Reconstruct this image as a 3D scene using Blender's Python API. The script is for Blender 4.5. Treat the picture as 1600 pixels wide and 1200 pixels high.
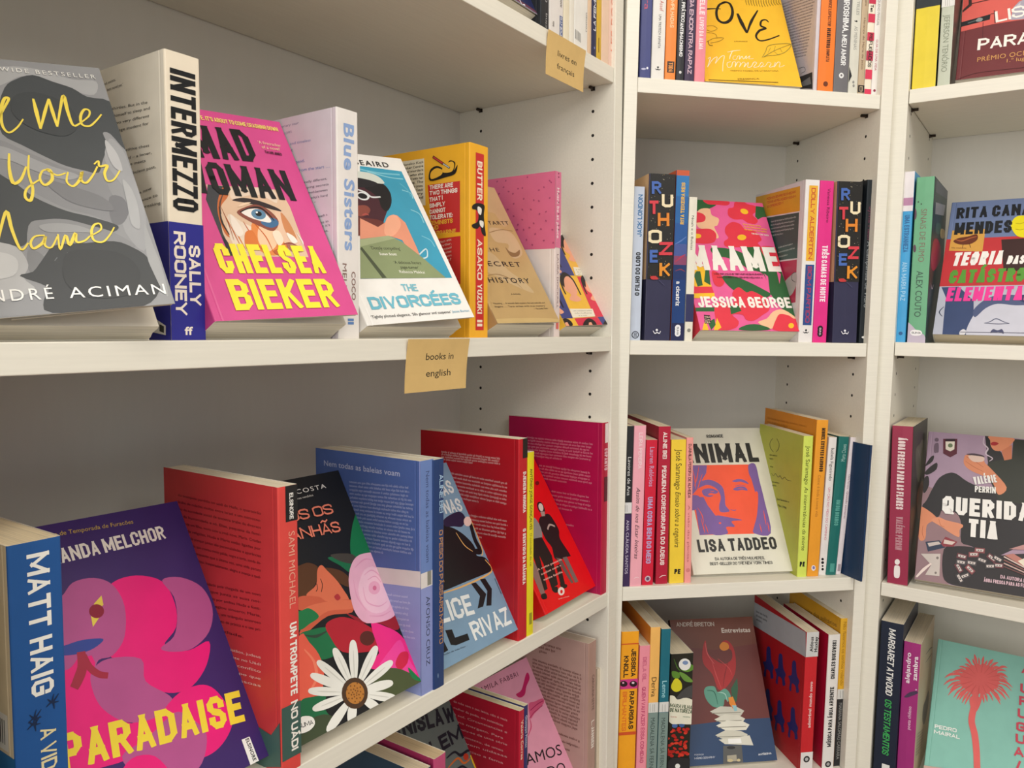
import bpy, math, random
from mathutils import Matrix, Vector
from mathutils.geometry import tessellate_polygon
for _o in list(bpy.data.objects): bpy.data.objects.remove(_o)
SC = bpy.context.scene
COL = SC.collection
# ------------------------------------------------------------------ camera, sky, lights, exposure
cam_data = bpy.data.cameras.new('camera'); cam_data.sensor_width = 36; cam_data.lens = 27.8736; cam_data.clip_start = .02
cam = bpy.data.objects.new('camera', cam_data); COL.objects.link(cam); SC.camera = cam
cam.matrix_world = Matrix([[0.999908,-0.0135988,0,0],[0.00104648,0.076947,-0.997035,0],[0.0135584,0.996942,0.0769541,1.35],[0,0,0,1]])
SC.view_settings.view_transform = 'Standard'
SC.view_settings.look = 'None'
SC.view_settings.gamma = 1.0
SC.view_settings.use_curve_mapping = False
SC.view_settings.exposure = 0.06
W = bpy.data.worlds.new('shop_daylight'); SC.world = W; W.use_nodes = True
W.node_tree.nodes['Background'].inputs[0].default_value = (0.93, 0.96, 1.0, 1)
W.node_tree.nodes['Background'].inputs[1].default_value = 0.55
def area(name, loc, size, power, color, target):
    l = bpy.data.lights.new(name, 'AREA'); l.shape = 'RECTANGLE'; l.size, l.size_y = size; l.energy = power; l.color = color
    o = bpy.data.objects.new(name, l); COL.objects.link(o); o.location = loc
    o.rotation_euler = (Vector(target) - Vector(loc)).to_track_quat('-Z', 'Y').to_euler()
    return o
area('ceiling_light', (0.55, 0.05, 2.62), (0.9, 0.5), 11, (1.0, 0.92, 0.80), (0.35, 0.5, 0))
area('ceiling_light', (1.1, -1.2, 2.62), (1.6, 0.8), 24, (1.0, 0.96, 0.90), (0.5, 0.2, 0.6))
area('added_fill_light', (-1.1, -1.5, 1.75), (1.6, 1.5), 27, (1.0, 0.985, 0.94), (0.8, 1.2, 1.45))  # unseen fill light added at camera left to brighten the middle and right bookcases

# ------------------------------------------------------------------ materials
def lin(c): return c / 12.92 if c <= 0.04045 else ((c + 0.055) / 1.055) ** 2.4
def rgb(h): return tuple(lin(int(h[i:i+2], 16) / 255) for i in (0, 2, 4)) + (1,)
MATS = {}
def print_mat(h, rough=0.42):
    """ink or coated card: flat colour with faint paper mottling"""
    k = ('p', h, rough)
    if k in MATS: return MATS[k]
    m = bpy.data.materials.new('card_' + h); m.use_nodes = True; nt = m.node_tree; b = nt.nodes['Principled BSDF']
    c = rgb(h); n = nt.nodes.new('ShaderNodeTexNoise'); n.inputs['Scale'].default_value = 35; n.inputs['Detail'].default_value = 3
    r = nt.nodes.new('ShaderNodeValToRGB'); r.color_ramp.elements[0].color = tuple(x * .93 for x in c[:3]) + (1,); r.color_ramp.elements[1].color = c
    r.color_ramp.elements[0].position = .3; r.color_ramp.elements[1].position = .6
    t = nt.nodes.new('ShaderNodeTexCoord'); nt.links.new(t.outputs['Object'], n.inputs['Vector'])
    nt.links.new(n.outputs['Fac'], r.inputs[0]); nt.links.new(r.outputs[0], b.inputs['Base Color'])
    b.inputs['Roughness'].default_value = rough; b.inputs['Specular IOR Level'].default_value = 0.35
    MATS[k] = m; return m
def page_mat(h):
    k = ('pg', h)
    if k in MATS: return MATS[k]
    m = bpy.data.materials.new('page_edges_' + h); m.use_nodes = True; nt = m.node_tree; b = nt.nodes['Principled BSDF']
    c = rgb(h); t = nt.nodes.new('ShaderNodeTexCoord'); mp = nt.nodes.new('ShaderNodeMapping'); mp.inputs['Scale'].default_value = (1500, 12, 12)
    n = nt.nodes.new('ShaderNodeTexNoise'); n.inputs['Scale'].default_value = 1; n.inputs['Detail'].default_value = 2
    r = nt.nodes.new('ShaderNodeValToRGB'); r.color_ramp.elements[0].color = tuple(x * .72 for x in c[:3]) + (1,); r.color_ramp.elements[1].color = c
    r.color_ramp.elements[0].position = .25; r.color_ramp.elements[1].position = .6
    bp = nt.nodes.new('ShaderNodeBump'); bp.inputs['Strength'].default_value = .25; bp.inputs['Distance'].default_value = .0005
    nt.links.new(t.outputs['Object'], mp.inputs[0]); nt.links.new(mp.outputs[0], n.inputs['Vector']); nt.links.new(n.outputs['Fac'], r.inputs[0])
    nt.links.new(r.outputs[0], b.inputs['Base Color']); nt.links.new(n.outputs['Fac'], bp.inputs['Height']); nt.links.new(bp.outputs[0], b.inputs['Normal'])
    b.inputs['Roughness'].default_value = .85
    MATS[k] = m; return m
def laminate(name, col, rough=.38, dark=.96, scale=(3, 60, 60)):
    m = bpy.data.materials.new(name); m.use_nodes = True; nt = m.node_tree; b = nt.nodes['Principled BSDF']
    t = nt.nodes.new('ShaderNodeTexCoord'); mp = nt.nodes.new('ShaderNodeMapping'); mp.inputs['Scale'].default_value = scale
    n = nt.nodes.new('ShaderNodeTexNoise'); n.inputs['Scale'].default_value = 6; n.inputs['Detail'].default_value = 5
    r = nt.nodes.new('ShaderNodeValToRGB'); c = rgb(col); r.color_ramp.elements[0].color = tuple(x * dark for x in c[:3]) + (1,); r.color_ramp.elements[1].color = c
    r.color_ramp.elements[0].position = .35; r.color_ramp.elements[1].position = .65
    bp = nt.nodes.new('ShaderNodeBump'); bp.inputs['Strength'].default_value = .05; bp.inputs['Distance'].default_value = .001
    nt.links.new(t.outputs['Object'], mp.inputs[0]); nt.links.new(mp.outputs[0], n.inputs['Vector']); nt.links.new(n.outputs['Fac'], r.inputs[0])
    nt.links.new(r.outputs[0], b.inputs['Base Color']); nt.links.new(n.outputs['Fac'], bp.inputs['Height']); nt.links.new(bp.outputs[0], b.inputs['Normal'])
    b.inputs['Roughness'].default_value = rough
    return m
WHITE = laminate('white_laminate', 'E9E5D8')
BACKM = laminate('back_board_paint', 'DEDAD0', .6, .985, scale=(20, 3, 3))
HOLE = laminate('peg_hole_dark', '17120F', .8)
PIN = laminate('pin_metal', '3A3029', .35); PIN.node_tree.nodes['Principled BSDF'].inputs['Metallic'].default_value = .7
PAINT = laminate('wall_paint', 'DDDAD2', .8); CEIL = laminate('ceiling_paint', 'EEEDE8', .9)
FLOOR = laminate('floor_boards', '9A7B58', .45, .6, (1, 14, 1))

# ------------------------------------------------------------------ mesh helpers
class MB:
    def __init__(s): s.v = []; s.f = []; s.mi = []; s.m = []
    def mat(s, m):
        if m not in s.m: s.m.append(m)
        return s.m.index(m)
    def poly(s, pts, m, flip=False):
        i = len(s.v); s.v += [tuple(p) for p in pts]; s.f.append(tuple(range(i, i + len(pts)))); s.mi.append(s.mat(m))
    def faces(s, vs, fs, m):
        i = len(s.v); s.v += [tuple(p) for p in vs]; k = s.mat(m)
        for f in fs: s.f.append(tuple(i + a for a in f)); s.mi.append(k)
    def box(s, a, b, m):
        x0, y0, z0 = a; x1, y1, z1 = b
        s.faces([(x0,y0,z0),(x1,y0,z0),(x1,y1,z0),(x0,y1,z0),(x0,y0,z1),(x1,y0,z1),(x1,y1,z1),(x0,y1,z1)],
                [(0,3,2,1),(4,5,6,7),(0,1,5,4),(1,2,6,5),(2,3,7,6),(3,0,4,7)], m)
    def build(s, name, parent=None, bevel=0):
        me = bpy.data.meshes.new(name); me.from_pydata(s.v, [], s.f)
        for m in s.m: me.materials.append(m)
        me.polygons.foreach_set('material_index', s.mi); me.update()
        o = bpy.data.objects.new(name, me); COL.objects.link(o)
        if parent: o.parent = parent
        if bevel:
            b = o.modifiers.new('bevel', 'BEVEL'); b.width = bevel; b.segments = 2; b.limit_method = 'ANGLE'
        return o
def empty(name, M, label, cat, group=None):
    o = bpy.data.objects.new(name, None); COL.objects.link(o); o.empty_display_size = .02; o.matrix_world = M
    o['label'] = label; o['category'] = cat
    if group: o['group'] = group
    return o

# ------------------------------------------------------------------ lettering: glyph outlines cached per character and weight
GL = {}
def raw_text(s, off):
    c = bpy.data.curves.new('t', 'FONT'); c.body = s; c.offset = off; c.resolution_u = 3; c.fill_mode = 'FRONT'
    o = bpy.data.objects.new('t', c); me = bpy.data.meshes.new_from_object(o)
    vs = [(v.co.x, v.co.y) for v in me.vertices]; fs = [tuple(p.vertices) for p in me.polygons]
    bpy.data.objects.remove(o); bpy.data.curves.remove(c); bpy.data.meshes.remove(me)
    return vs, fs
def glyph(ch, off):
    k = (ch, off)
    if k not in GL:
        a = max(x for x, _ in raw_text('II', off)[0]); b = max(x for x, _ in raw_text('I' + ch + 'I', off)[0])
        vs, fs = ([], []) if ch == ' ' else raw_text(ch, off)
        GL[k] = (vs, fs, b - a)
    return GL[k]
def text_geom(s, off, track):
    V = []; Fs = []; x = 0
    for ch in s:
        vs, fs, adv = glyph(ch, off)
        i = len(V); V += [(a + x, b) for a, b in vs]; Fs += [tuple(i + q for q in f) for f in fs]; x += adv + track
    x0 = min(a for a, _ in V); x1 = max(a for a, _ in V); cap = .73 + off
    return [((a - x0) / (x1 - x0), b / cap) for a, b in V], Fs
BLK = {  # block capitals as centre-line strokes in a unit cell
 'A': (1, ((0,0),(.5,1),(1,0)), ((.2,.27),(.8,.27))), 'B': (1, ((0,0),(0,1),(.7,1),(1,.87),(1,.65),(.75,.52),(0,.52)), ((.75,.52),(1,.4),(1,.14),(.7,0),(0,0))),
 'C': (1, ((1,.7),(1,.87),(.75,1),(.25,1),(0,.87),(0,.13),(.25,0),(.75,0),(1,.13),(1,.3))), 'D': (1, ((0,0),(0,1),(.62,1),(1,.83),(1,.17),(.62,0),(0,0))),
 'E': (.85, ((1,1),(0,1),(0,0),(1,0)), ((0,.52),(.85,.52))), 'F': (.82, ((1,1),(0,1),(0,0)), ((0,.5),(.85,.5))),
 'G': (1, ((1,.7),(1,.87),(.75,1),(.25,1),(0,.87),(0,.13),(.25,0),(.75,0),(1,.13),(1,.45),(.55,.45))), 'H': (1, ((0,0),(0,1)), ((1,0),(1,1)), ((0,.5),(1,.5))),
 'I': (0, ((0,0),(0,1))), 'J': (.8, ((1,1),(1,.13),(.75,0),(.25,0),(0,.13),(0,.3))), 'K': (1, ((0,0),(0,1)), ((1,1),(.05,.4)), ((.3,.62),(1,0))),
 'L': (.8, ((0,1),(0,0),(1,0))), 'M': (1.5, ((0,0),(0,1),(.5,.2),(1,1),(1,0))), 'N': (1.15, ((0,0),(0,1),(1,0),(1,1))),
 'O': (1, ((0,.5),(0,.87),(.25,1),(.75,1),(1,.87),(1,.13),(.75,0),(.25,0),(0,.13),(0,.5))), 'P': (.95, ((0,0),(0,1),(.7,1),(1,.86),(1,.6),(.7,.45),(0,.45))),
 'R': (1, ((0,0),(0,1),(.7,1),(1,.86),(1,.62),(.7,.48),(0,.48)), ((.5,.48),(1,0))), 'S': (.95, ((1,.74),(1,.87),(.75,1),(.25,1),(0,.87),(0,.67),(.2,.56),(.8,.45),(1,.34),(1,.13),(.75,0),(.25,0),(0,.13),(0,.26))),
 'T': (.95, ((0,1),(1,1)), ((.5,0),(.5,1))), 'U': (1, ((0,1),(0,.13),(.25,0),(.75,0),(1,.13),(1,1))), 'V': (1, ((0,1),(.5,0),(1,1))), 'W': (1.5, ((0,1),(.25,0),(.5,.8),(.75,0),(1,1))),
 'X': (1, ((0,0),(1,1)), ((0,1),(1,0))), 'Y': (1, ((0,1),(.5,.45),(1,1)), ((.5,.45),(.5,0))), 'Z': (.9, ((0,1),(1,1),(0,0),(1,0))), '-': (.5, ((0,.45),(1,.45))), ' ': (.35,),
 '.': (0, ((0,0),(0,.02))), ',': (0, ((0,-.12),(0,.03))), ':': (0, ((0,.1),(0,.12)), ((0,.6),(0,.62))), "'": (0, ((0,.8),(0,1)))}
BLK['Q'] = BLK['O'] + (((.55,.28),(1.05,-.05)),)
ACC = {'Á': 'A/', 'É': 'E/', 'Í': 'I/', 'Ú': 'U/', 'Ó': 'O/', 'Ê': 'E^', 'Â': 'A^', 'Ã': 'A~', 'Ç': 'C,', 'Ł': 'L'}
ACP = {'/': ((.35,1.28),(.7,1.45)), '^': ((.15,1.25),(.5,1.42),(.85,1.25)), '~': ((.1,1.25),(.35,1.4),(.65,1.25),(.9,1.4)), ',': ((.5,-.1),(.4,-.3))}
def block_geom(s, W, H, sw, tr):
    """heavy block capitals filling a W x H box with strokes of an even width"""
    t = sw * H; items = []
    for ch in s:
        acc = ''
        if ch in ACC: ch, acc = ACC[ch][0], ACC[ch][1:]
        items.append((BLK.get(ch, BLK['O']), acc))
    gap = t * (.42 + tr); fixed = sum(t for g, _ in items if len(g) > 1) + gap * (len(s) - 1); units = sum(g[0] for g, _ in items)
    cw = (W - fixed) / max(units, .01)
    if cw < t * .25: t *= W / (W + (t * .25 - cw) * units); return block_geom(s, W, H, t / H * .9, tr) if sw > .05 else ([], [])
    V, Fs = [], []; x = 0
    for g, acc in items:
        w = cw * g[0]; n0 = t if len(g) > 1 else 0; paths = list(g[1:]) + ([ACP[acc]] if acc else [])
        for P in paths:
            hi = H * 2 if P is ACP.get(acc) else H; lo = -H if P is ACP.get(acc) or P[0][1] < 0 else 0
            if len(g) > 1 and P is ACP.get(acc) and w < .01: P = tuple((px * .0, py) for px, py in P)
            Q = [(x + t / 2 + px * w, t / 2 + py * (H - t)) for px, py in P]; n = len(Q)
            for i in range(n - 1):
                (ax, ay), (bx, by) = Q[i], Q[i + 1]; L = math.hypot(bx - ax, by - ay) or 1e-6; ux, uy = (bx - ax) / L, (by - ay) / L
                def ext(j, k):
                    if j < 0 or k >= n: return t / 2 if abs(uy) > .2 and min(1, abs(ux)) > .15 else (t / 2 if P[i][1] in (0, 1) and abs(uy) > .9 or abs(uy) < .2 else t * .35)
                    dx, dy = (Q[k][0] - Q[j][0]), (Q[k][1] - Q[j][1]); l = math.hypot(dx, dy) or 1e-6; c = max(-1, min(1, (dx * ux + dy * uy) / l))
                    return min(t * .62, t / 2 * math.tan(math.acos(c) / 2) if c > -.99 else t / 2)
                e0 = ext(i - 1, i) if i > 0 else ext(-1, n); e1 = ext(i + 1, i + 2) if i + 2 < n else ext(-1, n)
                td = t * (.8 if abs(ux) > .15 and abs(uy) > .5 else 1); nx, ny = -uy * td / 2, ux * td / 2
                quad = [(ax - ux * e0 + nx, ay - uy * e0 + ny), (ax - ux * e0 - nx, ay - uy * e0 - ny), (bx + ux * e1 - nx, by + uy * e1 - ny), (bx + ux * e1 + nx, by + uy * e1 + ny)]
                for val, sg in ((lo, 1), (hi, -1)):
                    R = []
                    for a in range(len(quad)):
                        p, q = quad[a - 1], quad[a]; dp, dq = (p[1] - val) * sg, (q[1] - val) * sg
                        if (dp >= 0) != (dq >= 0): f = dp / (dp - dq); R.append((p[0] + (q[0] - p[0]) * f, val))
                        if dq >= 0: R.append(q)
                    quad = R
                if len(quad) > 2: Fs.append(tuple(range(len(V), len(V) + len(quad)))); V += quad
        x += w + n0 + gap
    return [(a / W, b / H) for a, b in V], Fs
def smooth(P, closed=False, n=5):
    m = len(P); out = []
    g = (lambda i: P[i % m]) if closed else (lambda i: P[max(0, min(m - 1, i))])
    for i in range(m if closed else m - 1):
        a, b, c, d = g(i - 1), g(i), g(i + 1), g(i + 2)
        for j in range(n):
            t = j / n; out.append(tuple(.5 * (2 * b[q] + (c[q] - a[q]) * t + (2 * a[q] - 5 * b[q] + 4 * c[q] - d[q]) * t * t + (3 * b[q] - a[q] - 3 * c[q] + d[q]) * t ** 3) for q in (0, 1)))
    if not closed: out.append(P[-1])
    return out
def add_print(mb, prim, to3, z):
    """prim is a flat printed mark in millimetres on its face; to3 maps (x, y, lift) to the book's space"""
    k = prim[0]
    if k == 't':      # text, origin, baseline vector, cap vector, colour, weight, tracking
        _, s, o, a, b, c, off, tr = prim
        V, Fs = text_geom(s, off, tr); m = print_mat(c)
        mb.faces([to3(o[0] + x * a[0] + y * b[0], o[1] + x * a[1] + y * b[1], z) for x, y in V], Fs, m)
    elif k == 'k':    # block capitals: text, origin, baseline vector, cap vector, colour, stroke weight, tracking
        _, s, o, a, b, c, sw, tr = prim
        V, Fs = block_geom(s, math.hypot(*a), math.hypot(*b), sw, tr); m = print_mat(c)
        zz = {i: z + (j % 4) * .0000055 for j, f in enumerate(Fs) for i in f}
        mb.faces([to3(o[0] + x * a[0] + y * b[0], o[1] + x * a[1] + y * b[1], zz[i]) for i, (x, y) in enumerate(V)], Fs, m)
    elif k in 'pc':   # polygon / smooth closed curve
        P = prim[1]
        if k == 'c': P = smooth(P, True, 4)
        tr = tessellate_polygon([[Vector((x, y, 0)) for x, y in P]])
        mb.faces([to3(x, y, z) for x, y in P], tr, print_mat(prim[2]))
    elif k == 'e':    # ellipse: centre, axis a, axis b
        _, o, a, b, c = prim; n = 20
        P = [(o[0] + a[0] * math.cos(i * 2 * math.pi / n) + b[0] * math.sin(i * 2 * math.pi / n), o[1] + a[1] * math.cos(i * 2 * math.pi / n) + b[1] * math.sin(i * 2 * math.pi / n)) for i in range(n)]
        mb.poly([to3(x, y, z) for x, y in P], print_mat(c))
    elif k in 'ls':   # pen stroke (s = smooth) of a width, tapered when w2 given
        _, P, w, w2, c = prim
        if k == 's': P = smooth(P)
        n = len(P); L = []; R = []
        for i in range(n):
            a, b = P[max(0, i - 1)], P[min(n - 1, i + 1)]; dx, dy = b[0] - a[0], b[1] - a[1]; q = math.hypot(dx, dy) or 1
            ww = w + (w2 - w) * abs(2 * i / (n - 1) - 1) if n > 1 else w
            nx, ny = -dy / q * ww / 2, dx / q * ww / 2; L.append((P[i][0] + nx, P[i][1] + ny)); R.append((P[i][0] - nx, P[i][1] - ny))
        mb.faces([to3(x, y, z) for x, y in L + R], [(i, i + 1, n + i + 1, n + i) for i in range(n - 1)], print_mat(c))
    elif k == 'b':    # lines of text too small to read: letter-sized ticks
        _, o, a, st, n, xh, c, seed, ragged = prim; rnd = random.Random(seed); m = print_mat(c)
        wl = math.hypot(*a); ux, uy = a[0] / wl, a[1] / wl; sl = math.hypot(*st); vx, vy = -st[0] / sl, -st[1] / sl
        for i in range(n):
            x = 0; end = wl * (1 if i < n - 1 else .55) * (1 - ragged * rnd.random())
            ox, oy = o[0] + st[0] * i, o[1] + st[1] * i
            while x < end:
                for _ in range(rnd.randint(2, 8)):
                    lw = xh * rnd.choice((.3, .75, .8, .7)); hh = xh * rnd.choice((1, 1, 1, 1.45)); y0 = -.4 * xh if rnd.random() < .08 else 0
                    if x + lw > end: break
                    q = []
                    bars = ((0, .28 * xh),) if lw < .4 * xh else ((0, .24 * xh), (lw - .24 * xh, lw))
                    for b0, b1 in bars: q.append((b0, b1, y0, hh if b0 == 0 else xh))
                    if lw > .4 * xh: t0 = rnd.choice((.8, 0, .4)) * xh; q.append((0, lw, t0, t0 + .2 * xh))
                    for b0, b1, h0, h1 in q:
                        mb.poly([to3(ox + ux * (x + e) + vx * g, oy + uy * (x + e) + vy * g, z) for e, g in ((b0, h0), (b1, h0), (b1, h1), (b0, h1))], m)
                    x += lw + .25 * xh
                x += .5 * xh
# ------------------------------------------------------------------ books
SEAM = .0004
def make_book(sp):
    """sp: name, label, group, matrix, thickness, depth, height, flare, colours, prints.  Space: x thickness (0 back cover), y from spine to fore-edge, z up"""
    t, d, h, phi = sp['t'], sp['d'], sp['h'], sp.get('phi', 0)
    root = empty(sp.get('name', 'paperback_book'), Matrix(sp['M']), sp['label'], 'book', sp['group'])
    cf, cs, cb = (print_mat(c) for c in sp['c']); inner = print_mat('E4DFD2', .7)
    th = .0005; sn, cn = math.sin(phi), math.cos(phi)
    gr = .006 if t > .006 else .003; r = min(.0012, t * .2)
    # outline from back fore-edge, round the spine, to the front fore-edge (outer then inner side)
    out = [(0, d, 'b'), (0, gr + .0012, 'b'), (.0003, gr, 'b'), (0, gr - .0012, 'b'), (0, r, 'b'), (r * .3, r * .3, 's'), (r, 0, 's'), (t / 2, -.0003, 's'), (t - r, 0, 's'), (t - r * .3, r * .3, 's')]
    for y in (r, gr - .0012, gr, gr + .0012, d): out.append((t + y * sn - (.0003 * cn if y == gr else 0), y * cn, 'f'))
    def inward(i):
        a = out[max(0, i - 1)]; b = out[min(len(out) - 1, i + 1)]; dx, dy = b[0] - a[0], b[1] - a[1]; q = math.hypot(dx, dy)
        return (out[i][0] - dy / q * th, out[i][1] + dx / q * th)
    inn = [inward(i) for i in range(len(out))]
    n = len(out); mb = MB(); mm = {'b': cb, 's': cs, 'f': cf}
    for i in range(n - 1):
        a, b = out[i], out[i + 1]; m = mm[b[2]] if a[2] != 'b' or b[2] == 'b' else cs
        mb.faces([(a[0], a[1], 0), (b[0], b[1], 0), (b[0], b[1], h), (a[0], a[1], h)], [(0, 1, 2, 3)], m)
        p, q = inn[i], inn[i + 1]
        mb.faces([(p[0], p[1], 0), (q[0], q[1], 0), (q[0], q[1], h), (p[0], p[1], h)], [(3, 2, 1, 0)], inner)
        for z, fl in ((0, 0), (h, 1)):
            mb.faces([(a[0], a[1], z), (b[0], b[1], z), (q[0], q[1], z), (p[0], p[1], z)], [(0, 1, 2, 3) if fl else (3, 2, 1, 0)], inner)
    for i in (0, n - 1):
        a, p = out[i], inn[i]; mb.faces([(a[0], a[1], 0), (p[0], p[1], 0), (p[0], p[1], h), (a[0], a[1], h)], [(0, 1, 2, 3)], inner)
    cover = mb.build('cover', root)
    if phi > .03:  # a folded flap stands between the sprung cover and the pages
        fb = MB(); a = phi * .55; x0, y0 = t + d * sn - .0015, d * cn - .001
        x1, y1 = t + d * .28 * math.sin(a) , d * .28
        fb.faces([(x0, y0, .0004), (x1, y1, .0004), (x1, y1, h - .0004), (x0, y0, h - .0004), (x0 - .0012, y0, .0004), (x1 - .0007, y1, .0004), (x1 - .0007, y1, h - .0004), (x0 - .0012, y0, h - .0004)],
                 [(0,1,2,3), (7,6,5,4), (0,4,5,1), (3,2,6,7), (1,5,6,2), (0,3,7,4)], print_mat(sp.get('flap', 'CFC6B6'), .7))
        fb.build('cover_flap', root)
    pb = MB(); pm = page_mat(sp.get('pages', 'EAE2D2')); e = .0008
    nseg = 6; pf = t - th - sp.get('gap', 0); pr = [(th, th * 1.5), (pf, th * 1.5)]
    for i in range(nseg + 1):
        f = i / nseg; x = pf + (th - pf) * f; y = d - e + .0006 * math.sin(f * 9 + t * 900)
        pr.append((x, y))
    m_ = len(pr); zz = (.0006, h - .0006)
    pb.faces([(x, y, zz[0]) for x, y in pr] + [(x, y, zz[1]) for x, y in pr], [tuple(reversed(range(m_))), tuple(range(m_, 2 * m_))] + [(i, (i + 1) % m_, m_ + (i + 1) % m_, m_ + i) for i in range(m_)], pm)
    pb.build('page_block', root)
    to = {'front': lambda x, y, z: (t + x * sn + z * cn, x * cn - z * sn, y), 'spine': lambda x, y, z: (x, -z - .0003, y), 'back': lambda x, y, z: (-z, d - x, y)}
    for face, groups in sp.get('art', {}).items():
        lift = .0001
        for gname, prims in groups:
            g = MB()
            for pr_ in prims:
                add_print(g, pr_, lambda x, y, z, f=to[face]: f(x * .001, y * .001, z), lift); lift += .000014
            if g.v: g.build(gname, cover)
    return root

# ------------------------------------------------------------------ bookcases
UNIT = [Matrix([[0.573048,-0.819468,-0.00940944,0.134626],[0.819519,0.572981,0.00900139,1.07744],[-0.00198492,-0.0128694,0.999915,1.33319],[0,0,0,1]]),
 Matrix([[0.984346,-0.176204,0.00395585,0.162831],[0.176228,0.984326,-0.00684063,1.1013],[-0.0026885,0.00743068,0.999969,1.32788],[0,0,0,1]]),
 Matrix([[0.821569,0.570083,0.00545359,0.563249],[-0.570081,0.821586,-0.00216076,1.17203],[-0.0057124,-0.00133377,0.999983,1.32918],[0,0,0,1]])]
LEVELS = [[0.3563, 0.0, -0.3547, -0.6587], [0.3558, 0.0, -0.3524, -0.6564], [0.3637, 0.0, -0.3634, -0.6754]]
INNER = (0.764, 0.3650, 0.764)
PEGS = (0.0330, 0.2235, -0.0479)
def plank(name, parent, a, b, m, bevel=.0008):
    mb = MB(); mb.box(a, b, m); return mb.build(name, parent, bevel)
def cyl(mb, c, axis, r, l, m, n=10):
    """short cylinder from c along the axis vector"""
    ax = Vector(axis).normalized(); u = ax.orthogonal().normalized(); v = ax.cross(u)
    P = [Vector(c) + u * r * math.cos(i * 2 * math.pi / n) + v * r * math.sin(i * 2 * math.pi / n) for i in range(n)]
    Q = [p + ax * l for p in P]
    mb.faces(P + Q, [tuple(reversed(range(n))), tuple(range(n, 2 * n))] + [(i, (i + 1) % n, n + (i + 1) % n, n + i) for i in range(n)], m)
CASE_LABEL = ['wide white bookcase on the left, its shelf edge carrying the tan cards',
              'narrow white bookcase standing diagonally in the corner, in the middle of the view',
              'white bookcase at the right edge of the view']
for k in range(3):
    w = INNER[k]; u0, u1 = (-w, 0) if k == 0 else (0, w)
    D, P, TH = .28, .018, .020
    floor_z = -(UNIT[k].translation.z)
    top_z = LEVELS[k][0] + .332
    c = bpy.data.objects.new('bookcase', None); COL.objects.link(c); c.matrix_world = UNIT[k]
    c['label'] = CASE_LABEL[k]; c['category'] = 'bookcase'; c['group'] = 'white bookcases'
    pl, pr = ((P, .022), (P, P), (.031, P))[k]   # the panels that meet at the corners carry a filler strip
    plank('side_panel', c, (u0 - pl, 0, floor_z), (u0, D, top_z + TH), WHITE)
    plank('side_panel', c, (u1, 0, floor_z), (u1 + pr, D, top_z + TH), WHITE)
    plank('top_panel', c, (u0, 0, top_z), (u1, D, top_z + TH), WHITE)
    plank('back_panel', c, (u0 - .004, .264, floor_z + .06), (u1 + .004, .270, top_z + .005), BACKM, 0)
    plank('plinth', c, (u0, .02, floor_z), (u1, .036, floor_z + .06), WHITE)
    base = floor_z + .06
    lv = list(LEVELS[k]) + [LEVELS[k][3] - .30, base + TH]
    for z in lv:
        plank('shelf', c, (u0 + .0008, .002, z - TH), (u1 - .0008, .262, z), WHITE)
    holes = MB(); pv = (PEGS[0], PEGS[1])
    for side, ux, dr in ((0, u0, 1), (1, u1, -1)):
        for v in pv:
            for i in range(-22, 13):
                z = PEGS[2] + i * .032
                if z > top_z - .02 or any(zz - TH - .006 < z < zz + .003 for zz in lv): continue
                cyl(holes, (ux - dr * .002, v, z), (dr, 0, 0), .0022, .00215, HOLE)
        for zz in lv[:4]:
            for v in pv:
                pm = MB(); cyl(pm, (ux, v, zz - TH - .0022), (dr, 0, 0), .0021, .0095, PIN)
                pm.box((min(ux, ux + dr * .0015), v - .0028, zz - TH - .005), (max(ux, ux + dr * .0015), v + .0028, zz - TH), PIN)
                pm.build('shelf_pin', c)
    h = holes.build('peg_holes', c); h['kind'] = 'stuff'
# ------------------------------------------------------------------ the room behind and around
def struct(name, mb):
    o = mb.build(name); o['kind'] = 'structure'; return o
E1 = UNIT[0].to_3x3() @ Vector((1, 0, 0)); E1.z = 0; E1.normalize(); V1 = Vector((-E1.y, E1.x, 0))
E2 = UNIT[2].to_3x3() @ Vector((1, 0, 0)); E2.z = 0; E2.normalize(); V2 = Vector((-E2.y, E2.x, 0))
pA = UNIT[0].translation.copy(); pA.z = 0; pA += V1 * .30
pB = UNIT[2].translation.copy(); pB.z = 0; pB += V2 * .30
import mathutils
hit = mathutils.geometry.intersect_line_line(pA, pA + E1, pB, pB + E2)[0]; hit.z = 0
def wall(name, a, b, n):
    mb = MB(); H = 2.75; c_, d_ = b + n * .1, a + n * .1
    vs = [a, b, c_, d_] + [q + Vector((0, 0, H)) for q in (a, b, c_, d_)]
    mb.faces(vs, [(0,1,2,3), (7,6,5,4), (0,4,5,1), (1,5,6,2), (2,6,7,3), (3,7,4,0)], PAINT); return struct(name, mb)
wall('wall_left', hit - E1 * 3.2, hit + V2*0, V1)
wall('wall_right', hit + E1 * 0, hit + E2 * 3.2, V2)
mb = MB(); mb.box((-3.0, -2.6, -.05), (4.2, 3.2, 0), FLOOR); struct('floor', mb)
mb = MB(); mb.box((-3.0, -2.6, 2.75), (4.2, 3.2, 2.80), CEIL); struct('ceiling', mb)

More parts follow.
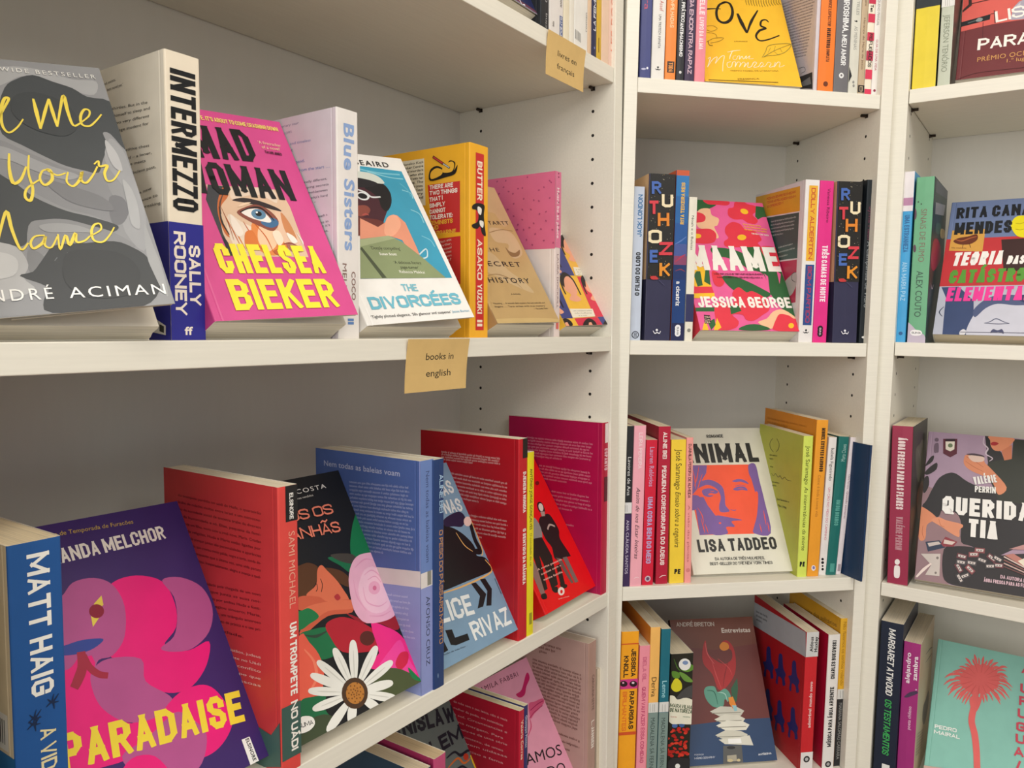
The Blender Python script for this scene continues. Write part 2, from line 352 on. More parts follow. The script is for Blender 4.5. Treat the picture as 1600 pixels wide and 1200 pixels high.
# ------------------------------------------------------------------ the books, shelf by shelf
BOOKS = [
dict(label='grey photographic paperback with yellow handwritten title, leaning at far left of middle shelf', group='books on the middle shelf of the left bookcase', M=[[0.667896,0.628217,-0.399072,-0.337866],[-0.538564,0.778037,0.323431,0.458361],[0.513678,-0.00109233,0.857983,1.33431],[0,0,0,1]], t=0.0211, d=0.1299, h=0.1998, phi=0.2235, gap=.002, c=('8B8C8E', '6F7072', '8B8C8E'),
 art={'front':[('picture',[('p',[(58,199.8),(129.9,199.8),(129.9,51.1),(129.1,0),(57.6,0),(21.8,1.3)],'8E8F92'),
   ('c',[(55.9,188.3),(74.7,194.4),(92.9,192.9),(109.5,187),(125,186.8),(120.7,174.4),(107.2,177),(91.4,185.9),(78.3,186.3),(66.5,178.4),(52.8,171.4)],'A5A6A8'),
   ('p',[(65.8,174.6),(68.3,178.4),(70.8,180.8),(73.8,182.9),(77.3,185.2),(81.3,187.2),(85.2,188.1),(88.9,187.3),(92.6,185.4),(96.3,183.6),(100.2,182.1),(104.1,180.7),(107.7,179),(110.5,176.7),(112.9,174.1),(115.9,172),(120.5,171.3),(125.8,171.2),(129.6,169.3),(129.9,168.4),(129.9,126.7),(129.5,126.5),(127.6,129.8),(125.4,135.4),(123.3,139.6),(121.4,141.2),(119.7,141.3),(118.5,140.3),(118.5,137.7),(119,134),(118.9,129.9),(117.3,125.6),(115.1,120.9),(112.9,116.5),(111.1,112.2),(109.4,108),(107.6,105.4),(105.7,104.9),(103.8,105.8),(101.2,107),(97.5,108.1),(93.1,109.5),(88.8,111.3),(85,113.5),(81.2,116.2),(77.5,118.9),(73.8,121.7),(70.1,124.6),(66.6,127.4),(63,129.8),(59.5,132.3),(57.1,135.8),(56.4,140.9),(56.9,147.2),(58.1,153.7),(60.1,160.9),(62.9,168.4)],'3D4246'),
   ('c',[(45.5,131.6),(56.1,130.4),(65.9,123.8),(77,116.3),(88.4,109.5),(100.8,105.2),(110.3,105.4),(111.4,92.7),(114.5,71.1),(108.7,64.2),(95.7,71.5),(81.4,77),(66.3,89.1),(56.2,99.2),(41.4,109.1)],'85868A'),
   ('p',[(114.3,116.6),(115.9,123.8),(118.8,131.3),(121.7,135.7),(124,135.1),(126.3,131.3),(128,126.5),(128.8,121.4),(129,115.2),(129.1,107.6),(129.7,98.1),(129.9,93.3),(129.9,77.7),(129.9,76.2),(128.2,64.4),(125.6,52.5),(123.1,44.3),(120.9,41.9),(118.7,43.3),(116.7,46.4),(114.7,51),(113,57.3),(112.8,64.1),(115.4,71.2),(119.5,78.7),(122.2,85.4),(122.1,90.7),(120.5,95.3),(118.8,100),(116.9,105.3),(115,110.8)],'9A9B9E'),
   ('c',[(109.7,85.5),(118,85.4),(119.5,74.6),(112.8,64.1),(106.5,66)],'707176'),
   ('c',[(40.8,105.8),(55.8,97.5),(65.6,85.7),(81,75.2),(95.3,69.8),(109.7,62.4),(103.1,57.4),(89,64.8),(74.5,68.6),(60.3,65.6),(53.8,51.1),(46.5,49.9),(32.5,60)],'3A3F43'),
   ('c',[(57.6,64),(67,68.4),(79.5,68.4),(93.8,62.9),(105.7,57.3),(116.7,46.4),(108.2,45.1),(88.1,49.5),(73.1,50.2),(61.7,42.6),(54.3,30.3),(52.1,36.8)],'86878A'),
   ('c',[(54,46.3),(60.5,42.7),(63.2,32.8),(55.7,25.4),(51.2,32.1)],'7A7B7E'),
   ('c',[(30.8,50.6),(42.3,51.7),(49.4,46.5),(51.8,35.2),(47.7,26.1),(51.8,17.9),(39.3,12.9),(24.1,14.4)],'AEAEAF'),
   ('p',[(59.5,37.9),(62.2,41.6),(65.2,45.7),(69,48.7),(73.9,49.8),(79.6,49.7),(85.5,49.6),(91.9,50.1),(98.4,50.7),(104.1,50.4),(108.4,49.2),(111.8,47.1),(114.9,44.7),(117.8,42.3),(120.3,39.5),(122.3,35.6),(124,29.8),(125.2,22.9),(125,16.5),(123,11),(119.5,6),(115.1,2.2),(110.5,0.2),(109,0),(99.8,0),(62.9,0),(57.6,0.6),(53.7,3.1),(53.9,6.5),(54.9,9.8),(56.4,12.9),(58.7,15.8),(59.1,18.8),(55.2,22),(49.3,25.3),(45.7,27.8),(46.7,28.9),(50,29.4),(53.2,30.3),(55.3,32.4),(57.2,34.9)],'35393D'),
   ('p',[(126.7,63.7),(127.3,60.9),(127.5,53.3),(127.8,45.8),(128.2,40.1),(128.7,34.5),(128.8,28.3),(128.5,20.2),(127.9,11.6),(127.2,6.1),(126.3,5.5),(125.3,8),(124.4,11.4),(123.6,15.4),(123,20.3),(122.4,25.3),(121.9,29.5),(121.6,33.7),(121.8,39.1),(123.2,48.1),(125.1,58.2)],'9FA0A2'),
   ('l',[(66.6,37.4),(68.6,39.8)],0.49,0.49,'6B6F73'),
   ('l',[(73.6,41.1),(75.2,43)],0.5,0.5,'6B6F73'),
   ('l',[(85.1,36.3),(86.3,38.7)],0.5,0.5,'6B6F73'),
   ('l',[(109.4,27.9),(110.1,32.1)],0.51,0.51,'6B6F73'),
   ('l',[(91.7,42.6),(94,44.1)],0.51,0.51,'6B6F73'),
   ('l',[(103.6,31.7),(105.2,35)],0.51,0.51,'6B6F73'),
   ('l',[(77.6,36.7),(79.1,38)],0.5,0.5,'6B6F73'),
   ('c',[(44.6,126.4),(56.3,125.2),(67.3,118.6),(80.8,110.2),(95,103.3),(86.3,99.6),(69.9,106.4),(56.8,114.7),(43,117.7)],'9B9C9F'),
   ('c',[(73.5,99.5),(89,94.3),(105.7,85.5),(109.9,74.8),(96.9,76.7),(82.9,83.8)],'76777B'),
   ('c',[(121.6,100.1),(125.4,92.7),(126.1,78.1),(123,60.2),(118.3,63.9),(119.9,81.8)],'A9AAAC'),
   ('c',[(69.5,167.5),(83.4,172.6),(100.4,164.7),(104.9,148),(94.2,136.1),(76.8,140.5),(66.6,152.6)],'363B3F'),
   ('c',[(63.6,63.8),(73.9,65.5),(86,63.1),(93.9,57.7),(82.3,58.2),(67.5,58.7)],'98999B'),
   ('c',[(73.7,41.9),(89.5,44.4),(106.9,40),(114.3,25.9),(104.9,9.8),(81.4,8.8),(69.2,21.1)],'2F3337'),
   ('c',[(29.6,44.4),(40.9,44.6),(46.7,38.7),(42.3,28),(26.6,27.7)],'BEBEBE'),
   ('c',[(118.3,133.6),(121,130),(123.7,120.6),(123.4,107.5),(118.6,111.1),(117.1,122.3)],'B4B4B6')]),
  ('title',[('s',[(48,138.7),(55.1,144.5),(62.6,157.7),(66.5,165.4),(64,165.1),(60.3,155.7),(58.5,143),(61,136.9),(66.9,141.7),(71.6,148.8)],2.11,0.88,'F2D94E'),
   ('s',[(81.1,166.8),(80.7,155.5),(80.2,141.1)],2.59,1.23,'F2D94E'),
   ('s',[(80.2,141.1),(85.9,155.9),(90.6,167.6)],2.06,1.19,'F2D94E'),
   ('s',[(90.6,167.6),(90.6,156.3),(90.8,143.6)],2.31,1.38,'F2D94E'),
   ('s',[(90.8,143.6),(95.7,158.6),(100.5,171.3),(100.1,157.1),(101,145.4),(106.3,148.1)],2.4,1.08,'F2D94E'),
   ('s',[(106.3,148.1),(112.6,154.2),(114.1,159.2),(111.1,159.9),(107.4,153.8),(106.7,146.6),(111.3,145.6),(116.7,150.7),(121.4,156.5)],1.85,0.97,'F2D94E'),
   ('s',[(58,120),(55.7,107.8),(55.7,96.7),(60.4,99.3),(65.6,109.8)],2.38,1.13,'F2D94E'),
   ('s',[(68.9,119),(65.8,104.5),(65.8,92.5),(62.7,83.1),(60.2,85.7),(62.7,92.5),(71,99.4)],1.98,1.02,'F2D94E'),
   ('s',[(78.3,107.4),(74.3,106.5),(71.4,100.3),(73.2,95.1),(78.3,99.5),(79,106.6),(77,107.4),(81.9,103.1),(87.5,105)],1.97,1.01,'F2D94E'),
   ('s',[(89,105.9),(86.6,97.9),(89.7,94.3),(94.8,99.7),(97.6,106.1),(95.5,99.7),(98.2,97.1),(103.7,103.5),(108.2,110.9)],2.14,1.03,'F2D94E'),
   ('s',[(106.5,112.6),(109.9,115.5),(109.5,110.9),(114.6,111.9),(111.4,105.4),(111.6,99),(116,100),(121.8,107.8)],1.91,0.93,'F2D94E'),
   ('s',[(36.3,44.1),(41.5,59.7),(47.9,75),(48.1,61.1),(50,46.5),(55,51.1)],2.1,0.99,'F2D94E'),
   ('s',[(65.1,56.3),(59.5,55.7),(56.2,51),(57.1,46.9),(62.7,50.7),(65.3,55.5),(63.6,49),(66.9,47.2),(71.9,55.2)],1.82,0.94,'F2D94E'),
   ('s',[(72.6,56.9),(71.4,45.3),(76.8,55.9),(77.4,48.3),(82.8,57.3),(81.9,50.6),(86.6,51.2),(90.5,54.5)],1.98,0.95,'F2D94E'),
   ('s',[(90.5,54.5),(98.2,59.3),(98.7,64.1),(95.1,63.2),(92.3,57.8),(92.4,51.3),(97.3,49.9),(102.5,54.8),(106.9,61.1)],1.62,0.85,'F2D94E')]),
  ('author',[('t','ANDRÉ',(18.2,11.24),(42.38,-1.19),(0.24,8.51),'F1F0EC',0,0.15),
   ('t','ACIMAN',(69.18,9.69),(57,-2.16),(0.31,8.16),'F1F0EC',0,0.12)]),
  ('tagline',[('t','WORLDWIDE BESTSELLER',(40.26,189.11),(84.94,-0.28),(0.01,3.75),'E9E8E4',0,0.2)])]}),
dict(label='fat cream and royal-blue paperback standing spine out, right of the grey photographic book', group='books on the middle shelf of the left bookcase', M=[[0.573048,-0.819468,-0.00940944,-0.244929],[0.819519,0.572981,0.00900139,0.569533],[-0.00198492,-0.0128694,0.999915,1.33419],[0,0,0,1]], t=0.0276, d=0.1350, h=0.2042, c=('E9E1D1', 'ECE0CB', 'E9E1D1'), pages='E9DFC8',
 art={'spine':[('blue_band',[('p',[(0,0),(27.6,0),(27.6,84.4),(0,84.4)],'2B2B8C')]),
  ('title',[('k','INTERMEZZO',(3.86,192.19),(0,-99.24),(19.85,0),'15171A',0.18,0)]),
  ('author',[('k','SALLY',(15.16,68.95),(0,-43.63),(9.37,0),'F3E7D8',0.22,0),
   ('k','ROONEY',(3.58,77.97),(0,-59.81),(9.37,0),'F3E7D8',0.22,0)]),
  ('publisher_mark',[('t','ff',(10.47,4),(6.62,0),(0,6.1),'F3E7D8',0.03,0.04)])],'back':[('blue_band',[('p',[(0,0),(135,0),(135,84.6),(0,84.6)],'2B2B8C')]),
  ('blurb',[('t','and exists.',(52.84,192.18),(18.38,0.83),(-0.1,2.19),'2A2622',0,0),
   ('t','the best novel yet.’',(52.56,187.34),(28.33,0.33),(-0.03,2.2),'2A2622',0,0),
   ('t','in his thirties. But in the',(49.55,173.32),(63.1,-3.62),(0.13,2.22),'2A2622',0,0),
   ('t','putting himself to sleep and',(49.19,167.32),(66.33,-2.06),(0.07,2.22),'2A2622',0,0),
   ('t','with two very different',(53.21,161.6),(61.28,-1.65),(0.06,2.22),'2A2622',0,0),
   ('t','a college student for',(59.34,155.63),(54.13,-0.79),(0.03,2.21),'2A2622',0,0),
   ('t','a competitive chess',(62.75,140.28),(50.74,-1.09),(0.05,2.21),'2A2622',0,0),
   ('t','awkward – a loner,',(64.49,133.39),(51.83,0.37),(-0.02,2.21),'2A2622',0,0),
   ('t','when he meets',(68.46,128.5),(39.87,0.48),(-0.03,2.2),'2A2622',0,0),
   ('t','her turbulent past,',(72.28,121.44),(48.9,1.84),(-0.08,2.19),'2A2622',0,0),
   ('t','It is a new',(87.98,105.59),(27.14,3.06),(-0.24,2.14),'2A2622',0,0),
   ('t','the chance to',(83.55,99.39),(38.97,3.68),(-0.2,2.16),'2A2622',0,0),
   ('t','before breaking.',(83.34,95.44),(43.83,1.72),(-0.09,2.19),'2A2622',0,0)]),
  ('barcode',[('p',[(112.3,17),(128.9,10.4),(128.6,3.6),(111.8,5.6)],'E8E4DC'),
   ('p',[(121,11.5),(126.6,10),(126.4,5.1),(120.7,6.5)],'3A3833')])]}),
dict(label='pink paperback with a painted eye and yellow author lettering, leaning on middle shelf', group='books on the middle shelf of the left bookcase', M=[[0.693738,0.591172,-0.411392,-0.238328],[-0.507413,0.806544,0.303347,0.598907],[0.511136,-0.00169757,0.859498,1.33398],[0,0,0,1]], t=0.0277, d=0.1300, h=0.2041, phi=0.1113, gap=.002, c=('D64E90', 'CE4888', 'D64E90'),
 art={'front':[('picture',[('p',[(33.5,125.1),(101.9,126.1),(104.6,108.8),(103.1,57.3),(31.5,57.4)],'E0BFA2'),
   ('p',[(35.1,125.3),(48.6,124.8),(36,103.7),(32.4,78.6),(34.7,57.5),(30.8,57.8),(28.7,110.3)],'3F4146'),
   ('c',[(48.6,124.8),(49.6,115.7),(39.2,103.9),(36,89.4),(37.6,75.4),(34,78.7),(34.3,96.4),(39.2,111.1)],'C96E3C'),
   ('c',[(51.7,112.2),(66.9,117.2),(81.1,118.4),(92.9,111.7),(94.4,125.4),(77.1,126.6),(56,124.6)],'E9D3BF'),
   ('c',[(43.3,97),(52.5,90.4),(65.6,80.1),(55.3,65.3),(40.8,61.4),(37.2,78.9)],'EBD8C4'),
   ('c',[(62.7,90.9),(79.3,84.4),(87.6,73.7),(83.4,62.5),(66.2,58.5),(56.6,69)],'E2884A'),
   ('c',[(68.3,87.6),(78.6,82.6),(77.3,69.6),(65.8,62),(61.2,72.7)],'F0C8A4'),
   ('c',[(89.6,107.7),(96.3,96.7),(99.7,81.6),(99.9,70.3),(86.2,69.9),(83.9,82.8)],'E9C4A8'),
   ('c',[(93,102.2),(97.8,91),(98.6,74.1),(93.3,72),(90.1,85)],'D08A5A'),
   ('c',[(51.4,111.2),(62.6,114.6),(77.2,112.4),(91.1,106.8),(93.3,103.1),(76.9,106.7),(62.6,109.7)],'33282A'),
   ('c',[(51.5,99.4),(61,105.2),(72.4,108.6),(82.7,103.4),(87.5,92.4),(78.6,82.6),(67.9,86.6),(58.2,92.5)],'8A4B3E'),
   ('c',[(70.5,91.4),(83.5,95.9),(86.8,90.4),(79.8,86),(73.2,86.9)],'3F6C96'),
   ('c',[(55.8,100),(63.8,103.5),(74.1,103.7),(80.4,94.8),(78.1,90.9),(66.8,93),(59.5,96.2)],'F1EBE4'),
   ('e',(70.95,98.82),(6.14,-1.53),(-3,-5.02),'5D86A4'),
   ('e',(71.09,99.2),(2.6,-0.65),(-1.45,-2.42),'15181C'),
   ('e',(69.88,100.6),(1.06,0.07),(-0.34,-0.95),'F5F5F5'),
   ('s',[(54.3,99.6),(64,104.3),(74.7,105.4),(80.9,98.5),(83.3,93.1)],1.78,0.79,'1D1718'),
   ('s',[(54.2,90.4),(57.4,76.2),(61.4,63.7)],1.17,0.39,'C85A28'),
   ('s',[(44.1,89.9),(44.9,75.7),(47.4,61.6)],1.16,0.39,'D9803F'),
   ('s',[(40.4,93.2),(42.1,79.1),(43.7,65)],0.96,0.38,'C9693A'),
   ('s',[(63.7,89.2),(69.5,76.6),(71,62.2)],0.99,0.4,'D2601F'),
   ('s',[(39.2,103.9),(40.2,87.9),(39.6,71.9)],0.78,0.19,'A04F2A'),
   ('s',[(83.5,69.8),(90.2,71),(96.4,68.4)],1.39,0.6,'8A3B33'),
   ('p',[(31.2,75.1),(33.2,71.7),(36.3,57.5),(30.7,57.4)],'2C2D33'),
   ('c',[(45,97.1),(49.3,88.4),(50.3,79.4),(44.9,75.7),(42.3,84.4)],'F3E6D8'),
   ('c',[(52,79.5),(59.4,81.7),(59.9,69.1),(50.7,61.7),(47.6,66.9)],'D97A3A'),
   ('c',[(77,80.6),(83.9,82.8),(84.9,73.6),(78.3,67.8)],'F6DFC8'),
   ('c',[(90.5,81.2),(96.4,77.7),(97.9,72.2),(92.2,71.6)],'F7EDE2'),
   ('c',[(54.2,105),(60.7,109.2),(67.8,110.1),(59.6,106.2)],'F0D2B4'),
   ('c',[(71,62.2),(81.2,66.1),(85.2,62.5),(77.9,57.2)],'B9603A'),
   ('s',[(100.7,81.7),(102.9,73.3),(102.4,69.5)],1.45,0.41,'F4F0EA'),
   ('s',[(37.6,103.8),(35.2,89.4),(37.4,77.1)],1.55,0.58,'3A3230'),
   ('s',[(48.2,121),(39.6,107.5),(36.8,96.6)],1.2,0.4,'5A4038'),
   ('c',[(86.2,69.9),(92.2,69.2),(98.8,67.5),(99.8,62.8),(88.8,62.6)],'A8685A')]),
  ('title',[('k','MAD',(34.97,151.9),(55.76,2.02),(-1.22,33.71),'15171A',0.18,0),
   ('k','WOMAN',(15.2,116.19),(98.46,-0.87),(0.28,32.12),'15171A',0.18,0)]),
  ('tagline',[('k',"HER LIFE. IT'S ABOUT TO COME CRASHING DOWN",(37.42,192.44),(86.93,-0.36),(0.02,4.49),'F6DD7A',0.16,0)]),
  ('quote',[('t','‘A firecracker',(97.87,174.83),(22.41,-0.81),(0.12,3.45),'F4D9B0',0,0),
   ('t','of a novel’',(99.73,169.86),(18.52,-0.24),(0.04,3.42),'F4D9B0',0,0),
   ('k','TAYARI JONES',(101.2,164.84),(16.55,-0.6),(0.11,3),'3A1026',0.16,0)]),
  ('author',[('k','CHELSEA',(19,41.01),(95.91,-0.05),(0.01,27.39),'F7E83C',0.2,0),
   ('k','BIEKER',(19.3,8.08),(95.12,-0.39),(0.11,27.71),'F7E83C',0.2,0)])]}),
dict(label='white paperback with pale blue title along its spine, second standing book from left, middle shelf', group='books on the middle shelf of the left bookcase', M=[[0.573048,-0.819468,-0.00940944,-0.153339],[0.819519,0.572981,0.00900139,0.700517],[-0.00198492,-0.0128694,0.999915,1.33387],[0,0,0,1]], t=0.0252, d=0.1350, h=0.2008, c=('E4DFE2', 'EBE6E2', 'DDD6DE'),
 art={'spine':[('title',[('t','Blue Sisters',(8.32,188.6),(0,-110.59),(12.61,0),'8FAAD8',0.03,0.04)]),
  ('author',[('t','COCO',(15.63,59.89),(0,-25.3),(5.04,0),'8B6A62',0.01,0.01),
   ('t','MELLORS',(5.04,66.49),(0,-43.85),(5.04,0),'8B6A62',0,0)]),
  ('publisher_mark',[('p',[(10.6,15.7),(17.7,15.7),(17.7,18),(10.6,18)],'5F86C0'),
   ('p',[(10.6,12.7),(17.7,12.7),(17.7,15),(10.6,15)],'5F86C0')])],'back':[('blurb',[('t','literary star',(58.05,192.7),(27.93,0.23),(-0.02,2.35),'8E8AA8',0,0),
   ('t','MELLORS',(57.88,185.63),(18.28,0.88),(-0.11,2.18),'8E8AA8',0,0),
   ('t','Funny, bold, and timeless',(44.26,175.83),(57.37,-0.3),(0.01,2.56),'8E9AC4',0,0),
   ('t','PRAISE',(57.47,169.1),(20.36,0.54),(-0.06,2.19),'8E8AA8',0,0),
   ('t','of the legend.',(59.85,157.8),(33.48,0.69),(-0.06,2.87),'6F86C0',0,0),
   ('t','from the start …',(84.32,150.55),(41.57,-0.67),(0.05,2.82),'6F86C0',0,0),
   ('t','exceptionally different,',(75.1,139.47),(47.27,0.15),(-0.01,2.18),'6F6878',0,0),
   ('t',"she's keeping secrets",(74.99,134.44),(49.21,0.15),(-0.01,2.18),'6F6878',0,0),
   ('t','and a renowned-between',(74.88,129.4),(47.81,0.48),(-0.02,2.18),'6F6878',0,0),
   ('t',"boxer and Lucky's hard",(74.77,124.52),(47.84,0.66),(-0.03,2.19),'6F6878',0,0),
   ('t','falls.',(74.65,119.3),(32.84,2.18),(-0.14,2.18),'6F6878',0,0),
   ('t','sudden death a',(96.03,106.21),(26.29,2.26),(-0.18,2.14),'6F6878',0,0),
   ('t','they unite in',(95.92,100.4),(27.51,2.3),(-0.18,2.14),'6F6878',0,0),
   ('t',"face what it's",(95.85,97.07),(29.67,2.22),(-0.16,2.15),'6F6878',0,0),
   ('t','to be home.',(95.75,92.08),(27.54,2.49),(-0.19,2.14),'6F6878',0,0)])]}),
dict(label='white and turquoise paperback picturing a sunbather in a swimming pool, leaning on middle shelf', group='books on the middle shelf of the left bookcase', M=[[0.683682,0.595179,-0.422304,-0.146524],[-0.505298,0.803591,0.314507,0.728357],[0.526548,-0.00163328,0.850144,1.33368],[0,0,0,1]], t=0.0227, d=0.1335, h=0.2006, phi=0.1422, gap=.002, c=('F0EEEA', 'E9E6E0', 'EDEBE6'),
 art={'front':[('picture',[('p',[(73,185),(126.1,182.9),(128,47.5),(14,49.7)],'3E9FC0'),
   ('s',[(71.1,180.7),(92.5,177.9),(121.5,178.1)],1.88,1.88,'7EC6DA'),
   ('s',[(79,178.6),(104.6,173.3),(123.3,172.5)],1.26,1.26,'8FD0E0'),
   ('s',[(114.7,157.7),(124.8,154.1),(124.3,147)],1.29,1.29,'8FD0E0'),
   ('s',[(114.2,132.4),(123.6,127.3),(124,116.1)],1.26,1.26,'8FD0E0'),
   ('s',[(112.7,99.4),(121.9,94),(123.7,85.9)],1.22,1.22,'7EC6DA'),
   ('s',[(115.8,166.3),(122.3,158.2),(122.6,149.7)],1.3,1.3,'5FB4CE'),
   ('c',[(46.9,166.4),(74.5,168.6),(92,164.4),(96.9,153.7),(92.3,139.6),(83.6,131),(74.3,119.9),(63.8,109),(32.7,98),(21.9,107.8)],'4A2530'),
   ('c',[(79.5,167.6),(92,164.4),(96.9,153.7),(92.3,139.6),(81.7,128.8),(76.6,133.4),(77.7,144.2),(72.5,152.1),(66.6,157.1)],'1C1B20'),
   ('c',[(51,176.1),(75.7,177.5),(90.4,173.2),(94.9,164.7),(83.6,164.3),(71.6,168.4),(47.8,168.6)],'D5DCD4'),
   ('c',[(47.8,168.6),(71.6,168.4),(85.9,163.4),(69.7,157.8),(43.3,158.1)],'25242A'),
   ('s',[(53.7,154.8),(64.2,151.5),(69.8,145.9),(81.6,146.7)],2.4,1.5,'E4E8EA'),
   ('e',(59.76,146.39),(7.03,-1.66),(-3.56,-5.11),'E4E8EA'),
   ('e',(59.22,146.36),(5.14,-1.21),(-2.25,-3.23),'1A1A20'),
   ('c',[(42.3,131.7),(56.9,135),(61.2,130),(54.2,123.1),(42.9,121.3)],'8E4A40'),
   ('s',[(48.3,122.8),(53.4,124.3),(56.2,122.9)],2.03,0.87,'B5544E'),
   ('c',[(36.6,118.5),(52.4,119.1),(67.5,117),(69.3,109.1),(32.7,98)],'6B3330'),
   ('p',[(43.9,118.8),(61.1,108.9),(91.8,124.6),(98.7,115.3),(98.8,83.1),(98,75.6),(87.7,77.8),(84.1,93.6),(69.9,98.6),(33.1,94.2)],'E79A7E'),
   ('c',[(77.1,120),(90.3,124.5),(91.6,112.4),(75.4,98.7),(65.6,101.1)],'F2AE90'),
   ('s',[(98.4,76.4),(110.5,83.1),(107.2,73.7),(98.7,71.1)],1.47,1.47,'CFE6EC'),
   ('p',[(32.5,92.9),(69.9,98.6),(83,91.4),(101.5,71.1),(119.1,47.7),(14,49.7)],'8E9B72'),
   ('p',[(28.1,82.8),(31,85.3),(44.5,49.8),(39.2,49.4)],'4C5540'),
   ('p',[(33,93.9),(68.5,98.6),(76.7,95.6),(29.2,85.3)],'A7B28A')]),
  ('quote',[('t','‘Deeply compelling’',(40.67,82.37),(36.2,-0.94),(0.1,3.84),'23241F',0,0),
   ('t','Susan Scott',(48.12,75.79),(20.87,-0.59),(0.09,3.08),'F4F2EA',0.02,0.02),
   ('t','‘A delicious literary',(61.17,65.53),(34.25,-0.96),(0.1,3.6),'23241F',0,0),
   ('t','page-turner’',(66.59,59.85),(22.61,-0.92),(0.15,3.61),'23241F',0,0),
   ('t','Rebecca Makkai',(62.86,54.84),(31.27,-1.49),(0.16,3.33),'F4F2EA',0,0)]),
  ('title',[('k','THE',(57.05,34.21),(18.72,-0.78),(0.33,7.99),'7FC3D4',0.18,0),
   ('k','DIVORCÉES',(11.84,16),(112.71,-0.1),(0.01,13.4),'6FBBD0',0.22,0)]),
  ('tagline',[('t','‘Tightly plotted elegance, ’50s glamour and suspense’',(7.28,6.95),(97.6,-0.47),(0.02,3.17),'1D1D1F',0,0),
   ('t','Jessie Burton',(106.44,6.64),(23.38,-0.2),(0.03,2.99),'6FA9C4',0,0)]),
  ('author',[('t','ROWAN BEAIRD',(9.89,186.29),(101.41,0.12),(-0.01,6.59),'2A2A2C',0.01,0.13)])]}),
dict(label='thick yellow paperback with a red panel down its spine, standing on middle shelf', group='books on the middle shelf of the left bookcase', M=[[0.573048,-0.819468,-0.00940944,-0.0461498],[0.819519,0.572981,0.00900139,0.853809],[-0.00198492,-0.0128694,0.999915,1.3335],[0,0,0,1]], t=0.0328, d=0.1350, h=0.2067, c=('F0B02A', 'F2B22C', 'F0B02A'), pages='E2D3AC',
 art={'spine':[('red_panel',[('p',[(9.9,8),(24.3,8),(24.3,197.7),(9.9,197.7)],'CC2E2E')]),
  ('title',[('k','BUTTER',(12.65,189.3),(0,-41.35),(8.87,0),'F6E7CE',0.2,0)]),
  ('author',[('k','ASAKO',(12.81,106.08),(0,-43.67),(8.54,0),'F6E7CE',0.2,0),
   ('k','YUZUKI',(12.81,58.1),(0,-32.27),(8.54,0),'F6E7CE',0.2,0)]),
  ('cow',[('c',[(4.3,140.9),(12.5,144.4),(25.1,143.6),(24.3,133.4),(26,120.9),(27.8,111),(21,112.8),(17.6,120),(12.6,117),(5.2,117.4),(3.5,120.5),(12.6,124.5),(14.6,132.2),(10.9,136.8),(4.3,137.2)],'1D1A1A'),
   ('c',[(13.4,140.8),(20.1,139.2),(18.8,132.7),(13.8,134.6)],'F2EEE6'),
   ('c',[(16.7,126.2),(23.5,125.7),(22.6,119.3),(17.6,121.3)],'F2EEE6')]),
  ('publisher_mark',[('p',[(12.5,12.1),(21.7,12.1),(21.7,19.2),(12.5,19.2)],'F6E7CE'),
   ('p',[(12.5,15.1),(21.7,15.1),(21.7,16.6),(12.5,16.6)],'CC2E2E')])],'back':[('red_panel',[('p',[(76.1,167.4),(121.8,167.4),(121.8,113.2),(82.9,114.4)],'C8302E'),
   ('p',[(86,107.8),(122.4,109),(122.4,57.6),(85.9,58.7)],'C8302E'),
   ('p',[(37.8,197.4),(71.1,197.1),(72.8,145.7),(50.8,147.6)],'E6DCC0')]),
  ('blurb',[('k','THERE ARE',(78.95,162.1),(33.2,-0.1),(0.01,4.75),'F5E9DC',0.21,0),
   ('k','TWO THINGS',(78.92,155.93),(39.27,-0.3),(0.04,4.75),'F5E9DC',0.21,0),
   ('k','THAT I',(78.89,148.79),(18.82,0.93),(-0.24,4.74),'F5E9DC',0.21,0),
   ('k','SIMPLY',(78.87,142.13),(22.23,0.86),(-0.18,4.75),'F5E9DC',0.21,0),
   ('k','CANNOT',(78.84,135.45),(22.86,0.93),(-0.19,4.76),'F5E9DC',0.21,0),
   ('k','TOLERATE:',(78.82,129.25),(32.99,0.63),(-0.09,4.77),'F5E9DC',0.21,0),
   ('k','FEMINISTS',(78.8,123.04),(33,0.76),(-0.11,4.77),'F0B83C',0.21,0),
   ('k','AND',(78.77,116.83),(12.95,1.52),(-0.55,4.71),'F0B83C',0.21,0),
   ('k','MARGARINE',(78.75,111.56),(37.59,0.89),(-0.11,4.78),'F0B83C',0.21,0),
   ('t','Manako Kajii',(37.78,192.11),(32.04,0.19),(-0.02,2.67),'2A2620',0,0),
   ('t','Tanker Centre',(37.75,187.99),(32.05,0.04),(0,2.67),'2A2620',0.01,0.01),
   ('t','serial murders',(37.72,183.86),(32.06,-0.11),(0.01,2.67),'2A2620',0.01,0.01),
   ('t','man, who she',(37.7,179.72),(32.07,-0.27),(0.02,2.67),'2A2620',0.01,0.01),
   ('t','seduced with her',(37.67,175.59),(32.08,-0.42),(0.04,2.68),'2A2620',0.01,0.01),
   ('t','cooking. The',(37.64,171.45),(32.09,-0.58),(0.05,2.68),'2A2620',0.01,0.01),
   ('t','follow query prose,',(37.61,167.31),(32.1,-0.73),(0.06,2.68),'2A2620',0.01,0.01),
   ('t','yet by Asako Yuzuki',(37.58,163.16),(32.11,-0.89),(0.07,2.68),'2A2620',0.01,0.01),
   ('t','her story',(37.55,159.02),(32.12,-1.04),(0.09,2.68),'2A2620',0.01,0.01),
   ('t','ever read',(37.52,154.87),(32.13,-1.19),(0.1,2.68),'2A2620',0.01,0.01),
   ('t','perfect mix',(88.53,102.13),(21.72,2.97),(-0.35,2.57),'F1D8C8',0,0),
   ('t','of thriller,',(88.52,97.84),(21.72,3.03),(-0.36,2.57),'F1D8C8',0,0),
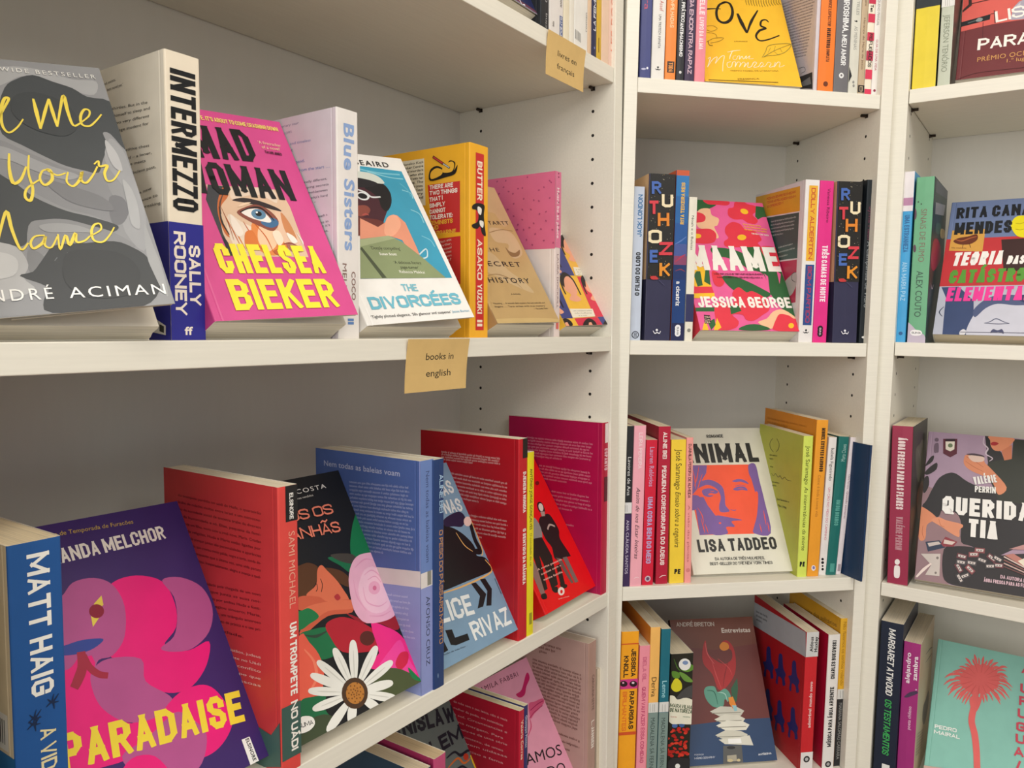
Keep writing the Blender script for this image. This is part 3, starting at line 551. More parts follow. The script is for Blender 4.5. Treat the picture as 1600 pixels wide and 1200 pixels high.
   ('t','and unusual',(88.51,93.55),(21.73,3.09),(-0.37,2.57),'F1D8C8',0,0),
   ('t','tale of gourmet',(88.49,89.26),(21.74,3.16),(-0.37,2.57),'F1D8C8',0,0),
   ('t','and what more',(88.48,84.96),(21.75,3.22),(-0.38,2.57),'F1D8C8',0,0),
   ('t','want?',(88.47,80.66),(21.75,3.29),(-0.39,2.57),'F1D8C8',0,0)]),
  ('picture',[('c',[(80,183.1),(89.4,186.8),(98.7,183.4),(103.3,185.2),(107.9,190.5),(115.5,187.3),(114,179.4),(118.5,184.6),(115.5,175.7),(101.8,173.2),(79.9,171.7)],'1B1510'),
   ('c',[(81.2,180.6),(89.4,184.4),(97.5,181.2),(95.6,176.2),(81.8,173.4)],'EFB436'),
   ('c',[(98.7,185.2),(109.4,189.1),(114,185.8),(111,178.5),(98.7,178.7)],'EFB436'),
   ('s',[(84.1,197.3),(98.7,188)],2.82,2.82,'1B1510'),
   ('s',[(84.8,196.7),(98.1,188.6)],1.65,1.65,'BE3A38'),
   ('s',[(98.1,188.6),(107.9,182.3)],2.1,2.1,'1B1510'),
   ('s',[(98.7,188),(107.3,182.9)],1.17,1.17,'B9C0C8')])]}),
dict(label='gold-toned paperback with thin black capitals, leaning beside the thick yellow paperback', group='books on the middle shelf of the left bookcase', M=[[0.71703,0.553097,-0.424208,-0.0387392],[-0.474623,0.833114,0.283996,0.888669],[0.510491,-0.00229504,0.85988,1.33325],[0,0,0,1]], t=0.0308, d=0.1269, h=0.1980, phi=0.0481, gap=.002, c=('C0A06C', 'A5855A', 'B59466'),
 art={'front':[('picture',[('p',[(0,0),(0,16.4),(111,198),(126.9,198),(126.9,0)],'C0A06C'),
   ('p',[(110.2,198),(126.9,198),(126.9,152.1),(126.1,149.5),(119.8,143),(111.5,138),(104.9,136.6),(102.4,140.9),(101.6,148.8),(99.7,155.2),(94.1,156.5),(87.4,156.2),(85.3,159.9),(91.6,172.1),(102.4,188.4)],'C6A67C'),
   ('c',[(72.1,131.3),(101.8,132),(118.2,125),(118.6,99.5),(96.4,89.7),(86.8,97.4),(95.9,110.5),(71.1,112.7)],'CDB089'),
   ('c',[(42.1,94.4),(56.8,91.4),(69.2,72),(90.9,56.7),(100.5,40.7),(68.3,50),(37.5,62.8),(26,70)],'C9AE84'),
   ('c',[(86.6,105.6),(91.4,99.8),(102.5,98.4),(115.3,103.5),(107.4,94.6),(89.3,92.4)],'8D6E46'),
   ('s',[(67.7,124.7),(95.4,131.4),(119.7,131.6)],1.05,1.05,'97784D'),
   ('s',[(20.8,62.1),(44.5,65),(68.1,58),(80.4,46.3)],1.41,0.47,'98794E'),
   ('p',[(0,0),(0,5.7),(32.5,6.3),(77.6,6.2),(111.5,5.3),(126.9,3.6),(126.9,0)],'CDB078')]),
  ('title',[('t','THE',(40.63,96.28),(29.95,1.65),(-0.29,5.2),'15171A',0,0.1),
   ('t','SECRET',(21.69,75.6),(79.33,2.4),(-0.21,7.08),'15171A',0.01,0.13),
   ('t','HISTORY',(20.33,53.3),(83.07,1.35),(-0.12,7.36),'15171A',0.01,0.13)]),
  ('author',[('t','DONNA TARTT',(14.91,130.83),(104.64,10.19),(-0.54,5.5),'15171A',0.01,0.13)]),
  ('quote',[('t','A NOVEL',(51.29,37.28),(19.88,0.32),(-0.03,2.14),'2A2018',0,0),
   ('t','‘Haunting … A smooth dark mystery that just enthralls and',(8.53,24.47),(104.62,1.75),(-0.04,2.22),'2A2018',0,0),
   ('t','lingers … Tartt writes with true mastery’',(8.96,20.38),(102.52,1.56),(-0.03,2.21),'2A2018',0,0),
   ('t','— The Sunday Times',(83.39,17.51),(30.22,0.98),(-0.07,2.13),'2A2018',0,0)])]}),
dict(label='slim pink-over-white paperback with tiny dark flecks, standing on middle shelf', group='books on the middle shelf of the left bookcase', M=[[0.573048,-0.819468,-0.00940944,0.0520752],[0.819519,0.572981,0.00900139,0.994281],[-0.00198492,-0.0128694,0.999915,1.33316],[0,0,0,1]], t=0.0130, d=0.1350, h=0.2046, c=('E07A9C', 'E6D6D2', 'E8DEDA'),
 art={'back':[('pink_panel',[('p',[(14.1,204.6),(135,204.6),(135,204.3),(135,109.6),(14.3,112.5)],'DD6F95')]),
  ('flecks',[('e',(45.93,200.71),(0.86,-0.71),(-1.09,-0.84),'B04E78'),
   ('e',(59.72,200.22),(1.08,-0.4),(-0.5,-1.16),'B04E78'),
   ('e',(78.95,188.28),(0.36,-0.89),(-1.48,-0.26),'B04E78'),
   ('e',(93.26,201.26),(0.97,-0.52),(-0.71,-1.04),'B04E78'),
   ('e',(85.62,188.54),(1.08,-0.29),(-0.31,-1.21),'B04E78'),
   ('e',(110.78,183.41),(0.33,-0.88),(-1.44,-0.24),'B04E78'),
   ('e',(118.26,186.24),(-1.03,-0.12),(-0.39,1.24),'B04E78'),
   ('e',(126.69,193.34),(-0.85,-0.43),(-0.88,1.09),'B04E78'),
   ('e',(128.82,191.36),(-0.78,-0.51),(-1,1.01),'B04E78'),
   ('e',(71.13,182.67),(0.87,-0.67),(-1.01,-0.88),'B04E78'),
   ('e',(64.33,186.05),(-0.13,-0.9),(-1.58,0.3),'B04E78'),
   ('e',(56.33,192.32),(0.74,-0.77),(-1.22,-0.71),'B04E78'),
   ('e',(72.33,169.81),(0.97,-0.55),(-0.81,-1.02),'B04E78'),
   ('e',(87.92,174.78),(1.05,-0.39),(-0.5,-1.15),'B04E78'),
   ('e',(126.88,172.16),(0.83,-0.63),(-0.92,-0.88),'B04E78'),
   ('e',(103.29,171.61),(-1.06,-0.11),(-0.35,1.25),'B04E78'),
   ('e',(110.88,170.04),(-0.92,-0.37),(-0.78,1.14),'B04E78'),
   ('e',(85.79,161.4),(-0.91,-0.44),(-0.89,1.12),'B04E78'),
   ('e',(99.01,160.31),(-0.88,-0.45),(-0.91,1.09),'B04E78'),
   ('e',(112.08,153.88),(0.89,-0.58),(-0.85,-0.96),'B04E78'),
   ('e',(121.71,155.78),(0.61,-0.78),(-1.23,-0.6),'B04E78'),
   ('e',(72.41,154.29),(-0.43,-0.81),(-1.46,0.61),'B04E78'),
   ('e',(85.87,148.71),(-0.74,-0.62),(-1.17,0.93),'B04E78'),
   ('e',(103.5,142.89),(-0.98,-0.33),(-0.68,1.18),'B04E78'),
   ('e',(121.8,144.58),(-0.99,-0.25),(-0.56,1.2),'B04E78'),
   ('e',(79.21,142.83),(1.08,-0.32),(-0.42,-1.2),'B04E78'),
   ('e',(96.98,137.95),(-0.35,-0.83),(-1.46,0.51),'B04E78'),
   ('e',(114.39,134.94),(-0.55,-0.73),(-1.3,0.73),'B04E78'),
   ('e',(78.13,136.52),(-0.02,-0.91),(-1.57,0.13),'B04E78'),
   ('e',(105.78,129.24),(0.93,-0.54),(-0.8,-1.02),'B04E78'),
   ('e',(118.8,120.36),(0.1,-0.9),(-1.5,-0.01),'B04E78'),
   ('e',(132.65,116.86),(1.02,-0.31),(-0.4,-1.17),'B04E78'),
   ('e',(92.67,122.85),(-1.08,-0.12),(-0.32,1.26),'B04E78'),
   ('e',(101.51,115.99),(-1,-0.31),(-0.64,1.19),'B04E78'),
   ('e',(63.3,163.26),(-0.17,-0.89),(-1.58,0.32),'B04E78'),
   ('e',(49.46,184.7),(0.68,-0.81),(-1.31,-0.64),'B04E78'),
   ('e',(88.16,135.84),(-1.06,-0.18),(-0.45,1.25),'B04E78'),
   ('e',(131.45,132.89),(-0.23,-0.85),(-1.44,0.38),'B04E78')])],'spine':[('pink_panel',[('p',[(0,111.1),(13,111.1),(13,204.6),(0,204.6)],'E07C9E')]),
  ('title',[('t','Heart be at peace',(3.78,184.67),(0,-62.02),(5.48,0),'F6E3E6',0.02,0.02)]),
  ('author',[('t','LAURA DOCKRILL',(4.57,103.06),(0,-67.22),(3.91,0),'8E6A6E',0,0)]),
  ('flecks',[('e',(6.79,202.34),(1.36,0.22),(0.02,-1.05),'8B2F52'),
   ('e',(6.86,197.95),(1.36,0.21),(0.02,-1.05),'8B2F52'),
   ('e',(7.17,177.7),(1.36,0.19),(0.02,-1.06),'8B2F52'),
   ('e',(7.34,167.12),(1.36,0.18),(0.02,-1.06),'8B2F52'),
   ('e',(7.55,152.97),(1.36,0.16),(0.02,-1.06),'8B2F52'),
   ('e',(7.77,138.79),(1.37,0.15),(0.02,-1.06),'8B2F52'),
   ('e',(7.86,133.47),(1.37,0.14),(0.02,-1.07),'8B2F52')]),
  ('publisher_mark',[('p',[(3.3,9.7),(9.1,9.7),(9.1,20.9),(3.3,20.9)],'D86A6A')])]}),
dict(label='small paperback printed with rows of faceless black-haired women, leaning at right end of middle shelf', group='books on the middle shelf of the left bookcase', M=[[0.709592,0.562254,-0.424677,0.0480405],[-0.481113,0.826962,0.290971,1.01289],[0.514791,-0.0021535,0.857313,1.33295],[0,0,0,1]], t=0.0266, d=0.1274, h=0.1950, phi=0.0578, gap=.002, c=('E9E4D4', 'E3B83C', 'E9E4D4'),
 art={'front':[('picture',[('p',[(55,140.1),(127.4,143.6),(127.4,97.9),(126.4,78.4),(125,0),(25.5,0),(0,0.3),(0,42.1),(13.3,66)],'E8B93C'),
   ('p',[(100,143.7),(127.4,143.7),(127.4,78.4),(84.1,77),(82.6,123.5)],'F0B94A'),
   ('p',[(33.6,120.2),(82.6,123.5),(81.5,77.4),(6.9,75)],'3F4684'),
   ('p',[(32.3,73.6),(86.1,75.9),(77.1,12.3),(13.7,10.1)],'F0BC3E'),
   ('p',[(86.1,75.9),(127.4,77.2),(127.4,12.7),(78.9,12.3)],'D9344E'),
   ('p',[(0,72.6),(32.3,73.6),(24.5,11),(0,11.2)],'3F4684'),
   ('p',[(0,0),(0,10.9),(27.7,10.8),(28.7,0)],'F0BC3E'),
   ('p',[(28.7,0),(27.7,10.8),(86.3,12.2),(89.5,0)],'D9344E'),
   ('p',[(89.5,0),(89.5,0),(86.3,12.2),(127.4,12.7),(127.4,1.4),(127.2,0)],'3F4684'),
   ('c',[(92.7,132.8),(106,141.6),(117.6,137.2),(120.1,126),(116.1,115.6),(110.6,111.3),(117,104.6),(101.7,100.4),(87,103.1),(96.8,111),(88.9,116.5),(88.3,123.8)],'EFA98A'),
   ('s',[(84.1,110.8),(84.8,121.1),(90.5,134.4),(107.2,144.2),(119.3,137.6),(121.6,125.1),(121.3,111.9)],4.87,2.92,'221C1C'),
   ('c',[(88.5,131.3),(97.8,141),(108.1,145.3),(118.2,141.1),(106.5,139.6),(97.6,133.5),(89.5,121.5)],'221C1C'),
   ('c',[(44,68.9),(56.9,77),(68.4,72.1),(70.9,60.7),(67.1,50.5),(61.8,46.4),(68.1,39.4),(53.2,35.9),(38.8,39.3),(48.3,46.8),(40.4,52.6),(39.8,60)],'EFA98A'),
   ('s',[(35.9,47.1),(36.4,57.5),(41.9,70.5),(58.1,79.6),(70.1,72.4),(72.4,59.7),(72.3,46.5)],4.7,2.82,'221C1C'),
   ('c',[(39.9,67.5),(49,76.8),(59,80.7),(68.9,75.9),(57.5,75),(48.8,69.2),(41,57.6)],'221C1C'),
   ('p',[(98,70.2),(102,73.5),(107,76.8),(111.8,78.5),(116.3,78.1),(120.7,76.1),(124,73.5),(125.8,70),(126.5,65.8),(126.5,61.8),(125.7,58),(124.1,54.4),(122.4,51.4),(120.1,49.6),(117.6,48.6),(116.6,47.2),(118.7,44.9),(122.2,42.3),(123.2,40.1),(119.6,38.3),(113.4,37),(107.3,36.4),(101.2,36.9),(95.2,38.2),(92,39.9),(94.2,42.2),(99.3,45),(102.2,47.6),(100.6,49.6),(96.8,51.5),(93.9,53.6),(93,55.9),(92.9,58.4),(93.4,61.1),(94.2,64.1),(95.6,67.1)],'EFA98A'),
   ('s',[(89,47.9),(89.7,58.5),(95.7,71.9),(113.1,81.2),(124.8,73.8),(124.8,60.8),(124.8,47.3)],4.91,2.95,'221C1C'),
   ('c',[(93.6,68.8),(103.3,78.3),(114.1,82.2),(124.5,77.4),(112.4,76.5),(103,70.5),(94.7,58.6)],'221C1C'),
   ('c',[(30.2,110.6),(42.7,119.1),(53.8,114.6),(56.3,103.4),(52.7,93.2),(47.5,89),(53.6,82.3),(39.2,78.3),(25.2,81.2),(34.4,88.9),(26.7,94.5),(26.1,101.8)],'EFA98A'),
   ('s',[(22.3,88.9),(22.8,99.2),(28.1,112.2),(43.8,121.7),(55.4,114.9),(57.8,102.4),(57.7,89.4)],4.69,2.81,'221C1C'),
   ('c',[(26.2,109.2),(35,118.6),(44.7,122.8),(54.3,118.4),(43.2,117.2),(34.8,111.2),(27.3,99.4)],'221C1C'),
   ('p',[(0,55.3),(0.4,55.5),(4.3,55),(7.9,53.2),(10.8,50.7),(12.4,47.5),(13.1,43.7),(13.2,40.1),(12.5,36.6),(11.3,33.3),(9.9,30.6),(8,29.1),(6,28.1),(5.1,26.9),(6.9,24.8),(10,22.4),(10.8,20.3),(7.8,18.8),(2.7,17.6),(0,17.4)],'EFA98A'),
   ('s',[(2.2,27.9),(2.2,37.6),(2.2,49.7),(2.2,57.9),(12.2,51),(14.5,39.1),(14.5,26.9)],4.27,2.56,'221C1C'),
   ('p',[(0,58.6),(0,58.6),(2.3,58.9),(5.9,57.8),(9.6,55.8),(11.2,54.3),(9.1,53.9),(4.9,54),(0.9,53.6),(0,53.2)],'221C1C'),
   ('p',[(0,0),(0,10.1),(2,10.8),(6.3,11.3),(10.3,10.6),(13.9,8.9),(16.2,6.9),(17.3,4.5),(17.1,1.8),(14.1,0)],'221C1C'),
   ('p',[(0,0),(0,3.5),(1.4,5.1),(7.1,5.6),(7.5,0.1)],'EFA98A'),
   ('p',[(40.5,0),(40.3,0.9),(44,3.8),(48.5,6.2),(52.9,8.2),(57.9,9.8),(62.6,10.4),(67,9.6),(70.9,7.8),(73.4,5.7),(74.6,3.2),(74.4,0.4),(73.6,0)],'221C1C'),
   ('p',[(53.6,0),(57.3,3.9),(63.5,4.4),(63.8,0)],'EFA98A'),
   ('p',[(90.7,0),(94.4,2.6),(99.2,5.2),(104,7.2),(109.5,8.8),(114.5,9.5),(119.2,8.6),(123.4,6.8),(126.1,4.6),(127.4,2),(127.2,0)],'221C1C'),
   ('p',[(105.9,0),(105.9,0),(108.7,2.7),(115.4,3.3),(115.6,0)],'EFA98A'),
   ('p',[(87.9,91.1),(127.4,91.5),(127.4,89.7),(125.6,78.4),(83.7,77.5)],'EFE7D2'),
   ('p',[(27,25),(83.6,24.6),(81.3,12.9),(24.4,11.7)],'EFE7D2')]),
  ('lettering',[('t','a história',(92.04,86.11),(30.19,1.17),(-0.07,1.86),'6B6256',0,0),
   ('t','de uma família',(92,82.39),(30.16,1.09),(-0.07,1.86),'6B6256',0,0),
   ('t','em pedaços',(91.4,78.89),(30.51,1.02),(-0.06,1.86),'6B6256',0,0),
   ('t','um romance sobre',(33.15,21.03),(46.38,0),(0,1.72),'6B6256',0,0),
   ('t','três mulheres',(33.84,17.56),(42.01,-0.07),(0,1.72),'6B6256',0,0),
   ('t','e o mar',(40.71,14),(21.41,0.12),(-0.01,1.71),'6B6256',0,0)])]}),
dict(label='thick blue paperback with white capitals down its spine, leftmost on the lower shelf', group='books on the lower shelf of the left bookcase', M=[[0.573048,-0.819468,-0.00940944,-0.306076],[0.819519,0.572981,0.00900139,0.474122],[-0.00198492,-0.0128694,0.999915,0.979783],[0,0,0,1]], t=0.0321, d=0.1500, h=0.2294, c=('1C4F93', '1F5597', 'E8D8B8'), pages='E7D7B4',
 art={'spine':[('author',[('k','MATT HAIG',(10.9,221.5),(0,-92.08),(13.47,0),'F0EFE8',0.19,0.24)]),
  ('title',[('k','A VIDA IMPOSSÍVEL',(15.07,107.01),(0,-106.81),(9.62,0),'E6D9A8',0.16,0.16)]),
  ('leaf_marks',[('s',[(9.2,119.3),(12.2,116.3),(16.2,120.3)],1.6,0.4,'16294A'),
   ('s',[(8.2,114.3),(12.2,116.3),(13.2,111.3)],1.6,0.4,'16294A'),
   ('s',[(13.2,121.3),(12.2,116.3),(16.2,115.3)],1.4,0.4,'16294A'),
   ('s',[(8.5,115.4),(11.5,112.4),(15.5,116.4)],1.6,0.4,'16294A'),
   ('s',[(7.5,110.4),(11.5,112.4),(12.5,107.4)],1.6,0.4,'16294A'),
   ('s',[(12.5,117.4),(11.5,112.4),(15.5,111.4)],1.4,0.4,'16294A'),
   ('s',[(20.1,125.5),(23.1,122.5),(27.1,126.5)],1.6,0.4,'16294A'),
   ('s',[(19.1,120.5),(23.1,122.5),(24.1,117.5)],1.6,0.4,'16294A'),
   ('s',[(24.1,127.5),(23.1,122.5),(27.1,121.5)],1.4,0.4,'16294A')])],'back':[('blue_band',[('p',[(0,0),(150,0),(150,94),(0,94)],'2A74B0')]),
  ('barcode',[('p',[(110,96),(142,96),(142,120),(110,120)],'EDEBE6'),
   ('p',[(112,100),(113.4,100),(113.4,116),(112,116)],'35373B'),
   ('p',[(115.1,100),(116.2,100),(116.2,116),(115.1,116)],'35373B'),
   ('p',[(118.2,100),(119,100),(119,116),(118.2,116)],'35373B'),
   ('p',[(121.3,100),(122.7,100),(122.7,116),(121.3,116)],'35373B'),
   ('p',[(124.4,100),(125.5,100),(125.5,116),(124.4,116)],'35373B'),
   ('p',[(127.5,100),(128.3,100),(128.3,116),(127.5,116)],'35373B'),
   ('p',[(130.6,100),(132,100),(132,116),(130.6,116)],'35373B'),
   ('p',[(133.7,100),(134.8,100),(134.8,116),(133.7,116)],'35373B'),
   ('p',[(136.8,100),(137.6,100),(137.6,116),(136.8,116)],'35373B')])]}),
dict(label='dark violet paperback with a pink swirling head and yellow title, leaning on lower shelf', group='books on the lower shelf of the left bookcase', M=[[0.678188,0.591275,-0.436411,-0.300217],[-0.496084,0.806468,0.321729,0.518607],[0.542182,-0.00169591,0.840259,0.979438],[0,0,0,1]], t=0.0222, d=0.1500, h=0.2323, gap=.002, c=('3B2266', '341D5C', '3B2266'),
 art={'front':[('picture',[('c',[(64.3,162.5),(72.4,174.2),(92,175.1),(111.1,164.7),(115.5,143.5),(110.1,124.5),(96,112.9),(113.2,103.2),(133,104.7),(124.5,87.1),(107.6,75.3),(91.5,75.5),(75.3,85.4),(65,100.5),(58.2,114.2),(53.7,123.3)],'E8167A'),
   ('c',[(111.4,165.7),(127.7,163.9),(142.9,150.6),(145.7,130.3),(135.8,112.2),(117.6,103.7),(101.8,106),(92.7,112),(105.7,117.7),(113.5,131.6),(116.5,149.5)],'B4538F'),
   ('c',[(11.7,162.8),(23.3,176.2),(32.7,173.5),(43.6,182),(59.7,181.6),(71.8,172.3),(75.6,153.2),(68.5,129.8),(55.9,118.7),(45.2,118.7),(36.1,110.9),(9,120.7),(2.9,140.4)],'B4538F'),
   ('p',[(5.2,118.5),(16.7,121.7),(31.3,124.3),(41.4,123.7),(42.4,117.8),(38.7,108.7),(36.4,99.9),(37.4,92.6),(39.7,85.7),(42.6,79.6),(45.6,74.1),(49.2,69.3),(54.4,65.9),(63.6,65.2),(74.4,65.9),(80.1,64.8),(76.7,59.8),(68.2,53),(59.5,47.6),(53.2,44.5),(46.7,42.8),(37,43.4),(19.7,46.1),(0,50.9),(0,115),(0.8,116.6)],'E8167A'),
   ('c',[(38.1,112),(51.9,117.3),(75.3,109.2),(73.5,91.7),(87.4,75.1),(86.9,67.7),(70.1,63.2),(51.4,68),(38.4,83),(35.1,98.6)],'B4538F'),
   ('c',[(90.3,72.1),(109.4,74.6),(122.2,68.9),(129.3,53.2),(129.9,37.3),(119.2,26.2),(104.7,21),(89.6,23.9),(71.5,38.9),(67.5,55.1)],'E8167A'),
   ('c',[(77.9,58.2),(90.4,60.7),(100.5,49.1),(105.8,35.5),(95.3,17.7),(78.5,14.3),(49.5,27.4),(41.4,46.6),(60.5,50.8)],'B4538F'),
   ('c',[(47.1,42.4),(63.5,37),(68.6,18.8),(36.9,31.5)],'E8167A'),
   ('c',[(4.2,132.9),(12.1,132.8),(21.9,126.8),(31.8,126.1),(23.2,119.1),(9.4,122.3),(2.6,126.5)],'B4538F'),
   ('c',[(10.2,138),(24.6,136.8),(38.2,136.9),(52.9,133),(44.5,128.3),(32.2,127.8),(19.7,130.8),(9.3,134.3)],'2E4496'),
   ('s',[(35,128.7),(32.8,117.5),(27,108.8),(23.4,104.8)],7.34,5.94,'A3243F'),
   ('s',[(35.9,125.6),(37.5,115.9),(42.3,108.6),(48.4,105.3)],5.23,4.53,'A3243F'),
   ('p',[(61.1,166.3),(60.4,158.7),(57.1,156.7),(52.6,158.1),(53.9,161.5)],'E6CF52'),
   ('p',[(49.3,154.2),(50.9,150.8),(57,151.9),(48.1,144.1)],'E6CF52'),
   ('e',(54.13,155.26),(5.34,-1.6),(-1.53,-5.33),'8C1533')]),
  ('title',[('k','PARADAISE',(1.5,52.43),(138.91,-19.42),(3.48,24.91),'F0D63C',0.21,0)]),
  ('author',[('k','FERNANDA MELCHOR',(10.88,198.45),(115.78,1.97),(-0.21,12.13),'EFE8DE',0.18,0)]),
  ('tagline',[('t','Da autora de Temporada de Furacões',(21.66,222.34),(81.77,-2.75),(0.13,3.74),'C9A94E',0,0)]),
  ('publisher_mark',[('p',[(132.1,0),(131.9,20.8),(139.3,20.4),(140.1,0)],'F0EEEA'),
   ('t','ELSINORE',(135.22,19.8),(0.29,-18.3),(3.2,0.05),'15171A',0.03,0.05)])]}),
dict(label='tall red paperback with grey-green foot and white spine title, standing on lower shelf', group='books on the lower shelf of the left bookcase', M=[[0.573048,-0.819468,-0.00940944,-0.182643],[0.819519,0.572981,0.00900139,0.619236],[-0.00198492,-0.0128694,0.999915,0.979638],[0,0,0,1]], t=0.0194, d=0.1600, h=0.2373, c=('D8403E', 'DE4A44', 'C83A3A'), pages='EDE3C8',
 art={'spine':[('green_band',[('p',[(0,11.3),(19.4,11.3),(19.4,56.1),(0,56.1)],'3C5C55')]),
  ('publisher_mark',[('p',[(7,208),(19,208),(19,237.3),(7,237.3)],'1B1A1C'),
   ('k','ELSINORE',(10.88,231.08),(0,-21.42),(3.89,0),'F2EFEA',0.18,0)]),
  ('author',[('t','SAMI MICHAEL',(9.62,199.61),(0,-63.37),(6.41,0),'EDA58E',0,0)]),
  ('title',[('k','UM TROMPETE',(9.33,123.99),(0,-60.67),(7,0),'F5F0E8',0.22,0),
   ('k','NO UÁDI',(9.33,58.14),(0,-41.62),(7,0),'F5F0E8',0.22,0)])],'back':[('blurb',[('t','do trompete perdido no uádi de Haifa, o quarteirão',(21.98,213.32),(116.45,-0.79),(0.02,2.46),'5A1512',0,0),
   ('t','árabe de cidades muitas entre Israel e um microcos-',(21.72,207.16),(116.55,-0.52),(0.01,2.46),'5A1512',0,0),
   ('t','mo da sociedade social de amostra árabe da diversos',(21.46,201),(116.65,-0.24),(0.01,2.47),'5A1512',0,0),
   ('t','ou da humanidade e só. Elias, pequena da famí-',(21.2,194.82),(116.75,0.03),(0,2.47),'5A1512',0,0),
   ('t','lia, sente um filho, mora com a irmã nova, Maria. Criadas',(20.94,188.64),(116.85,0.3),(-0.01,2.47),'5A1512',0,0),
   ('t','entre de religiões, Huda e Maria estão ligadas por',(20.68,182.45),(116.95,0.58),(-0.01,2.48),'5A1512',0,0),
   ('t','elo lealdade porque juntas são personalidades e aparências',(20.41,176.24),(117.06,0.86),(-0.02,2.48),'5A1512',0,0),
   ('t','distintas. Maria, que cresceu muito pálida, negra e torta, sonda de-',(20.15,170.03),(117.16,1.13),(-0.02,2.49),'5A1512',0,0),
   ('t','dos tempos, enquanto que a última vez, uma vida pacata',(19.89,163.8),(117.26,1.41),(-0.03,2.49),'5A1512',0,0),
   ('t','que o destino deixou. Inesperadamente, alegre e avança a qual-',(19.62,157.57),(117.36,1.69),(-0.04,2.49),'5A1512',0,0),
   ('t','uma manhã cuidada pela chegada de um novo',(30.2,137.78),(106.39,6.87),(-0.16,2.47),'5A1512',0,0),
   ('t','da melodia que junta as suas noi-',(29.94,131.44),(106.48,7.32),(-0.17,2.47),'5A1512',0,0),
   ('t','tes. Pelos tempos por ambas Huda e fosti-',(29.68,125.1),(106.58,7.77),(-0.18,2.47),'5A1512',0,0),
   ('t','lia tarde, um elegiou sincero; Maria,',(29.42,118.75),(106.68,8.22),(-0.19,2.47),'5A1512',0,0),
   ('t','de amor reconhecer, um triângulo amoroso',(29.16,112.39),(106.78,8.67),(-0.2,2.48),'5A1512',0,0),
   ('t','guerra do que houve tanto de prática e o seu pri-',(28.9,106.01),(106.88,9.13),(-0.21,2.48),'5A1512',0,0),
   ('t','mo humanidade.',(28.64,99.63),(84.23,4.32),(-0.13,2.5),'5A1512',0,0),
   ('t','dos cristãos, judeus',(75.6,87.25),(59.55,4.65),(-0.19,2.4),'F0C9BC',0,0),
   ('t','trompete no Uádi',(75.37,80.86),(59.61,4.97),(-0.2,2.4),'F0C9BC',0,0),
   ('t','num a conflito',(75.15,74.45),(59.67,5.3),(-0.21,2.4),'F0C9BC',0,0),
   ('t','do tempo que',(74.93,68.04),(59.73,5.62),(-0.23,2.4),'F0C9BC',0,0),
   ('t','mil pessoas',(74.7,61.62),(59.78,5.95),(-0.24,2.41),'F0C9BC',0,0)]),
  ('green_band',[('p',[(94.5,0),(127.8,32.9),(146.7,30.2),(157.9,43.9),(158.5,6.9),(137.5,0)],'3C5C55')])]}),
dict(label='black paperback covered in painted flowers and a white daisy, leaning on lower shelf', group='books on the lower shelf of the left bookcase', M=[[0.704492,0.57468,-0.416455,-0.193182],[-0.493487,0.818376,0.294502,0.653028],[0.510061,-0.00195928,0.860136,0.979235],[0,0,0,1]], t=0.0295, d=0.1500, h=0.2303, gap=.002, c=('17181C', '1D1E22', '17181C'),
 art={'front':[('picture',[('p',[(128.3,151.6),(133.5,160.3),(140.4,169.9),(146.5,176.8),(150,180.5),(150,130.6),(142,132),(132.3,132.2),(125.7,134.1),(124,138.6),(125.3,144.7)],'157347'),
   ('c',[(95.3,144.7),(113,141.1),(127,129.9),(115.9,123.8),(106.4,133.9)],'1B6B45'),
   ('c',[(100,146.8),(125.9,141.2),(127.5,131),(110.8,136.5)],'45403A'),
   ('c',[(60.8,145.5),(72.3,145.5),(80.8,138),(74.5,127.4),(56.4,115.8),(45.1,115.5),(23.1,120.8),(38.1,144.3)],'5A3820'),
   ('c',[(86.1,136.6),(104.3,129.4),(112.6,117.1),(108,110.9),(96.3,119.1),(85.8,129.3)],'5A3820'),
   ('c',[(78.4,136.1),(85.2,139.8),(89.2,133.3),(95.1,123.1),(99.2,112.1),(100.4,98.2),(74.8,105.2),(61,113.3),(57.3,117.9),(71.3,123.5)],'DE7352'),
   ('c',[(48.9,117.9),(69.1,112.1),(77.6,104.9),(104,99.1),(99.8,87.4),(71.8,92.3),(42.9,85.2),(35.7,87.5),(52.5,100.6),(42,108.4)],'CF6044'),
   ('c',[(49.4,106.2),(77.6,104.9),(103.5,98.3),(101.4,90.6),(73.7,96.5),(51.4,91.7),(40.7,92.7)],'DE7352'),
   ('c',[(86.2,107.2),(91.4,108.6),(92.9,104.1),(88.1,102.8)],'B5333A'),
   ('s',[(78.4,127.6),(78.1,121.6),(74.1,115.5)],0.71,0.71,'221613'),
   ('s',[(72.3,124.4),(71.4,119.8),(68.6,117.5)],0.7,0.7,'221613'),
   ('c',[(43.6,105.6),(54.5,105.1),(61.9,94.9),(48.5,91.4),(36.6,89.5),(12.5,95),(24.4,111.4)],'1C7A47'),
   ('c',[(34.9,85.5),(46.3,86.4),(69.6,81.2),(72.3,61.7),(61,56.4),(43,60.4),(36.2,76.1)],'197045'),
   ('s',[(39.7,84),(51.4,79),(66.2,80)],3.02,0.65,'2F4336'),
   ('c',[(66,85.9),(84.4,87.3),(101.7,78.3),(116.9,63.8),(117.8,46.4),(99.2,47.9),(73,56.9),(65.9,73.1)],'B31F31'),
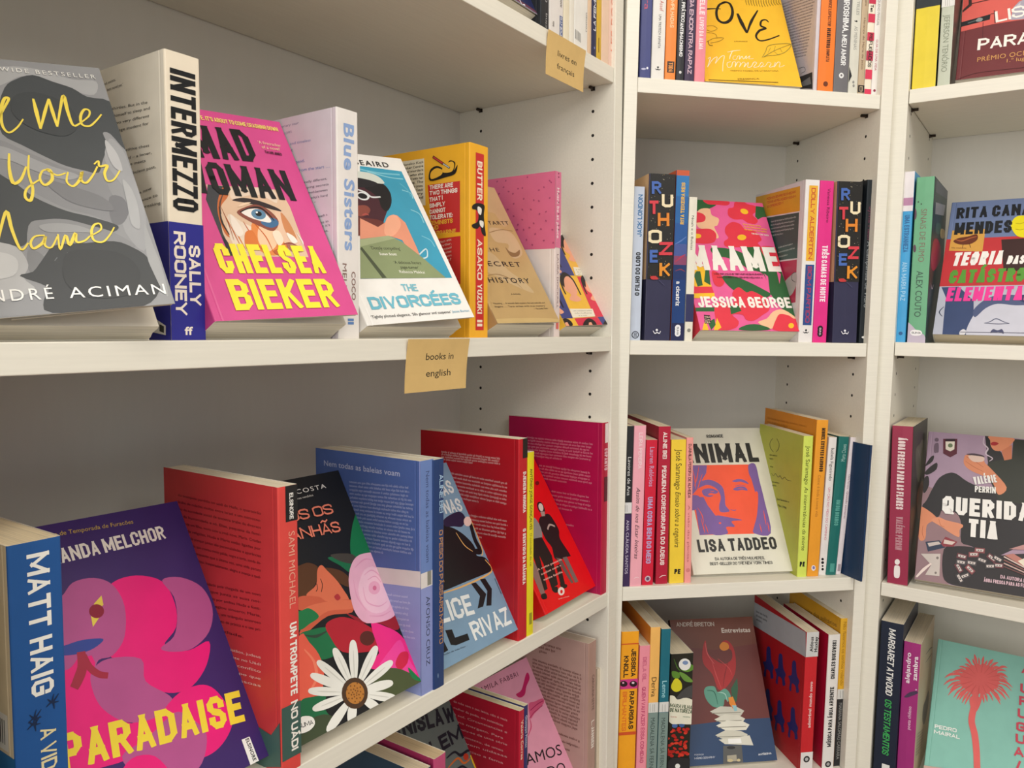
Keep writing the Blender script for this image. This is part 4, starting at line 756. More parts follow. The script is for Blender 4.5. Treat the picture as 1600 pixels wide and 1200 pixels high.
   ('p',[(92.6,88.4),(94.4,87.7),(98.9,84.7),(103.2,81.5),(106.2,78.4),(108.9,75.1),(111.7,72.7),(114.1,72.1),(116.6,72.3),(121.2,72.2),(130.3,71.5),(141.5,70.3),(149.7,68.5),(150,68.1),(150,57.5),(148.8,56),(146.3,54.9),(142.8,55.5),(137.9,58.8),(132,64),(125.8,68.3),(119.2,70.6),(112.3,72.1),(106.1,74.5),(100.3,79.3),(95.1,85)],'9A1E2C'),
   ('e',(105.91,59.3),(8.57,-2.81),(-3.2,-6.39),'58241E'),
   ('p',[(116.5,70.7),(121.2,70.8),(127.2,66.7),(132.8,62.4),(137.2,59.3),(141.2,56.1),(144.6,52.4),(147.3,48.5),(149.3,44.1),(150,40.9),(150,5.2),(148.5,3.7),(145.5,5.7),(141.7,8.8),(136.8,12.8),(131.1,17.9),(125,22.1),(118.3,24.6),(111.3,26.2),(105.1,28.1),(99.9,30.5),(95.5,33.2),(93.2,35.8),(93.8,38.5),(96.5,41.2),(99.9,42.9),(104.1,42.1),(109.1,40.4),(112.9,42),(114.3,50.8),(114.7,62.8)],'EC2C84'),
   ('p',[(105.1,28.1),(109.1,32.6),(119,37),(128,40.5),(134.4,43.4),(140.1,45.4),(144.1,45),(145.4,40.8),(145,34.1),(144.9,27.3),(146.6,20.3),(148.7,13.2),(148.7,8.7),(145.7,8.4),(140.7,10.7),(134.2,14),(123.6,18.1),(111.5,23.2)],'F0449A'),
   ('c',[(127.1,26.2),(137.9,33.5),(147.6,30.9),(142.1,22.1),(130.1,19.1)],'CF2347'),
   ('p',[(130.7,137.5),(135.1,138.3),(139.8,138.3),(144.2,137.8),(148.5,137.3),(150,137),(150,69.8),(147.4,68.6),(141.9,67.8),(135.6,67.8),(127.6,68.6),(118.8,70.3),(111.7,72.7),(107.4,76.2),(104.9,80.5),(103.4,85.1),(102.8,89.6),(103.2,94.4),(104.2,99.6),(105.6,105.6),(107.5,112.1),(109.8,117.9),(112.6,122.7),(115.7,127),(119.2,130.6),(122.8,133.6),(126.6,135.9)],'E8AFC8'),
   ('p',[(132.9,121.9),(138.7,123.4),(144.6,123),(149.1,120.3),(150,118.2),(150,83.9),(146.9,79.5),(141,77.2),(133.7,76.8),(127.3,77.8),(122.6,80.2),(118.8,84),(116.3,88.6),(115.1,93.9),(115.1,100),(116.8,105.9),(121,112),(127,117.9)],'EFC2D5'),
   ('s',[(122.4,127.2),(138.1,132.3),(149.1,128.9)],1.51,0.5,'E09CBA'),
   ('s',[(115.5,116.3),(112.2,99.7),(117,83.4)],1.73,0.49,'E2A0BE'),
   ('s',[(130.7,117.4),(141.8,119.6),(149.1,111.8),(149.1,99.2)],1.52,0.51,'E3A2C0'),
   ('s',[(123.6,106.5),(121.4,92.1),(133.6,83.5),(146.2,84.8)],1.49,0.5,'E3A2C0'),
   ('s',[(117.7,78.3),(132,73.9),(146,74.7)],1.44,0.48,'E09CBA'),
   ('s',[(132.8,111.7),(143.4,112.7),(148,104.9)],1.01,0.5,'DE98B8'),
   ('e',(137.01,102.05),(7.14,-1.99),(-3.18,-6.25),'E6A6C2'),
   ('e',(137.19,101.75),(2.37,-0.66),(-1.14,-2.24),'D06E93'),
   ('p',[(34.9,85.5),(39.3,85.7),(40.7,81.3),(41.9,76.5),(44,72.5),(45.9,68.1),(47.2,63.4),(47.7,58.5),(47.6,53.3),(46.4,48),(43.7,42.2),(39.9,36.3),(35.8,32.1),(31.3,30.7),(26.4,30.9),(22,31.4),(18.4,30.9),(15.3,30.7),(12,32.7),(6.6,37.9),(1.1,45.4),(0.6,53.9),(9.7,65.2),(23.8,77.6)],'E8614C'),
   ('s',[(34.5,72.2),(39.8,59.3),(36.2,45.1),(24.2,36.5)],3.38,1.27,'F08266'),
   ('p',[(12,32.7),(16.5,34),(19.2,33.7),(22.6,32.9),(28.6,31.6),(35.2,29.7),(39.2,27.5),(38.5,25.7),(35.2,23.6),(33.1,20.2),(34.9,14),(37.9,6.6),(38.1,1),(35.8,0),(1.6,0),(0,0.5),(0,27.7),(3.1,29.1)],'1A6A42'),
   ('p',[(0,13.5),(4.4,14.9),(13.2,16),(22.7,16),(30.7,14.7),(36.5,11.6),(40.7,7.3),(42.1,3.7),(39.8,1.3),(35.8,0),(1.8,0),(0,0.3)],'3E4A33'),
   ('p',[(98.2,27),(102.8,28.3),(108.2,27.9),(114,26.5),(120.1,24.6),(126.6,21.9),(132.9,18.1),(139.9,12.3),(146.8,5.6),(150,1.8),(150,0),(96.4,0),(92.3,5.5),(90.3,11.4),(91,17.2),(94.2,23)],'4B5535'),
   ('p',[(140.4,17.8),(141.8,16.6),(143.8,13.3),(145.7,9.8),(147.8,6.1),(149.9,2.3),(150,1.7),(150,0.4),(147.8,1.1),(143.6,3.7),(140.6,6.8),(139.6,10.8),(139.7,15.4)],'1B7A44'),
   ('c',[(70.3,24.6),(76.1,46.8),(83.5,60.7),(88.8,63.2),(91,58.4),(86.1,43.6),(73.4,23.5)],'E9E9E2'),
   ('c',[(73.4,23.5),(91.3,40),(106.5,49.1),(113,49.2),(112.2,44.3),(98.9,33.5),(75.7,21.5)],'E9E9E2'),
   ('c',[(75.6,21.7),(100.1,29.5),(118.7,32),(124.8,29.9),(121.5,25.9),(103.7,21.4),(76.7,19.2)],'E9E9E2'),
   ('c',[(76.6,19.4),(97.4,18.9),(112.5,15.4),(115.9,11.7),(111.6,9.3),(96.4,10.7),(76.3,16.9)],'E9E9E2'),
   ('p',[(76.5,17.2),(82.5,15.3),(90.8,12.3),(98.1,9.3),(103.7,6.4),(108.5,3.6),(111.8,1.1),(112.8,0),(98,0),(93,2.6),(86.5,6.7),(79.6,11.5),(74.9,15.1),(73.2,16.9),(73.7,17.6)],'E9E9E2'),
   ('c',[(67.6,24.5),(62,45.5),(61.8,59.5),(65.2,63.2),(69.3,59.7),(72.1,45.5),(70.8,24.5)],'E9E9E2'),
   ('c',[(65.1,23.6),(49.3,41.3),(42,54.1),(43,58.5),(48.2,56.8),(57.9,44.7),(67.8,24.6)],'E9E9E2'),
   ('c',[(63.8,22.3),(43.2,35.3),(32.1,45.7),(31.5,50.1),(36.8,49.7),(49.7,40.7),(65.9,24)],'E9E9E2'),
   ('c',[(63,20.6),(39.8,27.3),(26,34.2),(23.7,38.2),(28.5,39.3),(43.4,34.3),(64.2,22.9)],'E9E9E2'),
   ('c',[(63.2,18.4),(40.5,17.2),(25.5,19.3),(21.6,22.3),(25.2,24.9),(40.1,25),(63.1,20.9)],'E9E9E2'),
   ('p',[(65.2,15.6),(60.5,12.2),(53.5,7.7),(47,4),(41.8,1.6),(37.1,0),(28.2,0),(28.1,0.1),(27.6,1.1),(27.9,2.4),(29.3,4.1),(32.2,6.1),(36.3,8.5),(41.5,10.9),(48.8,13.6),(57.2,16.2),(63.4,17.8),(66.2,18.1),(66.8,17.3)],'E9E9E2'),
   ('p',[(74.9,15.1),(78.2,12.9),(82.5,9.6),(86.1,6.3),(88.6,3.3),(90.4,0.3),(90.5,0),(90.5,0),(79.6,0),(77.5,2.6),(75.3,6.5),(73.3,10.7),(72.3,13.9),(72.2,15.4),(73.1,15.8)],'E9E9E2'),
   ('p',[(68,14.1),(67.4,11.1),(66.1,7),(64.4,3.4),(62.5,0.7),(61.7,0),(51.8,0),(51.8,0.5),(52.5,2.7),(53.8,5.4),(55.7,8.1),(58.7,10.9),(62.3,13.7),(65.2,15.6),(66.9,16.1),(67.8,15.6)],'E9E9E2'),
   ('s',[(74.8,30.9),(84.9,54.2)],1.29,0.43,'D3D3CB'),
   ('s',[(81.3,27.2),(103.9,42.9)],1.3,0.43,'D3D3CB'),
   ('s',[(85.2,22.2),(113.2,27.6)],1.3,0.43,'D3D3CB'),
   ('s',[(84.1,11.8),(104.5,1.4)],1.28,0.43,'D3D3CB'),
   ('s',[(68.4,32),(66.1,54.3)],1.28,0.43,'D3D3CB'),
   ('s',[(61.8,30.9),(48.3,50.8)],1.27,0.42,'D3D3CB'),
   ('s',[(55.1,25.2),(32.6,34.5)],1.25,0.42,'D3D3CB'),
   ('s',[(54,20.2),(30.9,21.7)],1.24,0.41,'D3D3CB'),
   ('e',(69.58,18.82),(13.74,-5.24),(-6.04,-12.4),'4B3423'),
   ('e',(69.83,18.72),(9.63,-3.67),(-4.23,-8.67),'B87A36'),
   ('e',(71.34,18.15),(0.76,-0.29),(-0.32,-0.65),'7A4A20'),
   ('e',(67.95,18.12),(0.75,-0.29),(-0.31,-0.64),'7A4A20'),
   ('e',(70.96,20.58),(0.76,-0.29),(-0.32,-0.65),'7A4A20'),
   ('e',(70.46,16.39),(0.75,-0.29),(-0.31,-0.64),'7A4A20'),
   ('e',(67.33,20.19),(0.75,-0.29),(-0.31,-0.64),'7A4A20'),
   ('e',(73.17,19.23),(0.76,-0.29),(-0.32,-0.65),'7A4A20'),
   ('e',(67.51,16.09),(0.75,-0.29),(-0.31,-0.64),'7A4A20'),
   ('e',(69.58,22.36),(0.75,-0.28),(-0.31,-0.65),'7A4A20'),
   ('e',(73,16.02),(0.76,-0.29),(-0.32,-0.65),'7A4A20'),
   ('e',(65.12,18.75),(0.75,-0.29),(-0.31,-0.64),'7A4A20'),
   ('e',(73.68,21.81),(0.76,-0.29),(-0.32,-0.65),'7A4A20'),
   ('e',(69.22,13.87),(0.75,-0.29),(-0.31,-0.64),'7A4A20'),
   ('e',(66.45,22.85),(0.75,-0.28),(-0.31,-0.65),'7A4A20'),
   ('e',(75.86,17.72),(0.76,-0.29),(-0.32,-0.65),'7A4A20'),
   ('e',(64.34,15.66),(0.74,-0.29),(-0.31,-0.64),'7A4A20'),
   ('e',(71.77,24.64),(0.76,-0.28),(-0.32,-0.65),'7A4A20'),
   ('e',(72.96,12.99),(0.76,-0.29),(-0.32,-0.64),'7A4A20'),
   ('e',(62.92,21.06),(0.74,-0.28),(-0.31,-0.64),'7A4A20'),
   ('e',(77.21,21.39),(0.77,-0.29),(-0.32,-0.65),'7A4A20'),
   ('e',(66.2,12.12),(0.75,-0.29),(-0.31,-0.64),'7A4A20'),
   ('e',(67.5,26.05),(0.75,-0.28),(-0.31,-0.65),'7A4A20'),
   ('e',(77.43,14.65),(0.77,-0.29),(-0.32,-0.65),'7A4A20'),
   ('e',(60.9,17.02),(0.74,-0.29),(-0.31,-0.64),'7A4A20'),
   ('e',(75.57,25.78),(0.76,-0.28),(-0.32,-0.66),'7A4A20'),
   ('e',(70.85,9.9),(0.75,-0.29),(-0.31,-0.64),'7A4A20'),
   ('e',(62.24,24.66),(0.74,-0.28),(-0.31,-0.64),'7A4A20')]),
  ('publisher_mark',[('p',[(3.3,18.4),(5.2,19.8),(7.3,20.8),(9.6,21.1),(12.6,20.3),(15.9,18.9),(18.3,17.1),(19.4,15.2),(19.5,12.9),(18.8,11.1),(17.1,9.7),(14.6,8.7),(11.7,8.1),(8.4,8.1),(4.8,8.6),(1.9,9.3),(0,10.4),(0,10.4),(0,15.5),(1.3,16.8)],'EFEFEA'),
   ('k','SUMA',(2.16,13.36),(15.14,-2.1),(0.5,3.64),'15171A',0.16,0)]),
  ('title',[('k','TODOS OS',(28.07,188.77),(93.87,-2.71),(0.31,10.72),'E8836A',0.16,0),
   ('k','MANHÃS',(45.08,171.04),(77.13,-5.01),(0.73,11.3),'E8836A',0.16,0)]),
  ('author',[('t','MELISSA DA COSTA',(15.51,213.28),(108.96,0.56),(-0.02,4.89),'E8E4DE',0,0.12),
   ('t','livros vendidos',(81.87,207.94),(23.09,0.37),(-0.04,2.36),'D9D4CC',0,0)])]}),
dict(label='periwinkle-blue paperback with a white waist band, standing on lower shelf', group='books on the lower shelf of the left bookcase', M=[[0.573048,-0.819468,-0.00940944,-0.0860987],[0.819519,0.572981,0.00900139,0.760794],[-0.00198492,-0.0128694,0.999915,0.979272],[0,0,0,1]], t=0.0193, d=0.1500, h=0.2352, c=('6F7FBE', '8593CC', '4E68A8'), pages='E3DAC4',
 art={'spine':[('light_panel',[('p',[(0,0),(19.3,0),(19.3,108.2),(0,108.2)],'8D98D0'),
   ('p',[(0,123.6),(19.3,123.6),(19.3,235.2),(0,235.2)],'6C87C2'),
   ('p',[(0,108.2),(19.3,108.2),(19.3,123.6),(0,123.6)],'E4DDDA')]),
  ('title',[('t','Nem todas as baleias voam',(7.91,224.24),(0,-91.15),(5.4,0),'3A4674',0,0)]),
  ('author',[('t','AFONSO CRUZ',(7.72,98.65),(0,-70.7),(5.79,0),'2F3654',0,0)]),
  ('publisher_mark',[('p',[(9.6,109.4),(15.4,109.4),(15.4,123.6),(9.6,123.6)],'8B8A80')])],'back':[('light_panel',[('p',[(0,0),(0,94.9),(150,110),(150,0)],'8B96CC'),
   ('p',[(0,110.8),(150,126),(150,109.6),(0,94.9)],'DCD5D4')]),
  ('title',[('t','Nem todas as baleias voam',(13,217.18),(110.21,0.2),(-0.01,6.11),'B9C3E0',0.01,0.01)]),
  ('blurb',[('b',(51.56,202.77),(90.28,3.86),(0.17,-4.08),18,1.74,'A9B5DC',5,0.1),
   ('b',(101.21,92.81),(39.08,3.97),(0.59,-5.77),9,1.7,'C2C9EA',6,0.2)])]}),
dict(label='navy paperback with pale and orange spine lettering, close beside the periwinkle-blue one', group='books on the lower shelf of the left bookcase', M=[[0.573048,-0.819468,-0.00940944,-0.0745926],[0.819519,0.572981,0.00900139,0.773759],[-0.00198492,-0.0128694,0.999915,0.979264],[0,0,0,1]], t=0.0164, d=0.1500, h=0.2343, c=('1F3766', '203C70', '1F3766'), pages='E3DAC4',
 art={'spine':[('author',[('k','ALINE BEI',(8.84,218.39),(0,-38.96),(5.89,0),'A9C9E6',0.18,0)]),
  ('title',[('k','O PESO DO PÁSSARO MORTO',(8.18,162),(0,-117.12),(5.89,0),'B98A60',0.18,0)]),
  ('publisher_mark',[('t','.',(5.73,15.55),(0,-4.9),(4.91,0),'A9C9E6',0,0)])]}),
dict(label='slate-blue paperback with a black-clad dancing figure and white capitals, leaning on lower shelf', group='books on the lower shelf of the left bookcase', M=[[0.705836,0.569992,-0.420601,-0.0871759],[-0.488381,0.821648,0.293902,0.802228],[0.513108,-0.00203285,0.858322,0.978889],[0,0,0,1]], t=0.0285, d=0.1373, h=0.2150, gap=.002, c=('7C9BB6', '6F8DA8', '7C9BB6'),
 art={'front':[('picture',[('p',[(70.3,144.5),(79.8,148.3),(87,144.1),(93.3,139.5),(98.7,137.1),(103.2,134.4),(107.3,131.1),(111.6,127.1),(115.5,122.5),(118.7,118),(121,114),(122.5,110.1),(123.2,106.4),(122.3,102.8),(120.7,99.4),(120.7,96.4),(124.1,94.5),(129.1,93.1),(133.3,90.7),(135.8,86.1),(137.3,81),(137.3,73.5),(134,73.3),(121,73.1),(103.2,73.2),(86.1,73.3),(71.3,73.3),(57.4,73.2),(45.8,73.5),(35.5,71.9),(27.6,70.6),(26.7,76.5),(37.4,97.1),(55,124.8)],'17171B'),
   ('s',[(44.5,71.5),(80.2,70),(133.5,72.7),(131.7,88.4)],2.16,1.2,'E2B06A'),
   ('c',[(90.8,147.9),(108.7,152.1),(124.2,151.6),(128.5,142.6),(117.2,134.3),(103.4,137.3),(89.9,140.2)],'2A2140'),
   ('s',[(133.5,136),(129.2,115.6),(129,99.7),(109.4,109.7),(100.5,132.7)],7.36,5.66,'17171B'),
   ('s',[(136.3,137.6),(136.1,116.7),(133.6,98.6),(128.4,94.5)],1.71,1.14,'E2B06A'),
   ('s',[(102.5,129.6),(107.4,112.7),(116.8,102.6)],1.35,0.81,'E2B06A'),
   ('p',[(137.3,138.1),(136.7,136.6),(134.3,134.1),(130.8,132.5),(127.1,132.2),(124.1,133.2),(122.4,135.3),(122.5,138),(124.2,140.8),(127.3,142.8),(130.9,143.8),(134.4,143.5),(136.8,141.9),(137.3,140.6)],'E9C9C2'),
   ('p',[(92,69.2),(100.3,68.2),(109.2,51.7),(95.8,40.5),(85.9,41),(97.8,52.5)],'17171B'),
   ('p',[(109.1,69.6),(118.3,68.4),(122,54.5),(109.7,37.6),(101.4,39.6),(113,54.4)],'17171B'),
   ('p',[(25.1,34.9),(35,32.8),(34.6,23.7),(54.9,21.7),(54.2,14.8),(31.6,16.1),(24.7,18.9)],'17171B'),
   ('p',[(17,26),(18.1,15.4),(9.6,15)],'17171B'),
   ('l',[(134.3,64.1),(134.3,44.5)],1.07,1.07,'3A4654')]),
  ('title',[('k','AS',(109.09,174.81),(20.66,1.67),(-1.35,16.72),'D9DEE0',0.18,0),
   ('k','LUZES',(48.26,192.5),(60.27,-2.69),(0.78,17.45),'D9DEE0',0.18,0),
   ('k','NAS',(98.45,154.17),(31.8,-2.41),(1.24,16.35),'D9DEE0',0.18,0)]),
  ('author',[('k','ALICE',(6.13,44.42),(72.6,-7.37),(2.29,22.54),'E6EAEA',0.19,0),
   ('k','RIVAZ',(61.79,11.13),(69.65,-1.7),(0.49,20.14),'E6EAEA',0.19,0)]),
  ('credit',[('t','Tradução de Inês Dias',(1.5,13.36),(42.38,-3.26),(0.12,1.52),'232A33',0,0)])]}),
dict(label='deep red paperback with white blurb on its back, standing beside a thin yellow book', group='books on the lower shelf of the left bookcase', M=[[0.573048,-0.819468,-0.00940944,0.0113491],[0.819519,0.572981,0.00900139,0.900155],[-0.00198492,-0.0128694,0.999915,0.978935],[0,0,0,1]], t=0.0177, d=0.1500, h=0.2377, c=('B5141F', 'C41A26', 'B30F1E'), pages='EDE3C8',
 art={'back':[('blurb',[('b',(33.77,211.8),(91.69,-0.07),(0,-3.02),4,1.81,'E9B8B4',11,0.05),
   ('b',(43.69,186.95),(91.43,-3.57),(-0.18,-4.74),7,1.81,'E9B8B4',12,0.03),
   ('b',(56.78,138.24),(78.54,1),(0.06,-4.91),6,1.81,'E9B8B4',13,0.05)])],'spine':[('publisher_mark',[('p',[(7.1,214.9),(16.8,214.9),(16.8,237.7),(7.1,237.7)],'1C1516')]),
  ('author',[('k','DJENEBA NUNDIA',(7.97,198.84),(0,-48.18),(6.02,0),'F1E6E0',0.2,0)]),
  ('title',[('k','O SENTIDO DA NÁUSEA',(7.97,131.74),(0,-66.28),(6.02,0),'F1E6E0',0.22,0)])]}),
dict(label='thin bright yellow book with small black spine lettering on lower shelf', group='books on the lower shelf of the left bookcase', M=[[0.573048,-0.819468,-0.00940944,0.021958],[0.819519,0.572981,0.00900139,0.915327],[-0.00198492,-0.0128694,0.999915,0.978898],[0,0,0,1]], t=0.0135, d=0.1350, h=0.2202, c=('EBDD1E', 'E9DA1C', 'E5D51A'),
 art={'spine':[('author',[('t','ANTÓNIO JORGE GONÇALVES',(4.2,200.41),(0,-72.8),(5.14,0),'2A2A18',0.01,0.01)]),
  ('title',[('t','O convidado do rei',(4.74,123.36),(0,-39.6),(4.06,0),'6B6A20',0,0)]),
  ('publisher_mark',[('p',[(4.1,13),(9.5,13),(9.5,27),(4.1,27)],'9C9526')])]}),
dict(label='bright red book with two black-clad standing figures, leaning on lower shelf', group='books on the lower shelf of the left bookcase', M=[[0.713758,0.545144,-0.439735,0.0302834],[-0.462617,0.838339,0.288397,0.966974],[0.525865,-0.00241692,0.850564,0.978511],[0,0,0,1]], t=0.0218, d=0.1350, h=0.2000, gap=.002, c=('E30F17', 'D80E16', 'E30F17'),
 art={'front':[('picture',[('c',[(89.2,115.2),(105.7,114.8),(110.9,101.1),(111.2,88.5),(104.5,77.6),(110.2,53),(104.1,51.5),(73.1,55),(77,72),(72,85.3),(73.5,106.3),(81,113.9)],'201A1B'),
   ('p',[(75.2,57.4),(85.6,53.2),(87.9,18.1),(82.2,18.2)],'6B5552'),
   ('p',[(89.9,53.6),(100.3,52.5),(99.6,16.3),(90.7,16.7)],'7B6562'),
   ('c',[(91,133.6),(99.9,134.3),(102.9,128),(99.9,119.2),(91.5,117.8),(86.6,125.1)],'201A1B'),
   ('e',(95.38,127.03),(5.7,-0.26),(-1.92,-5.66),'D9C9C2'),
   ('p',[(89,121.5),(98.9,120),(95.3,113.9),(87.4,115)],'A9958E'),
   ('s',[(86.4,95.7),(96.2,100.6),(106.3,95.9)],2.71,2.71,'B9A59E'),
   ('c',[(66.3,117),(73.5,106.3),(68.4,90.7),(55.4,84.8),(45.4,91.6)],'8D8A8C'),
   ('p',[(45.4,91.6),(65.6,89.2),(68.4,62.1),(52.4,25.3),(35.5,24.4),(42.5,57),(42,68.9),(27.1,26.8),(18.9,26.3),(29.2,72.1)],'1E191A'),
   ('c',[(35.5,24.4),(48.2,23.6),(45.2,17.2),(37,18.8)],'1E191A'),
   ('c',[(57.7,25.2),(70.8,20),(66.8,16.7),(57.6,18.8)],'1E191A'),
   ('p',[(25.3,67.4),(25.8,55.7),(17.1,21.2),(8.1,22.5),(9.8,48.7)],'8D6E6A'),
   ('c',[(8.2,23.9),(18.7,23),(17.1,17),(7.3,18.6)],'1E191A'),
   ('p',[(66.7,47.7),(77.8,47.7),(66.7,19.7),(56.8,21.1)],'1E191A'),
   ('e',(113.51,160.52),(4.42,-0.78),(-2.35,-2.81),'7A1010')]),
  ('lettering',[('t','A noite passada',(23.88,52.21),(61.52,-1.05),(0.04,2.61),'E9B8AE',0.02,0.02),
   ('t','sonhei com a',(27.29,45.26),(50.65,-0.55),(0.03,2.58),'E9B8AE',0.02,0.02),
   ('t','minha família',(27.02,37.62),(47.21,-1.45),(0.08,2.6),'E9B8AE',0.02,0.02)]),
  ('publisher_mark',[('e',(52.31,16),(6.96,-2.04),(-4.07,-4.56),'E9D9D2'),
   ('e',(52.33,15.42),(2.6,-0.76),(-1.84,-2.06),'D81016'),
   ('t','edições',(38.67,8.58),(25.28,-3.55),(0.21,1.49),'E9B8AE',0,0)])]}),
dict(label='crimson paperback with a white blurb on its back, rightmost on the lower left shelf', group='books on the lower shelf of the left bookcase', M=[[0.573048,-0.819468,-0.00940944,0.126185],[0.819519,0.572981,0.00900139,1.06438],[-0.00198492,-0.0128694,0.999915,0.978537],[0,0,0,1]], t=0.0166, d=0.1560, h=0.2379, c=('B20D45', 'B80F3C', 'AE0A4C'), pages='E9DCD0',
 art={'back':[('blurb',[('b',(31.67,207.24),(109.72,-1.03),(-0.04,-4.3),7,2.12,'D98AA4',21,0.05),
   ('b',(53.5,168.48),(87.75,-2.51),(-0.13,-4.51),5,2.1,'D98AA4',22,0.05),
   ('b',(74.92,133.37),(67.4,-1.32),(-0.11,-5.61),5,2.09,'D98AA4',23,0.1),
   ('b',(99.5,88.96),(23.6,-0.36),(-0.01,-0.5),1,2.08,'D98AA4',24,0)])],'spine':[('title',[('k','ESPANTO',(4.98,202.21),(0,-30.12),(8.3,0),'E9B9C6',0.2,0)]),
  ('publisher_mark',[('p',[(5.8,209.9),(14.1,209.9),(14.1,236.5),(5.8,236.5)],'E9D9D9'),
   ('p',[(5,128.9),(14.1,128.9),(14.1,162.9),(5,162.9)],'5C0A26')])]}),
dict(label='dark teal hardback, only its top corner visible under the left shelf', group='books on the bottom shelf in view of the left bookcase', M=[[0.573048,-0.819468,-0.00940944,-0.0865631],[0.819519,0.572981,0.00900139,0.767262],[-0.00198492,-0.0128694,0.999915,0.675184],[0,0,0,1]], t=0.0181, d=0.1350, h=0.2186, c=('1F3B52', '1F3B52', '1F3B52'), pages='DCCDB0'),
dict(label='raspberry-pink thick paperback, only its page tops showing under the left shelf', group='books on the bottom shelf in view of the left bookcase', M=[[0.573048,-0.819468,-0.00940944,-0.0732941],[0.819519,0.572981,0.00900139,0.786238],[-0.00198492,-0.0128694,0.999915,0.675138],[0,0,0,1]], t=0.0190, d=0.1350, h=0.2232, c=('B8406E', 'C24A78', 'A8325E'), pages='D8C09A'),
dict(label='grey paperback with jagged black lettering, leaning in shade on bottom shelf', group='books on the bottom shelf in view of the left bookcase', M=[[0.693023,0.593007,-0.409953,-0.0868814],[-0.509338,0.805196,0.303702,0.818651],[0.51019,-0.00166816,0.86006,0.674718],[0,0,0,1]], t=0.0254, d=0.1384, h=0.2100, gap=.002, c=('66706C', '5A635F', '66706C'),
 art={'front':[('title',[('k','STANISŁAW',(1.5,207.97),(133.08,-24.05),(3.51,19.41),'1C1F2A',0.23,0),
   ('k','LEM',(79.51,161.87),(57.41,-0.42),(0.13,17.45),'1C1F2A',0.23,0)]),
  ('picture',[('s',[(97.4,152.2),(113,153.4),(120.9,146),(136.2,145.5),(136.3,134.3)],3.97,1.45,'1C1F2A'),
   ('s',[(94.4,141.8),(114.2,145),(121.1,136),(133.9,136.4)],3.21,1.07,'C96A2E'),
   ('s',[(135.8,139.6),(136.3,130),(135.9,121.5)],4.11,1.49,'D9B52C'),
   ('e',(127.87,141.03),(3.98,-1.71),(-2.09,-3.49),'B93A22'),
   ('s',[(102,134.5),(116.8,133.9),(126.2,123.8)],2.87,1.07,'1C1F2A')])]}),
dict(label='crimson paperback with white back-cover text, standing on bottom shelf of left bookcase', group='books on the bottom shelf in view of the left bookcase', M=[[0.573048,-0.819468,-0.00940944,0.0164904],[0.819519,0.572981,0.00900139,0.914639],[-0.00198492,-0.0128694,0.999915,0.674827],[0,0,0,1]], t=0.0104, d=0.1350, h=0.2114, c=('B01530', 'B81834', 'AC142E'), pages='E5DAB4',
 art={'back':[('blurb',[('t','da mãe tem a sua lenta, não é mais',(33.14,194.3),(83.65,-0.54),(0.02,2.94),'E3A9AC',0,0),
   ('t','mulher da podia, em autenticas',(33.13,185.9),(77.72,-0.53),(0.02,2.94),'E3A9AC',0,0),
   ('t','é sol. Circunstancias e',(33.12,177.49),(83.73,1.06),(-0.04,2.94),'E3A9AC',0,0),
   ('t','uma margem. Para',(33.11,169.07),(77.81,0.62),(-0.02,2.95),'E3A9AC',0,0),
   ('t','imbuiu-se da uma série',(33.1,160.64),(83.82,2.66),(-0.09,2.95),'E3A9AC',0,0),
   ('t','de momento, de umas',(33.1,152.2),(77.89,1.77),(-0.07,2.95),'E3A9AC',0,0),
   ('t','e jovem uidasas',(33.09,143.76),(83.91,4.28),(-0.15,2.95),'E3A9AC',0,0),
   ('t','é preciso a fama',(33.08,135.3),(77.97,2.92),(-0.11,2.96),'E3A9AC',0,0)])],'spine':[('author',[('t','Valeria Correa',(2.61,198.57),(0,-48.89),(5.22,0),'EFC9B8',0.02,0.02)])]}),
dict(label='slim navy paperback squeezed against the crimson one on the bottom shelf', group='books on the bottom shelf in view of the left bookcase', M=[[0.573048,-0.819468,-0.00940944,0.0221881],[0.819519,0.572981,0.00900139,0.922788],[-0.00198492,-0.0128694,0.999915,0.674807],[0,0,0,1]], t=0.0084, d=0.1350, h=0.2136, c=('22245A', '262862', '22245A'), pages='E5DAB4',
 art={'spine':[('author',[('t','Giuseppe Pontac',(2.09,200.9),(0,-40.16),(4.18,0),'C9CDE0',0.02,0.02)])]}),
dict(label='pale pink paperback with magenta hand drawings, leaning on bottom shelf of left bookcase', group='books on the bottom shelf in view of the left bookcase', M=[[0.681889,0.61285,-0.399302,0.00864344],[-0.527987,0.790198,0.311154,0.953341],[0.506219,-0.00134642,0.862404,0.674405],[0,0,0,1]], t=0.0263, d=0.1401, h=0.2100, gap=.002, c=('E39BB4', 'D98CA8', 'E39BB4'),
 art={'front':[('picture',[('c',[(87.7,172.8),(101.7,174.5),(120.2,188.6),(126.8,189.9),(125.5,182.1),(113.2,174.9),(104.1,166.8),(92.8,166.4)],'C21E62'),
   ('c',[(104.5,153),(116.9,151.8),(134.8,149.8),(134.8,144),(120.6,140.2),(107.8,138.2),(96.8,135.7)],'D2587F'),
   ('s',[(102.7,144.7),(121.2,146.8),(134.5,146.4)],1.08,1.08,'9E1450'),
   ('s',[(95.3,136.3),(109,140),(129.2,141.5)],0.85,0.85,'9E1450'),
   ('s',[(95.9,138.3),(92.4,126.3),(79.7,118.2)],2.56,0.85,'D2587F')]),
  ('author',[('t','CAMILA FABBRI',(18.65,198.01),(87.2,-5.51),(0.42,6.63),'5A2436',0,0.08)]),
  ('title',[('t','VAMOS',(41.15,91.51),(88.81,-19.3),(3.05,14.02),'1F1A20',0,0),
   ('t','TODO',(52.41,65.74),(71.75,-15.4),(2.97,13.85),'1F1A20',0,0)])]}),
